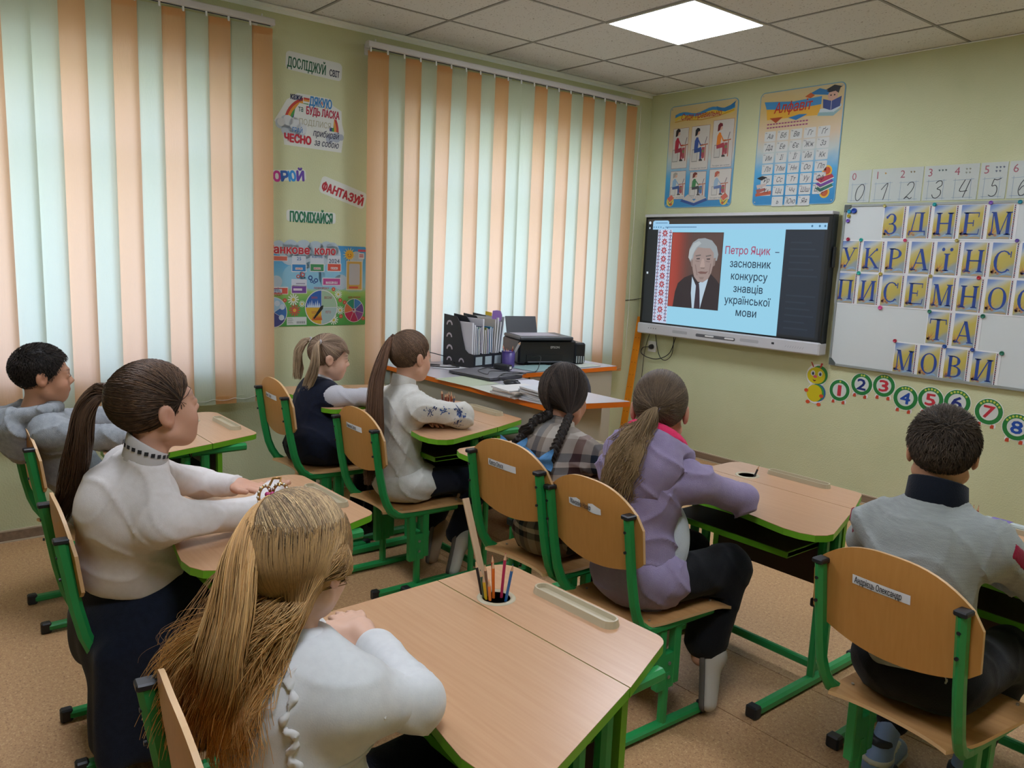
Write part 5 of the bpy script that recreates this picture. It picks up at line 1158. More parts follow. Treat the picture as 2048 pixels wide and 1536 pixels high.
x, y = pie(65, 1225, .082, ['8fb4cc', '2f62a0', '3a3f78', '2f6fb0', '5a9ac0', '24559a'], None); f.text('ГОДА', x+.02, y+.095, .022, 'a83a34', 9, bold=.03)
for dx, dy in ((.05, .03), (.045, -.03), (.02, .05)): f.disc(x+dx, y+dy, .016, 'b4c3d2', 9)
RR(275, 1310, 605, 1450, 'bcc1bd', 5)
for k in range(6): RR(290, 1325+18*k, 290+75+10*(k % 3), 1331+18*k, '70766f', 6)
for k in range(9): RR(440+16*k, 1385, 440+16*k+8, 1425, '4d524e', 6)
f.build()
# ================================================================ people: smooth distance-field bodies, clothes and strand hair
V3 = lambda *a: np.array(a, dtype=np.float32)
def smin(a, b, k):
    if k <= 0: return np.minimum(a, b)
    h = np.maximum(k-np.abs(a-b), 0)/k
    return np.minimum(a, b)-h*h*k*.25
def smax(a, b, k): return -smin(-a, -b, k)
def cap(P, a, b, ra, rb):
    a = V3(*a); b = V3(*b); ab = b-a; t = np.clip(((P-a)@ab)/max(float(ab@ab), 1e-9), 0, 1)
    q = P-a-t[:, None]*ab
    return np.sqrt((q*q).sum(1))-(ra+(rb-ra)*t)
def ell(P, c, r, R=None):
    q = P-V3(*c)
    if R is not None: q = q@R.astype(np.float32)
    r = V3(*r); k0 = np.sqrt(((q/r)**2).sum(1)); k1 = np.sqrt(((q/(r*r))**2).sum(1))+1e-9
    return k0*(k0-1)/k1
def chain(P, pts, rs, k=.02):
    d = None
    for i in range(len(pts)-1):
        e = cap(P, pts[i], pts[i+1], rs[i], rs[i+1]); d = e if d is None else smin(d, e, k)
    return d
def rbox(P, c, h, r, R=None):
    q = P-V3(*c)
    if R is not None: q = q@R.astype(np.float32)
    q = np.abs(q)-V3(*h)+r
    return np.sqrt((np.maximum(q, 0)**2).sum(1))+np.minimum(q.max(1), 0)-r
def folds(P, seed=0, amp=.004, sc=1.0):
    x, y, z = P[:, 0]*sc, P[:, 1]*sc, P[:, 2]*sc; s = seed*1.7
    w = np.sin(x*21+s)+np.sin(y*17+s*2+z*9)
    r = 1-np.abs(np.sin(z*19+w*1.1+x*13+y*8+s)); q = 1-np.abs(np.sin(x*17-z*15+w*.9+s*2+y*5))
    return amp*(np.sin(z*48+w*2.2+x*25+s)*.35+np.sin(x*38-z*33+w*1.8+s*3)*.25-(r**5)*1.5-(q**6)*1.1+.5)
def polygonize(f, lo, hi, h):
    lo = np.array(lo, float); hi = np.array(hi, float); B = 8
    n = (np.ceil((hi-lo)/h/B).astype(int))*B
    nb = n//B
    D = np.full((n[0], n[1], n[2]), 1.0, np.float32)
    bi = np.stack(np.meshgrid(*[np.arange(k) for k in nb], indexing='ij'), -1).reshape(-1, 3)
    bc = (lo+(bi*B+(B-1)/2)*h).astype(np.float32)
    d = f(bc); reach = h*B*.5*1.7320+h*3
    sgn = np.where(d < 0, -1.0, 1.0).astype(np.float32)
    Dv = D.reshape(nb[0], B, nb[1], B, nb[2], B).transpose(0, 2, 4, 1, 3, 5)
    Dv[bi[:, 0], bi[:, 1], bi[:, 2]] = sgn[:, None, None, None]
    near = np.abs(d) < reach*1.25
    kb = bi[near]
    loc = np.stack(np.meshgrid(*[np.arange(B)]*3, indexing='ij'), -1).reshape(-1, 3)
    for s in range(0, len(kb), 2000):
        q = kb[s:s+2000]
        pts = (lo+(q[:, None, :]*B+loc[None])*h).reshape(-1, 3).astype(np.float32)
        Dv[q[:, 0], q[:, 1], q[:, 2]] = f(pts).reshape(-1, B, B, B)
    D = np.ascontiguousarray(Dv.transpose(0, 3, 1, 4, 2, 5)).reshape(n[0], n[1], n[2])
    D[0] = D[-1] = 1; D[:, 0] = D[:, -1] = 1; D[:, :, 0] = D[:, :, -1] = 1
    S = D < 0
    c = np.zeros(tuple(n-1), np.int8)
    for i in (0, 1):
        for j in (0, 1):
            for k in (0, 1): c += S[i:n[0]-1+i, j:n[1]-1+j, k:n[2]-1+k]
    act = np.argwhere((c > 0) & (c < 8))
    idx = np.full(tuple(n-1), -1, np.int64); idx[act[:, 0], act[:, 1], act[:, 2]] = np.arange(len(act))
    cor = [(i, j, k) for i in (0, 1) for j in (0, 1) for k in (0, 1)]
    vals = {q: D[act[:, 0]+q[0], act[:, 1]+q[1], act[:, 2]+q[2]] for q in cor}
    acc = np.zeros((len(act), 3)); cnt = np.zeros(len(act))
    for a in cor:
        for ax in range(3):
            if a[ax] == 0:
                b = list(a); b[ax] = 1; b = tuple(b); va, vb = vals[a], vals[b]; m = (va < 0) != (vb < 0)
                t = np.where(m, va/np.where(m, va-vb, 1), 0)
                p = np.tile(np.array(a, float), (len(act), 1)); p[:, ax] += t
                acc[m] += p[m]; cnt[m] += 1
    verts = lo+(act+acc/np.maximum(cnt, 1)[:, None])*h
    F = []
    for ax in range(3):
        u, v = [(1, 2), (2, 0), (0, 1)][ax]
        sl0 = [slice(1, k-1) for k in n]; sl1 = list(sl0); sl0[ax] = slice(0, n[ax]-1); sl1[ax] = slice(1, n[ax])
        m = S[tuple(sl0)] != S[tuple(sl1)]
        e = np.argwhere(m); off = [1, 1, 1]; off[ax] = 0; e = e+np.array(off)
        fl = S[e[:, 0], e[:, 1], e[:, 2]]
        def g(du, dv):
            q = e.copy(); q[:, u] -= du; q[:, v] -= dv; q = np.clip(q, 0, np.array(idx.shape)-1); return idx[q[:, 0], q[:, 1], q[:, 2]]
        a_, b_, c_, d_ = g(1, 1), g(0, 1), g(0, 0), g(1, 0)
        quad = np.stack([a_, b_, c_, d_], 1); quad[~fl] = quad[~fl][:, ::-1]
        F.append(quad[(quad >= 0).all(1)])
    return verts, np.concatenate(F)
def np_mesh(name, V, F, m, parent, cols=None, smooth=True, label=None, relax=0):
    if relax:
        E = np.concatenate([F[:, [0, 1]], F[:, [1, 2]], F[:, [2, 3]], F[:, [3, 0]]])
        for _ in range(relax):
            acc = np.zeros_like(V); cn = np.zeros(len(V))
            for a, b in ((0, 1), (1, 0)):
                np.add.at(cn, E[:, a], 1)
                for k in range(3): acc[:, k] += np.bincount(E[:, a], weights=V[E[:, b], k], minlength=len(V))
            V = V*.5+.5*acc/np.maximum(cn, 1)[:, None]
    me = bpy.data.meshes.new(name); k = F.shape[1]
    me.vertices.add(len(V)); me.vertices.foreach_set('co', V.astype(np.float32).ravel())
    me.loops.add(F.size); me.loops.foreach_set('vertex_index', F.astype(np.int32).ravel())
    me.polygons.add(len(F)); me.polygons.foreach_set('loop_start', np.arange(0, F.size, k, dtype=np.int32)); me.polygons.foreach_set('loop_total', np.full(len(F), k, np.int32))
    me.polygons.foreach_set('use_smooth', np.full(len(F), smooth)); me.update(calc_edges=True)
    if cols is not None:
        a = me.color_attributes.new('tint', 'FLOAT_COLOR', 'POINT'); c = np.ones((len(V), 4), np.float32); c[:, :3] = cols; a.data.foreach_set('color', c.ravel())
    me.materials.append(m); return link(name, me, parent, label)
def sdf_part(name, f, lo, hi, h, m, parent, colfn=None, label=None, relax=1):
    V, F = polygonize(f, lo, hi, h)
    return np_mesh(name, V, F, m, parent, colfn(V) if colfn else None, True, label, relax)
def lin(c): return np.array(srgb(c)[:3])
# ---------------------------------------------------------------- strand hair
M_hairm = {}
def hairmat(name, rough=.55):
    if name not in M_hairm:
        m = mat('hair_'+name, 'ffffff', rough, attr='tint', spec=.22); M_hairm[name] = m
    return M_hairm[name]
def strands(name, P, rad, cols, parent, m, prof=3, taper=.75, label=None):
    P = np.asarray(P, np.float32); N, K, _ = P.shape
    T = np.gradient(P, axis=1); T /= np.linalg.norm(T, axis=2, keepdims=True)+1e-9
    ref = np.zeros_like(T); ref[..., 0] = .31; ref[..., 1] = .87; ref[..., 2] = .22
    X = np.cross(T, ref); X /= np.linalg.norm(X, axis=2, keepdims=True)+1e-9; Y = np.cross(T, X)
    t = np.linspace(0, 1, K)[None, :, None]; r = np.asarray(rad).reshape(-1, 1, 1)*(1-taper*t**1.6)
    vs = [P+(X*math.cos(a)+Y*math.sin(a))*r for a in [2*math.pi*i/prof for i in range(prof)]]
    V = np.stack(vs, 2).reshape(-1, 3)
    base = (np.arange(N)[:, None]*K+np.arange(K-1)[None]).reshape(-1)*prof
    F = np.concatenate([np.stack([base+i, base+(i+1) % prof, base+prof+(i+1) % prof, base+prof+i], 1) for i in range(prof)])
    c = np.repeat(np.asarray(cols, np.float32).reshape(N, -1, 3) if np.ndim(cols) == 3 else np.asarray(cols, np.float32)[:, None, :].repeat(K, 1), 1, 1)
    c = c.reshape(N*K, 3).repeat(prof, 0)
    return np_mesh(name, V, F, m, parent, c, True, label)
def hue(rg, N, cols, K=None, jit=.12):
    """random mix of the listed colours per strand"""
    C = np.array([lin(c) for c in cols]); w = rg.dirichlet(np.ones(len(cols))*.7, N); o = w@C*1.3
    return o*(1+rg.normal(0, jit, (N, 1)))
def push(P, f, margin, it=2):
    s = P.shape; Q = P.reshape(-1, 3).astype(np.float32)
    for _ in range(it):
        d = f(Q); m = d < margin
        if not m.any(): break
        q = Q[m]; e = .004
        g = np.stack([f(q+V3(e, 0, 0))-f(q-V3(e, 0, 0)), f(q+V3(0, e, 0))-f(q-V3(0, e, 0)), f(q+V3(0, 0, e))-f(q-V3(0, 0, e))], 1)
        g /= np.linalg.norm(g, axis=1, keepdims=True)+1e-9
        Q[m] = q+g*(margin-d[m])[:, None]
    return Q.reshape(s)
def catm(pts, n):
    P = np.array(pts, float); t = np.linspace(0, len(P)-1-1e-6, n); i = t.astype(int); u = (t-i)[:, None]
    a, b, c, d = P[np.maximum(i-1, 0)], P[i], P[np.minimum(i+1, len(P)-1)], P[np.minimum(i+2, len(P)-1)]
    return .5*(2*b+(c-a)*u+(2*a-5*b+4*c-d)*u*u+(3*b-3*c+d-a)*u**3)
class Head:
    def __init__(s, H, yaw=0, pitch=0, roll=0, sc=1.0):
        s.H = np.array(H, float); s.s = sc; y, p, r = [math.radians(a) for a in (yaw, pitch, roll)]
        f = np.array([math.sin(y)*math.cos(p), math.cos(y)*math.cos(p), math.sin(p)]); rt = np.array([math.cos(y), -math.sin(y), 0.]); u = np.cross(rt, f)
        rt, u = rt*math.cos(r)+u*math.sin(r), -rt*math.sin(r)+u*math.cos(r)
        s.R = np.stack([rt, f, u], 1)        # columns: local axes in world
        s.ec = np.array([0, -.012, .032]); s.er = np.array([.076, .096, .086])
    def w(s, p): return s.H+(np.asarray(p, float)*s.s)@s.R.T
    def l(s, P): return ((P-s.H)@s.R/s.s).astype(np.float32)
    def sdf(s, P):
        q = s.l(P)
        d = ell(q, (0, -.014, .030), (.0715, .089, .080))
        d = smin(d, ell(q, (0, .030, -.022), (.055, .055, .075)), .03)
        d = smin(d, ell(q, (0, .048, -.078), (.027, .028, .022)), .035)
        for x in (-1, 1):
            d = smin(d, ell(q, (x*.034, .050, -.040), (.024, .024, .028)), .025)
            d = smin(d, cap(q, (x*.048, -.005, -.055), (x*.018, .045, -.085), .020, .018), .025)
            d = smin(d, cap(q, (x*.012, .082, .018), (x*.040, .070, .016), .007, .006), .015)
        d = smax(d, -np.minimum(ell(q, (-.031, .092, -.001), (.017, .016, .011)), ell(q, (.031, .092, -.001), (.017, .016, .011))), .012)
        for x in (-1, 1): d = smin(d, ell(q, (x*.031, .073, -.001), (.0145, .0145, .0135)), .003)
        n = smin(cap(q, (0, .078, .006), (0, .096, -.026), .0065, .009), cap(q, (-.009, .086, -.032), (.009, .086, -.032), .007, .007), .010)
        d = smin(d, n, .012)
        d = smin(d, ell(q, (0, .080, -.054), (.019, .0105, .0055)), .006); d = smin(d, ell(q, (0, .079, -.0625), (.016, .010, .006)), .004)
        for x in (-1, 1):
            a = math.radians(22); q2 = q-V3(x*.074, -.010, -.008)
            e = ell(q2, (0, 0, 0), (.0085, .018, .028)); e = smin(e, ell(q2, (x*.004, -.008, .006), (.006, .016, .024)), .008)
            e = smax(e, -ell(q2, (x*.011, .004, .002), (.008, .011, .019)), .005)
            d = smin(d, e, .006)
        return d*s.s
    def skin(s, V, base):
        q = s.l(V); c = np.tile(lin(base), (len(V), 1))
        def blend(m, col):
            nonlocal c
            m = np.clip(m, 0, 1)[:, None]; c = c*(1-m)+lin(col)*m
        g = lambda p, r: np.exp(-(((q-V3(*p))/V3(*r))**2).sum(1))
        blend(g((-.075, -.010, -.010), (.012, .025, .03))*.5+g((.075, -.010, -.010), (.012, .025, .03))*.4, 'b5705a')
        for x in (-1, 1): blend(g((x*.042, .068, -.035), (.025, .03, .022))*.22, 'c07a66')
        blend((g((0, .088, -.054), (.019, .02, .006))+g((0, .088, -.062), (.017, .02, .006)))*.75, 'a8574e')
        for x in (-1, 1):
            blend(g((x*.034, .085, .021), (.019, .03, .0045))*.85, '4a3428')
            blend(g((x*.031, .088, .0075), (.017, .02, .0030))*.9, '35241d')
        return c
    def scalp(s, rg, N, front=0.0, nape=-.066, side=0.0):
        """root directions inside the hairline; returns local points on the hair ellipsoid"""
        out = []
        while sum(len(o) for o in out) < N:
            d = rg.normal(size=(N*2, 3)); d /= np.linalg.norm(d, axis=1, keepdims=True); p = s.ec+d*s.er
            out.append(p[s.inside(p, front, nape)])
        return np.concatenate(out)[:N]
    def inside(s, p, front=0.0, nape=-.066):
        y, z, x = p[:, 1], p[:, 2], p[:, 0]
        hl = .090*(y-(.016+front))-.070*(z-(-.012)) < 0
        low = (z > -.020) | ((y < -.024) & (z > nape))
        return hl & low
    def capsdf(s, P, grow=.006, front=0.0, nape=-.07):
        q = s.l(P); d = ell(q, s.ec, s.er+grow-.004)
        hl = (.090*(q[:, 1]-(.020+front))-.070*(q[:, 2]+.012))/.114
        low = np.minimum(-.022-q[:, 2], np.maximum(nape-q[:, 2], q[:, 1]+.020))
        low = np.where(q[:, 1] < -.02, nape-q[:, 2], -.022-q[:, 2]); low = np.minimum(low, 10)
        # rounded transition behind the ear
        t = np.clip((q[:, 1]+.055)/.045, 0, 1); low = nape+(-.018-nape)*t*t*(3-2*t)-q[:, 2]
        return smax(smax(d, hl, .010), low, .012)*s.s
def slerp_paths(hd, roots, tie, K, bulge=.02, rg=None):
    """paths hugging the skull from the roots to the tie (local), returned in world space"""
    a = (roots-hd.ec)/hd.er; a /= np.linalg.norm(a, axis=1, keepdims=True)
    b = (np.array(tie).reshape(-1, 3)-hd.ec)/hd.er; rb = np.linalg.norm(b, axis=1, keepdims=True); b = b/rb
    dot = np.clip((a*b).sum(1), -.98, .9999); om = np.arccos(dot)[:, None]
    out = []
    bl = rg.uniform(.3, 1, (len(a), 1))*bulge
    for t in np.linspace(0, 1, K):
        q = (np.sin((1-t)*om)*a+np.sin(t*om)*b)/np.sin(om); q /= np.linalg.norm(q, axis=1, keepdims=True)
        out.append(hd.ec+q*hd.er*(1.02+bl*math.sin(math.pi*t)+(rb-1.02)*t**4))
    return hd.w(np.stack(out, 1).reshape(-1, 3)).reshape(len(a), K, 3)
def tail_paths(rg, N, guide, widths, K, wav=.006, flat=.6, lenj=.25, clump=8, spread=None):
    G = catm(guide, K); Wd = np.interp(np.linspace(0, 1, K), np.linspace(0, 1, len(widths)), widths)
    T = np.gradient(G, axis=0); T /= np.linalg.norm(T, axis=1, keepdims=True); X = np.cross(T, [0.0, 1, .05]); X /= np.linalg.norm(X, axis=1, keepdims=True); Y = np.cross(T, X)
    cl = rg.normal(size=(clump, 2))*.55; k = rg.integers(0, clump, N); ab = cl[k]+rg.normal(size=(N, 2))*.32
    ab /= np.maximum(1, np.linalg.norm(ab, axis=1, keepdims=True))
    ph = rg.uniform(0, 6.28, (clump, 2))[k]+rg.normal(0, .5, (N, 2)); t = np.linspace(0, 1, K)[None]
    L = 1-rg.uniform(0, lenj, N)[:, None]
    tt = np.linspace(0, 1, K)[None]*L; gi = tt*(K-1); i0 = np.clip(gi.astype(int), 0, K-2); fr = (gi-i0)[..., None]
    g = G[i0]*(1-fr)+G[i0+1]*fr; x = X[i0]*(1-fr)+X[i0+1]*fr; y = Y[i0]*(1-fr)+Y[i0+1]*fr; wd = Wd[i0]*(1-fr[..., 0])+Wd[i0+1]*fr[..., 0]
    fq = rg.uniform(7, 11, (clump,))[k][:, None]
    ox = ab[:, :1]*wd+wav*tt*np.sin(tt*fq+ph[:, :1]); oy = ab[:, 1:]*wd*flat+wav*tt*np.cos(tt*fq*.9+ph[:, 1:])
    return g+x*ox[..., None]+y*oy[..., None]
M_skin = mat('skin', 'ffffff', .5, attr='tint', spec=.35)
M_eye = mat('eye_white', 'cfcac4', .2); M_iris = mat('iris_dark', '2b211c', .2)
def cloth(name, col, noise=None, rough=.85, scale=(60, 60, 60), amt=.2, bump=.25, bscale=350, sheen=.08):
    return mat(name, col, rough, noise=noise, scale=scale, amt=amt, bump=bump, bscale=bscale, sheen=sheen, spec=.2)
class Child:
    def __init__(s, label, cx, cy, hs, head, lean_back=.02, shw=.120, sc=1.0, elbows=None, wrists=None, knees=None, ankles=None, twist=0, skin='b98a70', h=.0055, arm_r=(.034, .030, .023), belly=0.0, tw=1.0, shdrop=0.028, td=1.1):
        s.td = td
        s.tw = tw
        s.hd = head; s.h = h; s.skin = skin; s.sc = sc; s.cx = cx; s.cy = cy; s.hs = hs
        s.t = thing('person', label, 'person', (cx, cy+.25, 0))
        s.off = np.array([cx, cy+.25, 0.])
        f = head.R[:, 1]; u = head.R[:, 2]
        s.N = head.H-np.array([0, .0, .135*sc])-np.array([f[0], f[1], 0])*.035   # neck base
        s.P = np.array([cx, cy+.235, hs+.088*sc])
        ax = s.N-s.P; L = np.linalg.norm(ax); up = ax/L
        tw = math.radians(twist); rx = np.array([math.cos(tw), -math.sin(tw), 0]); rx -= up*(rx@up); rx /= np.linalg.norm(rx); fw = np.cross(up, rx)
        s.R = np.stack([rx, fw, up], 1); s.up = up; s.fw = fw; s.rx = rx
        s.C = s.P+ax*.70-fw*lean_back; s.B = s.P+ax*.33-fw*lean_back*.9
        s.S = {k: s.N+rx*k*shw*sc-up*(.045+shdrop)*sc-fw*.004 for k in (-1, 1)}
        s.E = {k: np.array(elbows[i]) for i, k in enumerate((-1, 1))}; s.W = {k: np.array(wrists[i]) for i, k in enumerate((-1, 1))}
        s.K = {k: np.array(knees[i]) for i, k in enumerate((-1, 1))} if knees else {k: np.array([cx+k*.10, cy+.60, hs+.062]) for k in (-1, 1)}
        s.A = {k: np.array(ankles[i]) for i, k in enumerate((-1, 1))} if ankles else {k: np.array([cx+k*.10, cy+.58, .08]) for k in (-1, 1)}
        s.arm_r = arm_r; s.belly = belly
    def L(s, V): return V-s.off
    def torso(s, P, g=0.0, k=.05):
        c = s.sc; R = s.R
        w = c*s.tw; d = ell(P, s.P, (.122*w+g, 0.095*w*s.td+g, .095*c+g), R)
        d = smin(d, ell(P, s.B, ((.104+s.belly)*w+g, (.082+s.belly)*w*s.td+g, .13*c+g), R), k)
        d = smin(d, ell(P, s.C, (.116*w+g, .080*w*s.td+g, .125*c+g), R), k)
        d = smin(d, cap(P, s.S[-1], s.S[1], .042*c+g, .042*c+g), .05)
        for q in (-1, 1): d = smin(d, cap(P, s.S[q], s.N+s.up*.012, .040*c+g, .036*c+g*.6), .04)
        return d
    def arm(s, P, q, g=0.0, end=1.0, ra=None):
        a, b, c = ra or s.arm_r; W = s.E[q]+(s.W[q]-s.E[q])*end
        return smin(cap(P, s.S[q], s.E[q], a+g, b+g), cap(P, s.E[q], W, b+g, c+g), .02)
    def hand(s, P, q):
        """palm, four fingers and a thumb; flat on the desk beyond the wrist"""
        W = s.W[q]; f = s.W[q]-s.E[q]; f[2] *= .3; f = f/np.linalg.norm(f); up = np.array([0, 0, 1.]); sd = np.cross(f, up); sd /= np.linalg.norm(sd); c = s.sc
        R = np.stack([sd, f, up], 1)
        d = ell(P, W+f*.035*c+up*.0, (.032*c, .042*c, .013*c), R)
        d = smin(d, cap(P, W-f*.02, W+f*.02, .021*c, .022*c), .02)
        th = -q
        for i, (o, ln) in enumerate(((-.024, .044), (-.0085, .056), (.0085, .052), (.024, .040))):
            a = W+f*.066*c+sd*o*c*1.05; ln = ln*c; b = a+f*ln*.55-up*.002+sd*o*.12; e = b+f*ln*.45-up*.008+sd*o*.08
            d = smin(d, smin(cap(P, a, b, .0085*c, .0078*c), cap(P, b, e, .0078*c, .0062*c), .004), .006)
        a = W+f*.018*c+sd*th*.026*c; b = a+f*.024*c+sd*th*.016*c; e = b+f*.024*c+sd*th*.004*c
        return smin(d, smin(cap(P, a, b, .0115*c, .0095*c), cap(P, b, e, .0095*c, .0075*c), .005), .01)
    def body(s, legs=True):
        def f(P):
            P = P+s.off.astype(np.float32)
            d = s.torso(P, -.016)
            d = smin(d, s.hd.sdf(P), .012)
            d = smin(d, cap(P, s.N-s.up*.02, s.hd.w((0, -.022, -.055)), .044*s.sc, .041*s.sc), .025)
            for q in (-1, 1): d = smin(d, smin(s.arm(P, q, -.006), s.hand(P, q), .012), .02)
            if legs:
                for q in (-1, 1): d = smin(d, chain(P, [s.P+s.rx*q*.065, s.K[q], s.A[q]], [.062, .046, .028]), .03)
            return d
        pts = [s.hd.H, s.P]+list(s.E.values())+list(s.W.values())+(list(s.K.values())+list(s.A.values()) if legs else [])
        lo = np.min(pts, 0)-.13-s.off; hi = np.max(pts, 0)+.14-s.off
        lo[:2] -= .03; hi[:2] += .06
        o = sdf_part('body', f, lo, hi, s.h, M_skin, s.t, lambda V: s.hd.skin(V+s.off, s.skin), relax=1)
        for x in (-1, 1):
            c = s.hd.w((x*.031, .0745, -.001))-s.off; R = s.hd.R
            M4 = Matrix([list(R[0])+[c[0]], list(R[1])+[c[1]], list(R[2])+[c[2]], [0, 0, 0, 1]])
            e = MB().ell((0, 0, 0), (.0112, .0135, .0072), 12, 8, M4).build('eye', M_eye, s.t)
            MB().ell((0, .0098, -.0005), (.0055, .0046, .0055), 10, 6, M4).build('iris', M_iris, e)
        return o
    def part(s, name, fn, m, lo, hi, h=None, colfn=None, label=None, relax=1):
        off = s.off.astype(np.float32)
        return sdf_part(name, lambda P: fn(P+off), np.array(lo)-s.off, np.array(hi)-s.off, h or .0065, m, s.t, (lambda V: colfn(V+s.off)) if colfn else None, label, relax)
    def shirt(s, m, name='shirt', g=.010, sleeve=1.0, ra=None, hem=None, collar=None, fold=.004, seed=1, pit=.0, h=None, colfn=None, extra=None, cuff=True, low=0.05, neck=.0):
        ra = ra or tuple(a+.0 for a in s.arm_r)
        off = s.off
        def f(P):
            d = s.torso(P, g)
            for q in (-1, 1): d = smin(d, s.arm(P, q, g, sleeve, ra), .035)
            if extra: d = smin(d, extra(P), .02)
            d = d+folds(P-off.astype(np.float32), seed, fold)
            hz = (s.P-s.up*low)
            d = smax(d, (P-hz.astype(np.float32))@(-s.up.astype(np.float32)), .01)
            nz = s.N+s.up*(.030+neck)+s.fw*.0
            pl = (P-nz.astype(np.float32))@((s.up*.9+s.fw*.25)/np.linalg.norm(s.up*.9+s.fw*.25)).astype(np.float32)
            cyl_ = np.linalg.norm(np.cross(P-s.N.astype(np.float32), s.up.astype(np.float32)), axis=1)-.10
            return smax(d, pl, .006)
        pts = [s.N+s.up*.08, s.P-s.up*.1]+list(s.E.values())+list(s.W.values())+list(s.S.values())
        lo = np.min(pts, 0)-.20; hi = np.max(pts, 0)+.16
        s.shirtf = f
        return s.part(name, f, m, lo, hi, h, colfn)
    def collar(s, m, r0=.050, r1=.046, z0=.0, z1=.055, th=.006, name='collar', tilt=.25, dy=-.004, label=None):
        """band round the neck"""
        ax = s.hd.w((0, -.022, -.06))-s.N; ax /= np.linalg.norm(ax); ax = ax*.6+s.up*.4; ax /= np.linalg.norm(ax)
        x = np.cross([0, 1., 0], ax); x /= np.linalg.norm(x); y = np.cross(ax, x)
        o = s.N-s.off+s.fw*dy; n = 28; b = MB(); rows = [(r0+.004, z0), (r0+th, z0+.004), ((r0+r1)/2+th, (z0+z1)/2), (r1+th, z1-.002), (r1+th*.5, z1+.001), (r1, z1-.002), (r0, z0)]
        vs = []
        for r, z in rows:
            for j in range(n):
                a = 2*math.pi*j/n; zz = z-tilt*.05*math.sin(a)*(z-z0)/(z1-z0+1e-6)
                vs.append(tuple(o+ax*zz+x*math.cos(a)*r*s.sc*1.04+y*math.sin(a)*r*s.sc))
        k = len(rows); fs = [(i*n+j, i*n+(j+1) % n, (i+1)*n+(j+1) % n, (i+1)*n+j) for i in range(k-1) for j in range(n)]
        return b.add(vs, fs, None, True).build(name, m, s.t, label)
    def trousers(s, m, r=(.082, .064, .050), name='trousers', fold=.003, end=.92, h=.007, label=None, bulk=.008):
        def f(P):
            d = ell(P, s.P-s.up*.005, ((.128+bulk)*s.sc, (.105+bulk)*s.sc, .092*s.sc), s.R)
            for q in (-1, 1):
                a = s.K[q]+(s.A[q]-s.K[q])*end
                d = smin(d, chain(P, [s.P+s.rx*q*.065*s.sc-s.up*.01, s.K[q], a], [r[0], r[1], r[2]], .03), .035)
            d = d+folds(P-s.off.astype(np.float32), 5, fold)
            return smax(d, (s.hs+.002)-P[:, 2]+np.where(P[:, 1] > s.cy+.50, 9, 0)*-1, .006) if False else np.maximum(d, np.where((P[:, 1] < s.cy+.47) & (P[:, 2] > s.hs-.04), s.hs+.003-P[:, 2], -1))
        pts = [s.P]+list(s.K.values())+list(s.A.values())
        return s.part(name, f, m, np.min(pts, 0)-.15, np.max(pts, 0)+.15, h, label=label)
    def shoe(s, q, toe, m, msole, label=None, up=None, L=.222, name='shoe', high=0.0, extra=None, flat=False):
        A = s.A[q]; toe = np.array(toe, float)
        f = toe-(np.array([A[0], A[1], toe[2]]) if flat else A); f = f/np.linalg.norm(f)
        leg = s.K[q]-A; leg = leg/np.linalg.norm(leg)
        u = np.array(up, float) if up is not None else leg; u = u-f*(u@f); u /= np.linalg.norm(u); x = np.cross(f, u)
        R = np.stack([x, f, u], 1); o = toe-f*L*.5-u*.0
        heel = toe-f*L
        def body(P, g=0):
            c = heel+f*L*.5
            d = cap(P, heel+f*.035+u*.036, toe-f*.035+u*.028, .036+g, .030+g)
            d = smin(d, cap(P, heel+f*.040+u*.05, A+u*.02+(leg*high), .034+g, .032+g), .03)
            return d
        def fu(P):
            d = body(P); return smax(d, -((P-heel.astype(np.float32))@u.astype(np.float32)-.016), .004)
        def fs(P):
            d = body(P, .006); z = (P-heel.astype(np.float32))@u.astype(np.float32); return smax(smax(d, z-.019, .004), -z, .004)
        lo = np.min([heel, toe, A], 0)-.08; hi = np.max([heel, toe, A+leg*high], 0)+.09
        o = s.part(name, fu, m, lo, hi, .005, label=label)
        so = sdf_part('sole', lambda P: fs(P+s.off.astype(np.float32)), lo-s.off, hi-s.off, .005, msole, o)
        s.shoe_frame = (heel, f, u, x, A)
        return o
    def hairbase(s, m, col, grow=.006, front=0.0, nape=-.07, extra=None, name='hair', lo=None, hi=None, h=.005, part=None):
        off = s.off.astype(np.float32)
        def f(P):
            P = P+off; d = s.hd.capsdf(P, grow, front, nape)
            if extra: d = smin(d, extra(P), .02)
            return d
        lo = (s.hd.H-.14 if lo is None else np.array(lo))-s.off; hi = (s.hd.H+.16 if hi is None else np.array(hi))-s.off
        return sdf_part(name, f, lo, hi, h, m, s.t, lambda V: np.tile(lin(col)*1.3, (len(V), 1))*(1+.15*np.sin(V[:, :1]*400+V[:, 2:]*60)))
    def loc(s, P): return P-s.off
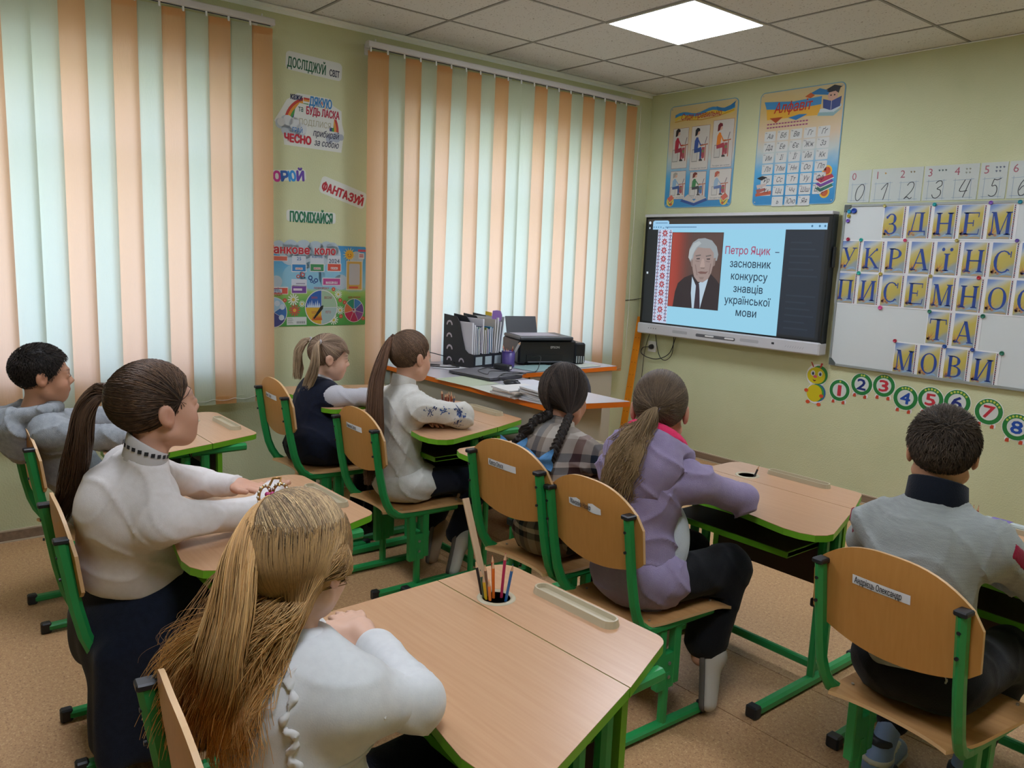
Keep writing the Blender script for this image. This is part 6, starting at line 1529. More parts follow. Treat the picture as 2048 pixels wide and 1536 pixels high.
# ================================================================ the eight children
def rgen(k): return np.random.default_rng(k)
def tied_hair(c, rg, N, tie, cols, rad=.0011, front=0., nape=-.066, K=9, bulge=.02, jit=.16, parent=None, keep=None, name='hair_strand'):
    r = c.hd.scalp(rg, N, front, nape)
    if keep is not None: r = r[keep(r)]
    r = r[c.hd.sdf(c.hd.w(r).astype(np.float32)) < .017]
    P = slerp_paths(c.hd, r, tie, K, bulge, rg)
    return strands(name, c.loc(P), rg.uniform(.7, 1.2, len(r))*rad, hue(rg, len(r), cols, jit=jit), parent or c.t, hairmat('s'), taper=.25)
def tail(c, rg, N, guide, widths, cols, rad=.0012, K=20, wav=.006, flat=.6, lenj=.25, clump=10, parent=None, tips=None, margin=.004, avoid=True):
    P = tail_paths(rg, N, guide, widths, K, wav, flat, lenj, clump)
    if avoid: P = push(P, c.shirtf, margin)
    C = hue(rg, N, cols)[:, None, :].repeat(K, 1)
    if tips: t = np.linspace(0, 1, K)[None, :, None]**1.3; C = C*(1-t)+lin(tips)*t*(.8+.4*rg.random((N, 1, 1)))
    return strands('hair_strand', c.loc(P), rg.uniform(.7, 1.3, N)*rad, C, parent or c.t, hairmat('s'), taper=.6)
def core_tail(c, guide, widths, col, parent, flat=.6, sc=.8):
    G = catm(guide, 10); W = np.interp(np.linspace(0, 1, 10), np.linspace(0, 1, len(widths)), widths)*sc
    f = lambda P: chain(P+c.off.astype(np.float32), list(G), list(W*.8), .01)
    return sdf_part('hair_volume', f, G.min(0)-.09-c.off, G.max(0)+.09-c.off, .006, hairmat('s'), parent, lambda V: np.tile(lin(col), (len(V), 1)))
def short_hair(c, rg, N, cols, length=.016, nape=-.066, front=0., rad=.0011, parent=None, lift=.25, whorl=True):
    r = c.hd.scalp(rg, N, front, nape); n = (r-c.hd.ec)/c.hd.er; n /= np.linalg.norm(n, axis=1, keepdims=True)
    fl = np.stack([r[:, 0]*2+rg.normal(0, .1, len(r)), .35+r[:, 1]*2-(r[:, 2] < .05)*.3, -1.0+0*(r[:, 2])], 1)
    top = np.clip((r[:, 2]-.06)/.05, 0, 1)[:, None]; fl = fl*(1-top)+np.stack([r[:, 0]*4, np.full(len(r), 1.2), rg.normal(0, .2, len(r))], 1)*top
    fl += rg.normal(0, .28, fl.shape); fl -= n*(fl*n).sum(1, keepdims=True); fl /= np.linalg.norm(fl, axis=1, keepdims=True)
    K = 4; t = np.linspace(0, 1, K)[None, :, None]; L = (length*(.35+.65*np.clip((r[:, 2]+.07)/.10, 0, 1))*rg.uniform(.6, 1.15, len(r)))[:, None, None]
    P = r[:, None]*1.0+n[:, None]*(.004+lift*L*t)+fl[:, None]*L*t
    P = c.hd.w(P.reshape(-1, 3)).reshape(P.shape)
    return strands('hair_strand', c.loc(P), rg.uniform(.7, 1.2, len(r))*rad, hue(rg, len(r), cols, jit=.2), parent or c.t, hairmat('s'), taper=.7)
def hood(c, m, sz=1.0, lining=None, seed=3, dy=0.0):
    """hood lying on the upper back, its rim standing round the neck"""
    N, u, f, x = c.N, c.up, c.fw, c.rx; R = c.R
    b = N-f*(.088+dy)-u*.020
    def rim(r, h, lift): return [N+x*r*sz*math.sin(a)+f*(r*.92*sz*math.cos(a)-.016)+u*(h-.030*math.cos(a)+lift) for a in [2*math.pi*i/18 for i in range(19)]]
    ring = rim(.082, .014, 0)
    def g(P):
        d = ell(P, b, (.112*sz, .058*sz, .088*sz), R)
        d = smin(d, ell(P, b-u*.050*sz-f*.008, (.078*sz, .046*sz, .070*sz), R), .05)
        d = smin(d, chain(P, ring, [.025*sz]*19, .012), .018)
        d = smax(d, -ell(P, N+u*.085-f*.016, (.060*sz, .056*sz, .105*sz), R), .012)
        return d+folds(P-c.off.astype(np.float32), seed, .006, .8)
    old = c.shirtf; c.shirtf = lambda P: np.minimum(old(P), g(P))
    o = c.part('hood', g, m, b-.22, b+.26, .0055, relax=1)
    if lining:
        r2 = rim(.060, .036, .008); c.part('hood_lining', lambda P: chain(P, r2, [.022*sz]*19, .01)+folds(P-c.off.astype(np.float32), 2, .004), lining, b-.18, b+.26, .005)
    return o
M_jeans = cloth('navy_trousers', '10131f'); M_black = cloth('black_trousers', '0e1014'); M_sole = mat('grey_sole', '5b554f', .8); M_sneak = mat('white_sneaker', 'b9b4ab', .55)
def socks(c, r, col):
    f = lambda P: smin(cap(P, c.A[-1]+(c.K[-1]-c.A[-1])*.35, c.A[-1], r*.6, r*.5), cap(P, c.A[1]+(c.K[1]-c.A[1])*.35, c.A[1], r*.6, r*.5), 0)
    c.part('ankle', f, mat('skin_'+col, col, .5), np.minimum(c.A[-1], c.A[1])-.08, np.maximum(c.A[-1], c.A[1])+.16, .006)
# ---- boy in grey hoodie, far left
hd = Head((.965, -4.325, .938), yaw=3, pitch=1, sc=.99)
c = Child('boy in a grey hoodie with cropped dark hair by the left blind', .985, -4.41, .345, hd, elbows=[(.80, -4.10, .72), (1.165, -4.12, .715)], wrists=[(.98, -3.90, .70), (.98, -3.98, .70)], skin='c08d70', h=.006, arm_r=(.040, .034, .028), lean_back=.0, shw=.128)
c.body(legs=False); M_g = cloth('grey_fleece', '83888c', noise='969a9d'); c.shirt(M_g, 'hoodie', g=.014, fold=.005, seed=2, low=.10, sleeve=.95)
hood(c, M_g, 1.12, dy=.012); c.trousers(M_jeans)
hb_ = c.hairbase(hairmat('s'), '1a1715', grow=.005, nape=-.062); short_hair(c, rgen(1), 4200, ['1d1917', '2a2421', '352d28'], .010, parent=hb_, lift=.45, rad=.0012)
# ---- girl in plain white blouse and long navy skirt
hd = Head((2.112, -4.235, 1.005), yaw=-10, pitch=11, sc=1.12)
c = Child('girl in a plain white blouse and long navy skirt with a low brown ponytail', 1.975, -4.475, .335, hd, sc=1.12, elbows=[(1.84, -4.04, .695), (2.195, -3.985, .693)], wrists=[(1.945, -3.965, .705), (1.97, -3.85, .680)], skin='cb9c84', h=.0052, arm_r=(.046, .040, .029), lean_back=.045, shw=.126, tw=1.16, belly=.006, td=1.24, shdrop=.04)
c.body(legs=False); M_w = cloth('white_jersey', 'd0cac6', noise='d6d1ce', bump=.06, sheen=.1); c.shirt(M_w, 'blouse', g=.006, fold=.0036, seed=4, low=-.105, sleeve=.94)
o = c.collar(mat('white_collar', 'c2bfbe', .7), .047, .043, .012, .062, .005, 'blouse_collar', tilt=.5)
ax = c.hd.w((0, -.022, -.06))-c.N; ax /= np.linalg.norm(ax); ax = ax*.6+c.up*.4; ax /= np.linalg.norm(ax); x_ = np.cross([0, 1., 0], ax); x_ /= np.linalg.norm(x_); y_ = np.cross(ax, x_)
for j in range(22):
    a = 2*math.pi*j/22; n_ = x_*math.cos(a)*1.04+y_*math.sin(a); t_ = np.cross(ax, n_); t_ /= np.linalg.norm(t_); p_ = c.N-c.off+ax*(.045-.012*math.sin(a))+n_*.0505*c.sc-c.fw*.004
    MB().add([tuple(p_+t_*a1*.0052+ax*b1*.0052+n_*.0025) for a1, b1 in ((-1, -1), (1, -1), (1, 1), (-1, 1))], [(0, 1, 2, 3)]).build('collar_square', mat('ink_1a1d24', '1a1d24', .6), o)
def skirt(P):
    p = P; d = ell(p, c.P+c.up*.02, (.165, .140, .14), c.R)
    d = smin(d, ell(p, (c.cx+.03, c.cy+.22, .40), (.20, .17, .13)), .05)
    for q in (-1, 1): d = smin(d, chain(p, [c.P+c.rx*q*.07, (c.cx+q*.12+.03, c.cy+.62, .42), (c.cx+q*.15+.03, c.cy+.66, .08)], [.095, .085, .10], .04), .05)
    d = smin(d, rbox(p, (c.cx+.165, c.cy+.335, .215), (.080, .285, .185), .05), .06)
    d = smin(d, rbox(p, (c.cx+.02, c.cy+.62, .20), (.235, .035, .18), .03), .05)
    d = smin(d, ell(p, (c.cx-.02, c.cy+.08, .345), (.15, .045, .10)), .04)
    q = p-c.off.astype(np.float32); low = np.clip((.46-q[:, 2])/.3, 0, 1)
    d = d+low*(.009*np.sin(q[:, 1]*42+np.sin(q[:, 2]*6)*1.3)+.006*np.sin(q[:, 0]*50))
    return np.maximum(d, .035-P[:, 2])
c.part('long_skirt', skirt, cloth('navy_wool', '0f1523', noise='141b2b'), (c.cx-.40, c.cy-.16, .02), (c.cx+.44, c.cy+.86, .60), .0075)
MB().tube([tuple(c.P-c.off+c.up*.055*1+c.rx*math.cos(a)*.135+c.fw*math.sin(a)*.105) for a in [2*math.pi*k/28 for k in range(29)]], .010, 8).build('belt', mat('black_leather', '121317', .4), c.t)
g_ = [(2.036, -4.325, 1.045), (2.012, -4.355, 1.043), (1.992, -4.385, .99), (1.985, -4.40, .90), (1.955, -4.41, .82), (1.91, -4.42, .74), (1.855, -4.44, .660)]
tie = c.hd.l(np.array([g_[0]]))[0]
hb_ = c.hairbase(hairmat('s'), '2a201a', grow=.004, nape=-.060); rg = rgen(2)
tied_hair(c, rg, 2600, tie, ['3a2d24', '4d3b2f', '6a513c', '2c221b'], .0011, parent=hb_, nape=-.060)
core_tail(c, g_, [.012, .022, .032, .040, .040, .032, .014], '33261e', hb_, sc=.75)
tail(c, rg, 900, g_, [.010, .024, .036, .048, .048, .038, .018], ['3a2c23', '574132', '705640', '3f3026'], .0014, parent=hb_, wav=.012, clump=14, tips='4c3527')
MB().tube([tuple(c.loc(np.array(g_[0]))+np.array([math.cos(a)*.004, -.004+.014*math.sin(a), .014*math.cos(a)])) for a in [2*math.pi*k/14 for k in range(14)]], .008, 8, closed=True).build('hair_tie', mat('cream_tie', 'aaa584', .8), c.t, 'cream cloth hair tie')
# ---- blonde girl, nearest
hd = Head((3.150, -4.295, .930), yaw=-34, pitch=-6, sc=1.02)
c = Child('blonde girl in a sheer white blouse, half-up hair with a gold clip', 3.235, -4.535, .380, hd, elbows=[(2.91, -4.24, .700), (3.300, -4.150, .695)], wrists=[(2.985, -4.175, .690), (3.045, -4.115, .705)], twist=-22, shdrop=.035, skin='d4ac94', h=.0052, arm_r=(.032, .028, .023), lean_back=.02, shw=.118)
c.body(legs=False); M_sh = cloth('sheer_white', 'c6c8c8', noise='cdcfce', rough=.6, bump=.05, sheen=.2)
c.shirt(M_sh, 'blouse', g=.012, fold=.0038, seed=7, low=.07, sleeve=.72, ra=(.032, .036, .030))
def cuff(P, q=1): 
    a = c.E[q]+(c.W[q]-c.E[q])*.62; b = c.E[q]+(c.W[q]-c.E[q])*.80
    t = ((P-a.astype(np.float32))@((b-a)/np.linalg.norm(b-a)).astype(np.float32))
    d = cap(P, a, b, .034, .032)+.0022*np.sin(t*420)*1.0+.0015*np.sin(P[:, 2]*300)
    return smax(d, np.abs(t-.024)-.028, .006)
c.part('gathered_cuff', cuff, M_sh, np.minimum(c.E[1], c.W[1])-.08, np.maximum(c.E[1], c.W[1])+.08, .004)
# cape-like sheer collar over the shoulders with ribbon edge
def cape(P, g=0):
    d = c.torso(P, .020+g); 
    for q in (-1, 1): d = smin(d, cap(P, c.S[q], c.S[q]+(c.E[q]-c.S[q])*.55, .047+g, .050+g), .03)
    d = d+folds(P-c.off.astype(np.float32), 9, .003, .7)
    hz = c.N-c.up*.175; k = (P-hz.astype(np.float32))@(-c.up.astype(np.float32)); return k, d
def cape_f(P):
    k, d = cape(P); top = (P-(c.N+c.up*.022).astype(np.float32))@c.up.astype(np.float32); return smax(smax(d, k, .008), top, .006)
def edge_f(P):
    k, d = cape(P, .0025); return smax(d, np.abs(k+.004)-.006, .002)
lo, hi = c.N-.30, c.N+.26
c.part('collar_cape', cape_f, M_sh, lo, hi, .0055); c.part('ribbon_edge', edge_f, mat('satin_ribbon', 'c3c2c0', .35), lo, hi, .004)
def lace(P):
    k, d = cape(P, .006); x = (P-c.N.astype(np.float32))@c.rx.astype(np.float32); z = (P-c.N.astype(np.float32))@c.up.astype(np.float32); y = (P-c.N.astype(np.float32))@c.fw.astype(np.float32)
    xx = np.abs(x+.0-.090-.006*np.sin(z*110))-.005-.003*np.sin(z*260); return smax(smax(smax(d+.002*np.sin(z*300)*np.sin(x*300), xx, .002), k, .004), np.maximum(y+.01, z-.0), .004)
c.part('lace_trim', lace, mat('lace_white', 'c6c5c2', .6), lo, hi, .004)
c.trousers(M_jeans, (.084, .066, .05))
hb_ = c.hairbase(hairmat('s'), '6e563f', grow=.004, nape=-.072); rg = rgen(3)
clip = np.array([3.103, -4.318, 1.018]); tie = c.hd.l(clip[None])[0]
keep_top = lambda r: r[:, 2] > .012
tied_hair(c, rg, 7000, tie, ['4a3e37', '877058', 'b99b70', '40362f', 'c7ad82'], .0008, parent=hb_, keep=keep_top, bulge=.03, K=12)
gt = [tuple(clip), (3.112, -4.350, 1.004), (3.150, -4.395, .955), (3.185, -4.425, .880), (3.195, -4.445, .815), (3.165, -4.45, .745)]
P = tail_paths(rg, 1900, gt, [.010, .042, .062, .072, .074, .062], 22, .006, .38, .30, 22); P = push(P, c.shirtf, .02); P = push(P, c.hd.sdf, .012)
C = hue(rg, 1900, ['b8935e', 'a67c48', 'c9a978', '9a7040', '7a5c3c'])[:, None].repeat(22, 1)
strands('hair_strand', c.loc(P), rg.uniform(.7, 1.3, 1900)*.0012, C, hb_, hairmat('s'), taper=.5)
# loose hair: hugs the skull, then falls behind the shoulders and over the back
n = 3800; r = c.hd.scalp(rg, n*3, 0., -.072); r = r[(r[:, 2] < .075) & (r[:, 1] < .050)]; r = r[c.hd.sdf(c.hd.w(r).astype(np.float32)) < .018][:n]; n = len(r)
lat = r[:, 0]/.08; tg = np.stack([r[:, 0]*.75+.01, -.062-.02*rg.random(n), -.050+.012*rg.random(n)], 1)
A1 = slerp_paths(c.hd, r, tg, 10, .05, rg)
K = 18; t = np.linspace(0, 1, K)[None, :, None]; p0 = A1[:, -1]; back = -c.fw
end = np.array([3.140, -4.440, .685])+c.rx*(lat*.105)[:, None]+rg.normal(0, .020, (n, 3))+np.array([0, 0, 1.])*rg.uniform(-.05, .09, n)[:, None]
dr = (A1[:, -1]-A1[:, -2]); dr /= np.linalg.norm(dr, axis=1, keepdims=True)
q1 = p0+dr*.055; q2 = p0*.35+end*.65+back*.03+np.array([0, 0, .05])
B = (1-t)**3*p0[:, None]+3*(1-t)**2*t*q1[:, None]+3*(1-t)*t*t*q2[:, None]+t**3*end[:, None]
ph = rg.uniform(0, 6.28, (14, 2))[rg.integers(0, 14, n)]+rg.normal(0, .4, (n, 2))
B += (c.rx*np.sin(t*9+ph[:, None, :1])+back*.5*np.cos(t*8+ph[:, None, 1:]))*.010*t
B = np.concatenate([A1[:, :-1], B], 1); K = B.shape[1]; t = np.linspace(0, 1, K)[None, :, None]
B = push(B, lambda Q: smin(c.shirtf(Q), c.hd.sdf(Q), .01), .014, 2); dd = np.abs(np.diff(B, axis=1)).max((1, 2)) < .06; B = B[dd]; n = len(B)
C0 = hue(rg, n, ['66543f', '8a6f4c', '9c7a4e', '5a4838', 'b3925f'])[:, None]; C1 = hue(rg, n, ['c29a62', 'b3854c', 'a87638', 'd0ad78'])[:, None]
strands('hair_strand', c.loc(B), rg.uniform(.6, 1.2, n)*.0010, C0*(1-t)+C1*t, hb_, hairmat('s'), taper=.5)
bx_ = lambda P: ell(P+c.off.astype(np.float32), (3.165, -4.432, .78), (.070, .030, .10))
sdf_part('hair_volume', bx_, np.array([2.98, -4.6, .55])-c.off, np.array([3.36, -4.25, 1.04])-c.off, .006, hairmat('s'), hb_, lambda V: np.tile(lin('7d5f3e'), (len(V), 1)))
fl = tail_paths(rg, 60, [(3.10, -4.40, .90), (3.05, -4.43, .80), (3.00, -4.45, .72), (2.95, -4.44, .66)], [.03, .05, .06, .07], 18, .02, .7, .4, 20)
strands('hair_strand', c.loc(fl), np.full(60, .0005), hue(rg, 60, ['a08060', '8a6a48']), hb_, hairmat('s'))
cp = MB(); M4 = Matrix.Translation(Vector(c.loc(clip)))
pts = []
for sx in (-1, 1):
    for k in range(13):
        a = 2*math.pi*k/12; pts.append((clip[0]-.010+.004*sx*math.cos(a), clip[1]+.002+sx*.014+.012*math.cos(a), clip[2]+.014+.017*math.sin(a)))
L1 = [tuple(c.loc(np.array(p))) for p in pts[:12]]; L2 = [tuple(c.loc(np.array(p))) for p in pts[13:25]]
cl = MB().tube(L1, .0028, 6, closed=True).tube(L2, .0028, 6, closed=True).tube([tuple(c.loc(clip+np.array(v))) for v in ((-.018, .0, .028), (-.022, .008, .038), (-.012, .018, .040), (-.006, .012, .028))], .0022, 6).build('hair_clip', mat('gold', 'b98f52', .3, metal=.9), c.t, 'gold hair clip set with clear and pink stones')
q = MB()
for p in L1+L2: q.ell(tuple(np.array(p)+np.array([.002, -.002, .001])), (.0026,)*3, 6, 4)
q.build('clear_stone', mat('clear_stone', 'd8cfbf', .1, metal=.4), cl)
for dx in (-.008, 0, .008): MB().ell(tuple(c.loc(clip+np.array([-.006+dx*.3, dx, .016]))), (.0045,)*3, 8, 6).build('pink_stone', mat('pink_stone', 'b03a6c', .15), cl)
# ---- girl in navy pinafore with two bunches, by the sticker wall
hd = Head((.735, -3.050, .915), yaw=16, pitch=-6, sc=1.0)
c = Child('girl in a navy pinafore over a white shirt, two hair bunches, by the sticker wall', .80, -3.385, .420, hd, elbows=[(.56, -3.00, .745), (.965, -2.965, .745)], wrists=[(.78, -2.96, .735), (.74, -2.88, .73)], skin='d8ae96', h=.006, arm_r=(.034, .030, .024), lean_back=.03)
c.body(legs=False); c.shirt(cloth('white_cotton', 'bcbbc0'), 'shirt', g=.004, fold=.003, seed=3, low=.0, sleeve=.95, ra=(.042, .038, .028))
M_pin = cloth('navy_pinafore', '0d1220', noise='10172a')
def pin(P):
    d = c.torso(P, .012)
    for q in (-1, 1): d = smax(d, -cap(P, c.S[q]+c.rx*q*.012, c.E[q], .052, .050), .012)
    d = smin(d, ell(P, c.P-c.up*.01, (.165, .140, .095), c.R), .05)
    for q in (-1, 1): d = smin(d, cap(P, c.P+c.rx*q*.07, (c.cx+q*.10+.03, c.cy+.54, c.hs+.04), .105, .085), .05)
    d = d+folds(P-c.off.astype(np.float32), 8, .004)
    top = (P-(c.N+c.up*.012).astype(np.float32))@(c.up*.95+c.fw*.3).astype(np.float32)
    return np.maximum(smax(d, top, .006), np.where(P[:, 1] < c.cy+.5, c.hs+.004-P[:, 2], c.hs-.09-P[:, 2]))
c.part('pinafore', pin, M_pin, (c.cx-.28, c.cy-.02, c.hs-.12), (c.cx+.32, c.cy+.72, c.N[2]+.08), .0065)
for q in (-1, 1):
    c.A[q] = np.array([c.cx+.02+q*.07, c.cy+.47, .09]); c.K[q] = np.array([c.cx+q*.09+.02, c.cy+.56, c.hs])
def legs_(P): return smin(cap(P, c.K[-1], c.A[-1], .052, .036), cap(P, c.K[1], c.A[1], .052, .036), .01)
c.part('tights', legs_, M_black, (c.cx-.25, c.cy+.3, .05), (c.cx+.3, c.cy+.7, c.hs+.05), .007)
for q in (-1, 1): c.shoe(q, (c.A[q][0]+.01, c.A[q][1]+.13, .003), mat('black_shoe', '0f1013', .35), mat('black_sole', '101010', .6), up=(0, 0, 1), name='shoe', flat=True)
c.collar(mat('white_collar', 'c2bfbe', .7), .052, .047, .0, .042, .006, 'shirt_collar')
hb_ = c.hairbase(hairmat('s'), '5f4e42', grow=.004, nape=-.060); rg = rgen(4)
pL = [(.655, -3.115, 1.000), (.640, -3.140, .985), (.625, -3.165, .935), (.640, -3.170, .87), (.650, -3.175, .80)]
pR = [(.785, -3.125, 1.000), (.800, -3.150, .985), (.820, -3.165, .93), (.815, -3.175, .86), (.77, -3.19, .77), (.750, -3.19, .70)]
for g_, kp in ((pL, lambda r: r[:, 0] < 0), (pR, lambda r: r[:, 0] >= 0)):
    tie = c.hd.l(np.array([g_[0]]))[0]
    tied_hair(c, rg, 2600, tie, ['6b594c', '8a7462', 'a48c74', '57483e'], .0013, parent=hb_, keep=kp, nape=-.060)
    tail(c, rg, 420, g_, [.008, .020, .026, .026, .024], ['7d6858', '9a846e', 'b39c80'], .0015, parent=hb_, wav=.010, clump=8, tips='a8906f')
    MB().tube([tuple(c.loc(np.array(g_[0])+np.array([.010*math.cos(a), .004*math.sin(a), .010*math.sin(a)]))) for a in [2*math.pi*k/10 for k in range(10)]], .004, 6, closed=True).build('hair_tie', mat('pale_tie', 'b5b0b5', .6), c.t)
rg = rgen(14)
rt = c.hd.scalp(rg, 2600, .02, 0.); rt = rt[(rt[:, 1] > .02) & (rt[:, 2] > .06)]; tg = np.stack([rt[:, 0]*1.2, .082+0*rt[:, 0], .050-rg.uniform(0, .02, len(rt))], 1)
strands('hair_strand', c.loc(slerp_paths(c.hd, rt, tg, 8, .03, rg)), np.full(len(rt), .0012), hue(rg, len(rt), ['7d6858', '9a846e']), hb_, hairmat('s'))
# ---- girl with embroidered blouse
hd = Head((1.385, -2.985, .995), yaw=-10, pitch=0, sc=1.0)
c = Child('girl in a white blouse with blue floral embroidered sleeves and very long brown ponytail', 1.40, -3.262, .370, hd, elbows=[(1.20, -2.92, .750), (1.585, -2.845, .755)], wrists=[(1.425, -2.925, .722), (1.38, -2.82, .735)], knees=[(1.33, -2.68, .44), (1.52, -2.68, .44)], ankles=[(1.30, -2.80, .165), (1.51, -2.815, .175)], skin='d6a68c', h=.0055, arm_r=(.034, .030, .024), lean_back=.03)
c.body(legs=False); M_e = cloth('white_linen', 'c8c6be', noise='d0cec6'); c.shirt(M_e, 'blouse', g=.012, fold=.006, seed=6, low=.085, sleeve=.86, ra=(.036, .044, .036))
def tail_e(P):
    d = ell(P, c.P-c.up*.01+c.fw*.02, (.158, .148, .106), c.R)+folds(P-c.off.astype(np.float32), 6, .005); return np.maximum(d, c.hs+.003-P[:, 2])
c.part('blouse_hem', tail_e, M_e, c.P-.24, c.P+.24, .0065)
c.collar(M_e, .050, .046, .0, .05, .006, 'blouse_collar')
def decal(c, f, center, nrm, polys, m, name='embroidery', label=None, step=.0016):
    nrm = np.array(nrm, float); nrm /= np.linalg.norm(nrm); a = np.cross(nrm, [0, 0, 1.]); a /= np.linalg.norm(a); b = np.cross(a, nrm)
    V = []; F = []
    for p in polys:
        k = len(V); V += [np.array(center)+a*u+b*v for u, v in p]; F.append(tuple(range(k, k+len(p))))
    V = np.array(V, np.float32)
    for _ in range(4):
        d = f(V); e = .003; g = np.stack([f(V+V3(e, 0, 0))-f(V-V3(e, 0, 0)), f(V+V3(0, e, 0))-f(V-V3(0, e, 0)), f(V+V3(0, 0, e))-f(V-V3(0, 0, e))], 1); g /= np.linalg.norm(g, axis=1, keepdims=True)+1e-9
        V = V-g*(d-step)[:, None]
    return MB().add([tuple(v) for v in (V-c.off)], F).build(name, m, c.t, label)
def leafcl(rg, n, R):
    out = []
    for k in range(n):
        a = rg.uniform(0, 6.28); r = rg.uniform(.1, 1)*R; cx, cy = r*math.cos(a), r*math.sin(a)*.9; b = a+rg.normal(0, .5); L = rg.uniform(.006, .012); w = L*.28
        dx, dy = math.cos(b), math.sin(b); out.append([(cx, cy), (cx+dx*L*.5-dy*w, cy+dy*L*.5+dx*w), (cx+dx*L, cy+dy*L), (cx+dx*L*.5+dy*w, cy+dy*L*.5-dx*w)])
    for k in range(5): a = 1.257*k; out.append([(0, 0), (.007*math.cos(a-.4), .007*math.sin(a-.4)), (.010*math.cos(a), .010*math.sin(a)), (.007*math.cos(a+.4), .007*math.sin(a+.4))])
    return out
rg = rgen(5); cv = np.array(cam.location)
axp = lambda t: c.S[1]+(c.E[1]-c.S[1])*t
for k, (ctr, R_, n_, sh) in enumerate(((axp(.28), .026, 22, (0, 0, 0)), (axp(.62), .024, 18, (0, 0, .012)), (axp(.92), .024, 18, (.01, 0, .02)), (c.E[1], .022, 16, (-.02, 0, .0)), (axp(1.0), .028, 26, (-.035, -.0, -.015)))):
    ctr = ctr+np.array(sh); nr = cv-ctr; nr = nr/np.linalg.norm(nr); 
    decal(c, c.shirtf, ctr+nr*.06, nr, leafcl(rg, n_, R_), mat('blue_thread' if k % 2 else 'navy_thread', '27508c' if k % 2 else '22396b', .7))
c.trousers(M_jeans, (.068, .060, .048), bulk=-.006); M_tan = mat('tan_suede', '8d7358', .8)
c.shoe(1, (1.535, -2.875, .012), M_sneak, M_sole, up=(.7, .7, .1), name='sneaker'); c.shoe(-1, (1.36, -2.87, .012), M_tan, M_sole, up=(.5, .8, .2), name='sneaker')
hb_ = c.hairbase(hairmat('s'), '3f3027', grow=.004, nape=-.060)
g_ = [(1.372, -3.035, 1.072), (1.362, -3.070, 1.075), (1.385, -3.12, 1.01), (1.405, -3.165, .90), (1.430, -3.185, .785), (1.440, -3.19, .684), (1.425, -3.195, .577), (1.39, -3.20, .46)]
tie = c.hd.l(np.array([g_[0]]))[0]
tied_hair(c, rg, 2600, tie, ['4a3a30', '5f4a3a', '7a604a', '3c2f27'], .0012, parent=hb_, nape=-.060)
tail(c, rg, 1000, g_, [.010, .022, .034, .040, .046, .046, .044, .026], ['4e382c', '664a39', '7d5c46', '432f26'], .0015, parent=hb_, wav=.008, clump=12, tips='6b4f3a')
core_tail(c, g_, [.010, .020, .03, .034, .040, .040, .036, .018], '4a3529', hb_, sc=.75)
# ---- child in checked shirt with two braids
hd = Head((2.265, -2.880, .955), yaw=-16, pitch=-4, sc=1.02)
c = Child('child in a beige and navy checked shirt with two dark braids and light blue bows', 2.35, -3.225, .420, hd, elbows=[(2.10, -2.84, .760), (2.545, -2.87, .755)], wrists=[(2.30, -2.80, .735), (2.33, -2.76, .74)], skin='c49176', h=.0058, arm_r=(.036, .034, .028), lean_back=.045, twist=-10)
c.body(legs=False)
m = bpy.data.materials.new('checked_flannel'); m.use_nodes = True; n = m.node_tree.nodes; l = m.node_tree.links; p_ = n['Principled BSDF']; p_.inputs['Roughness'].default_value = .9; p_.inputs['Specular IOR Level'].default_value = .15
tc = n.new('ShaderNodeTexCoord'); mp = n.new('ShaderNodeMapping'); mp.inputs['Rotation'].default_value = (0, 0, math.radians(-14)); sp = n.new('ShaderNodeSeparateXYZ'); l.new(tc.outputs['Object'], mp.inputs[0]); l.new(mp.outputs[0], sp.inputs[0])
def ramp(sock, freq, off, stops):
    a = n.new('ShaderNodeMath'); a.operation = 'MULTIPLY_ADD'; a.inputs[1].default_value = freq; a.inputs[2].default_value = off; b = n.new('ShaderNodeMath'); b.operation = 'FRACT'; r = n.new('ShaderNodeValToRGB'); r.color_ramp.interpolation = 'CONSTANT'
    l.new(sock, a.inputs[0]); l.new(a.outputs[0], b.inputs[0]); l.new(b.outputs[0], r.inputs[0]); e = r.color_ramp.elements
    e[0].position, e[0].color = 0, srgb(stops[0][1]); e[1].position, e[1].color = stops[1][0], srgb(stops[1][1])
    for q, cc in stops[2:]: x = e.new(q); x.color = srgb(cc)
    return r.outputs[0]
ca = ramp(sp.outputs['X'], 5.2, .1, [(0, 'c4bdb4'), (.16, '8f8277'), (.32, 'c4bdb4'), (.48, '6e4a42'), (.62, 'a39a90'), (.78, '3b4450'), (.90, '8f8277')])
cb = ramp(sp.outputs['Z'], 4.4, .33, [(0, 'c9c3ba'), (.22, 'a39a90'), (.50, '1f2833'), (.60, 'd0ccc6'), (.68, '252f3c'), (.80, '9a8f85')])
mx = n.new('ShaderNodeMix'); mx.data_type = 'RGBA'; mx.blend_type = 'MULTIPLY'; mx.inputs['Factor'].default_value = .62; l.new(ca, mx.inputs['A']); l.new(cb, mx.inputs['B'])
br = n.new('ShaderNodeMix'); br.data_type = 'RGBA'; br.inputs['Factor'].default_value = .28; l.new(mx.outputs['Result'], br.inputs['A']); l.new(cb, br.inputs['B']); l.new(br.outputs['Result'], p_.inputs['Base Color'])
M_pl = m
c.shirt(M_pl, 'checked_shirt', g=.014, fold=.006, seed=5, low=.11, sleeve=.95); c.collar(M_pl, .056, .050, -.004, .055, .009, 'shirt_collar')
def tailf(P):
    d = ell(P, c.P-c.up*.01, (.150, .125, .10), c.R)+folds(P-c.off.astype(np.float32), 3, .004)
    return np.maximum(d, c.hs+.003-P[:, 2])
c.part('shirt_tail', tailf, M_pl, c.P-.22, c.P+.2, .0065)
c.trousers(M_black, (.080, .064, .05))
rg = rgen(6); hb_ = c.hairbase(hairmat('s'), '1e1917', grow=.006, nape=-.062)
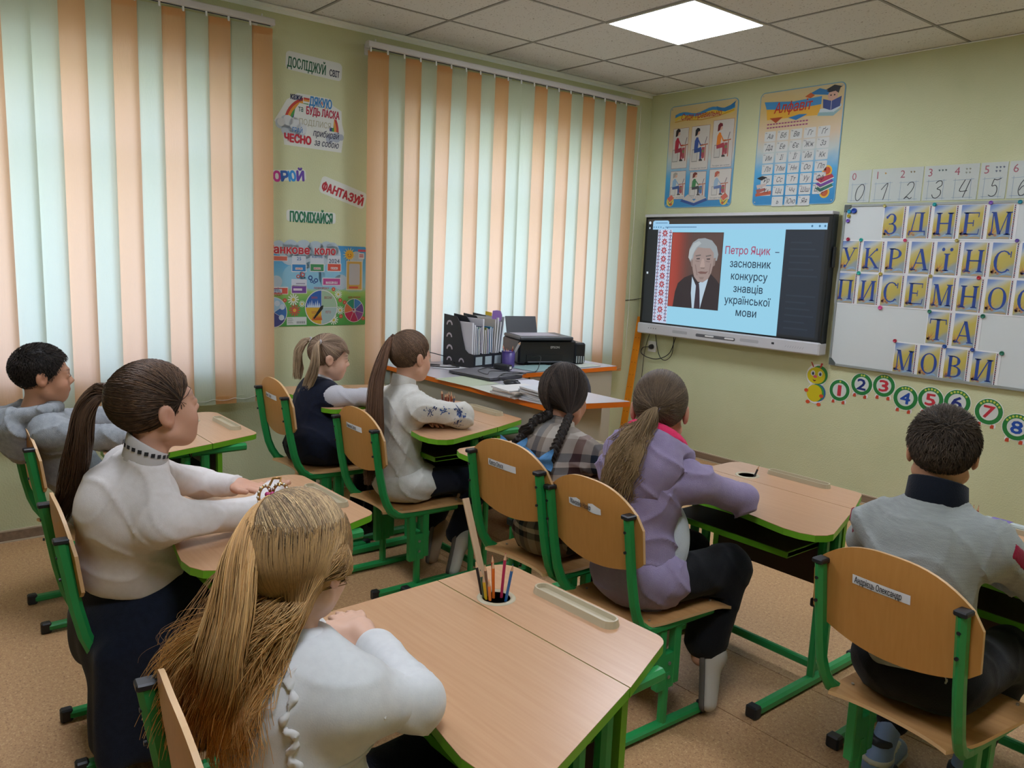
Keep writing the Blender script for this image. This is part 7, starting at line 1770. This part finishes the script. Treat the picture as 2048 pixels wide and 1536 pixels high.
BL = [(2.285, -2.965, .905), (2.272, -3.000, .870), (2.262, -3.040, .82), (2.256, -3.060, .77), (2.258, -3.075, .735)]
BR = [(2.365, -2.945, .905), (2.385, -2.985, .870), (2.400, -3.030, .82), (2.398, -3.055, .77), (2.392, -3.065, .74)]
for g_, sgn in ((BL, -1), (BR, 1)):
    tie = c.hd.l(np.array([g_[0]]))[0]
    tied_hair(c, rg, 3200, tie, ['1c1816', '2a2320', '3a312b', '544840'], .0013, parent=hb_, keep=(lambda r: r[:, 0]*sgn >= -.002), nape=-.062, bulge=.03)
    G = push(catm(g_, 60), c.shirtf, .020); G[:6] = catm(g_, 60)[:6]; T = np.gradient(G, axis=0); T /= np.linalg.norm(T, axis=1, keepdims=True); X = np.cross(T, [0, 1., .1]); X /= np.linalg.norm(X, axis=1, keepdims=True); Y = np.cross(T, X)
    br_ = MB()
    for k in range(3):
        th = np.linspace(0, 5.2*2*math.pi, 60)+k*2*math.pi/3; w = .010
        pts = G+X*(w*np.sin(th))[:, None]+Y*(w*.55*np.sin(2*th))[:, None]
        br_.tube([tuple(q_) for q_ in c.loc(pts)], [.0095-.002*i/59 for i in range(60)], 8)
    b_ = br_.build('braid', mat('dark_braid', '241e1b', .5, bump=.5, bscale=260), hb_)
    F_ = []
    for k in range(3):
        th = np.linspace(0, 5.2*2*math.pi, 60)+k*2*math.pi/3; base = G+X*(.010*np.sin(th))[:, None]+Y*(.0055*np.sin(2*th))[:, None]
        for j in range(26):
            a = j*2*math.pi/26; F_.append(c.loc(base+(X*math.cos(a+.1)+Y*math.sin(a+.1))*.0088))
    strands('hair_strand', np.array(F_), np.full(len(F_), .0009), hue(rg, len(F_), ['1c1816', '2f2722', '463b34']), b_, hairmat('s'), taper=.2)
M_bow = cloth('sky_blue_bow', '5a93c4', noise='4f86b8', rough=.6)
for ctr, nm in ((np.array((2.392, -3.105, .775)), 1), (np.array((2.250, -3.100, .785)), -1)):
    o = c.loc(ctr); b = MB(); xa = np.array([.84, .45, 0.])*1.0; za = np.array([0, 0, 1.]); ya = np.array([.4, -.9, 0])
    for s in (-1, 1):
        n1 = 7; vs = []; 
        for i in range(6):
            u = i/5; hh = .008+.030*u**.8; 
            for j in range(n1):
                v = -1+2*j/(n1-1); vs.append(tuple(o+xa*s*(.004+.050*u)+za*(v*hh+.006*u)+ya*(.010*math.sin(v*5+u)*u+.010*(1-v*v)*math.sin(math.pi*min(u*1.1, 1)))))
        b.add(vs, [(i*n1+j, i*n1+j+1, (i+1)*n1+j+1, (i+1)*n1+j) for i in range(5) for j in range(n1-1)], None, True)
        vs = []
        for i in range(5):
            u = i/4
            for j in range(5):
                v = -1+2*j/4; vs.append(tuple(o+xa*(s*(.002+.014*u)+v*(.004+.016*u))-za*(.004+.048*u-.010*abs(v)*u)+ya*(.004+.006*math.cos(v*4))))
        b.add(vs, [(i*5+j, i*5+j+1, (i+1)*5+j+1, (i+1)*5+j) for i in range(4) for j in range(4)], None, True)
    b.ell(tuple(o+ya*.006), (.008, .008, .010), 10, 8)
    b.build('hair_bow', M_bow, c.t, 'light blue cloth hair bow')
# ---- child in lilac hoodie
hd = Head((2.700, -2.865, .978), yaw=-36, pitch=-2, sc=1.10)
c = Child('child in a lilac hoodie with pink hood lining and a loose light-brown ponytail', 2.745, -3.20, .380, hd, elbows=[(2.475, -2.69, .700), (2.895, -2.665, .702)], wrists=[(2.69, -2.60, .69), (2.70, -2.56, .685)], knees=[(2.66, -2.62, .44), (2.86, -2.66, .455)], ankles=[(2.64, -2.76, .18), (2.865, -2.775, .175)], skin='c08c73', h=.0055, arm_r=(.040, .037, .032), lean_back=.045, twist=-12, shw=.132)
c.body(legs=False); M_li = cloth('lilac_fleece', '9285a6', noise='988cab'); 
c.shirt(M_li, 'hoodie', g=.015, fold=.008, seed=11, low=.115, sleeve=.95)
def hemf(P):
    d = ell(P, c.P+c.up*.0+c.fw*.01, (.166, .158, .118), c.R)+folds(P-c.off.astype(np.float32), 6, .005); return np.maximum(d, c.hs+.003-P[:, 2])
c.part('hoodie_hem', hemf, M_li, c.P-.24, c.P+.22, .0065)
def belly(P): return smin(ell(P, c.B+c.fw*.075+c.rx*.03-c.up*.02, (.108, .062, .15), c.R), ell(P, c.P+c.fw*.11+c.rx*.03, (.12, .075, .075), c.R), .04)
c.part('t_shirt', belly, cloth('pale_tshirt', 'c2cace'), c.P-.25, c.P+.35, .0065)
hood(c, M_li, 1.22, cloth('hot_pink_lining', 'e8356a', rough=.8), seed=4, dy=.005)
c.trousers(M_black, (.078, .074, .072), end=.80, bulk=0); c.shoe(1, (2.905, -2.815, .012), M_sneak, M_sole, up=(.8, .55, .1), name='sneaker'); c.shoe(-1, (2.66, -2.82, .012), M_sneak, M_sole, up=(.5, .8, .1), name='sneaker'); socks(c, .060, 'b98a74')
hb_ = c.hairbase(hairmat('s'), '3c322b', grow=.004, nape=-.062); rg = rgen(7)
g_ = [(2.765, -2.962, 1.003), (2.768, -2.985, .985), (2.762, -3.010, .93), (2.745, -3.04, .85), (2.725, -3.06, .76), (2.70, -3.06, .67)]
tie = c.hd.l(np.array([g_[0]]))[0]
tied_hair(c, rg, 3400, tie, ['463a30', '5c4d3e', '75634e', '382f28'], .0012, parent=hb_, nape=-.062, bulge=.03)
tail(c, rg, 850, g_, [.008, .022, .034, .046, .052, .048], ['5f5040', '7d6950', '98825f', '4a3e33'], .0014, parent=hb_, wav=.022, clump=16, tips='8c7350', lenj=.4, margin=.012, K=24)
core_tail(c, g_[:5], [.008, .022, .034, .040, .02], '55473a', hb_, sc=.75)
MB().tube([tuple(c.loc(np.array(g_[0])+np.array([.011*math.cos(a), .006*math.cos(a), .009*math.sin(a)]))) for a in [2*math.pi*k/12 for k in range(12)]], .0035, 6, closed=True).build('hair_tie', mat('lilac_tie', '8f83a8', .6), c.t, 'lilac elastic hair tie')
# ---- boy in grey sweater, right
hd = Head((3.515, -2.735, 1.000), yaw=-24, pitch=-2, sc=.97)
c = Child('boy in a grey sweater with navy collar and red sleeve stripes, at the right', 3.552, -3.045, .377, hd, elbows=[(3.315, -2.675, .700), (3.745, -2.655, .705)], wrists=[(3.49, -2.56, .69), (3.55, -2.56, .69)], knees=[(3.46, -2.47, .435), (3.65, -2.47, .435)], ankles=[(3.405, -2.60, .115), (3.605, -2.56, .115)], skin='c99777', h=.0055, arm_r=(.038, .035, .030), lean_back=.045, twist=-6, shw=.130, tw=1.06)
c.body(legs=False); M_gs = cloth('grey_marl_knit', '8f9593', noise='9da29f', scale=(30, 30, 260), amt=.22)
c.shirt(M_gs, 'sweater', g=.014, fold=.005, seed=13, low=.01, sleeve=.95)
M_red = cloth('red_stripe_cloth', '8f1c38')
for q in (-1, 1):
    def st(P, q=q):
        d = c.shirtf(P)-.0025
        ad = c.E[q]-c.S[q]; ad /= np.linalg.norm(ad); o = np.array([q*.80, -.50, .36]); o -= ad*(o@ad); o /= np.linalg.norm(o); n_ = np.cross(ad, o)
        s1 = np.abs((P-c.S[q].astype(np.float32))@n_.astype(np.float32))-.019; s2 = -((P-c.S[q].astype(np.float32))@o.astype(np.float32))+.010
        return smax(smax(smax(d, s1, .002), s2, .002), -((P-c.S[q].astype(np.float32))@ad.astype(np.float32)+.0), .002)
    c.part('red_stripe', st, M_red, np.minimum(c.S[q], c.W[q])-.1, np.maximum(c.E[q], c.S[q])+.1, .005)
c.collar(cloth('navy_rib', '0e141f', rough=.9), .062, .056, -.006, .066, .010, 'knit_collar', tilt=.3)
c.trousers(M_black, (.090, .066, .046), end=.86, bulk=.028)
M_bl = mat('blue_grey_leather', '7188ab', .5); M_wh = mat('cream_leather', 'b5b3a2', .5)
for q in (-1, 1):
    c.shoe(q, (c.A[q][0]-.01, c.A[q][1]+.135, .003), M_bl, mat('pale_sole', 'a5a196', .6), up=(0, 0, 1), name='high_top_shoe', high=.06, flat=True)
    he, f_, u_, x_, A_ = c.shoe_frame; o_ = kids(c.t)[-1]
    def bandf(P, z0, z1, side=0):
        d = smin(cap(P, he+f_*.035+u_*.036, he+f_*.17+u_*.028, .0385, .0325), cap(P, he+f_*.040+u_*.05, A_+u_*.05, .0365, .0345), .03); z = (P-he.astype(np.float32))@u_.astype(np.float32)
        return smax(d, np.maximum(z0-z, z-z1), .002)
    c.part('shoe_band', lambda P: bandf(P, .052, .068), M_wh, he-.1, he+.25, .005)
    c.part('shoe_strap', lambda P: bandf(P, .098, .120), mat('black_strap', '14161c', .5), he-.1, he+.25, .005)
hb_ = c.hairbase(hairmat('s'), '2b2520', grow=.005, nape=-.072); short_hair(c, rgen(8), 5200, ['2a241f', '3a322b', '4c4238', '5a4f44'], .019, nape=-.074, parent=hb_, lift=.35, rad=.0012)
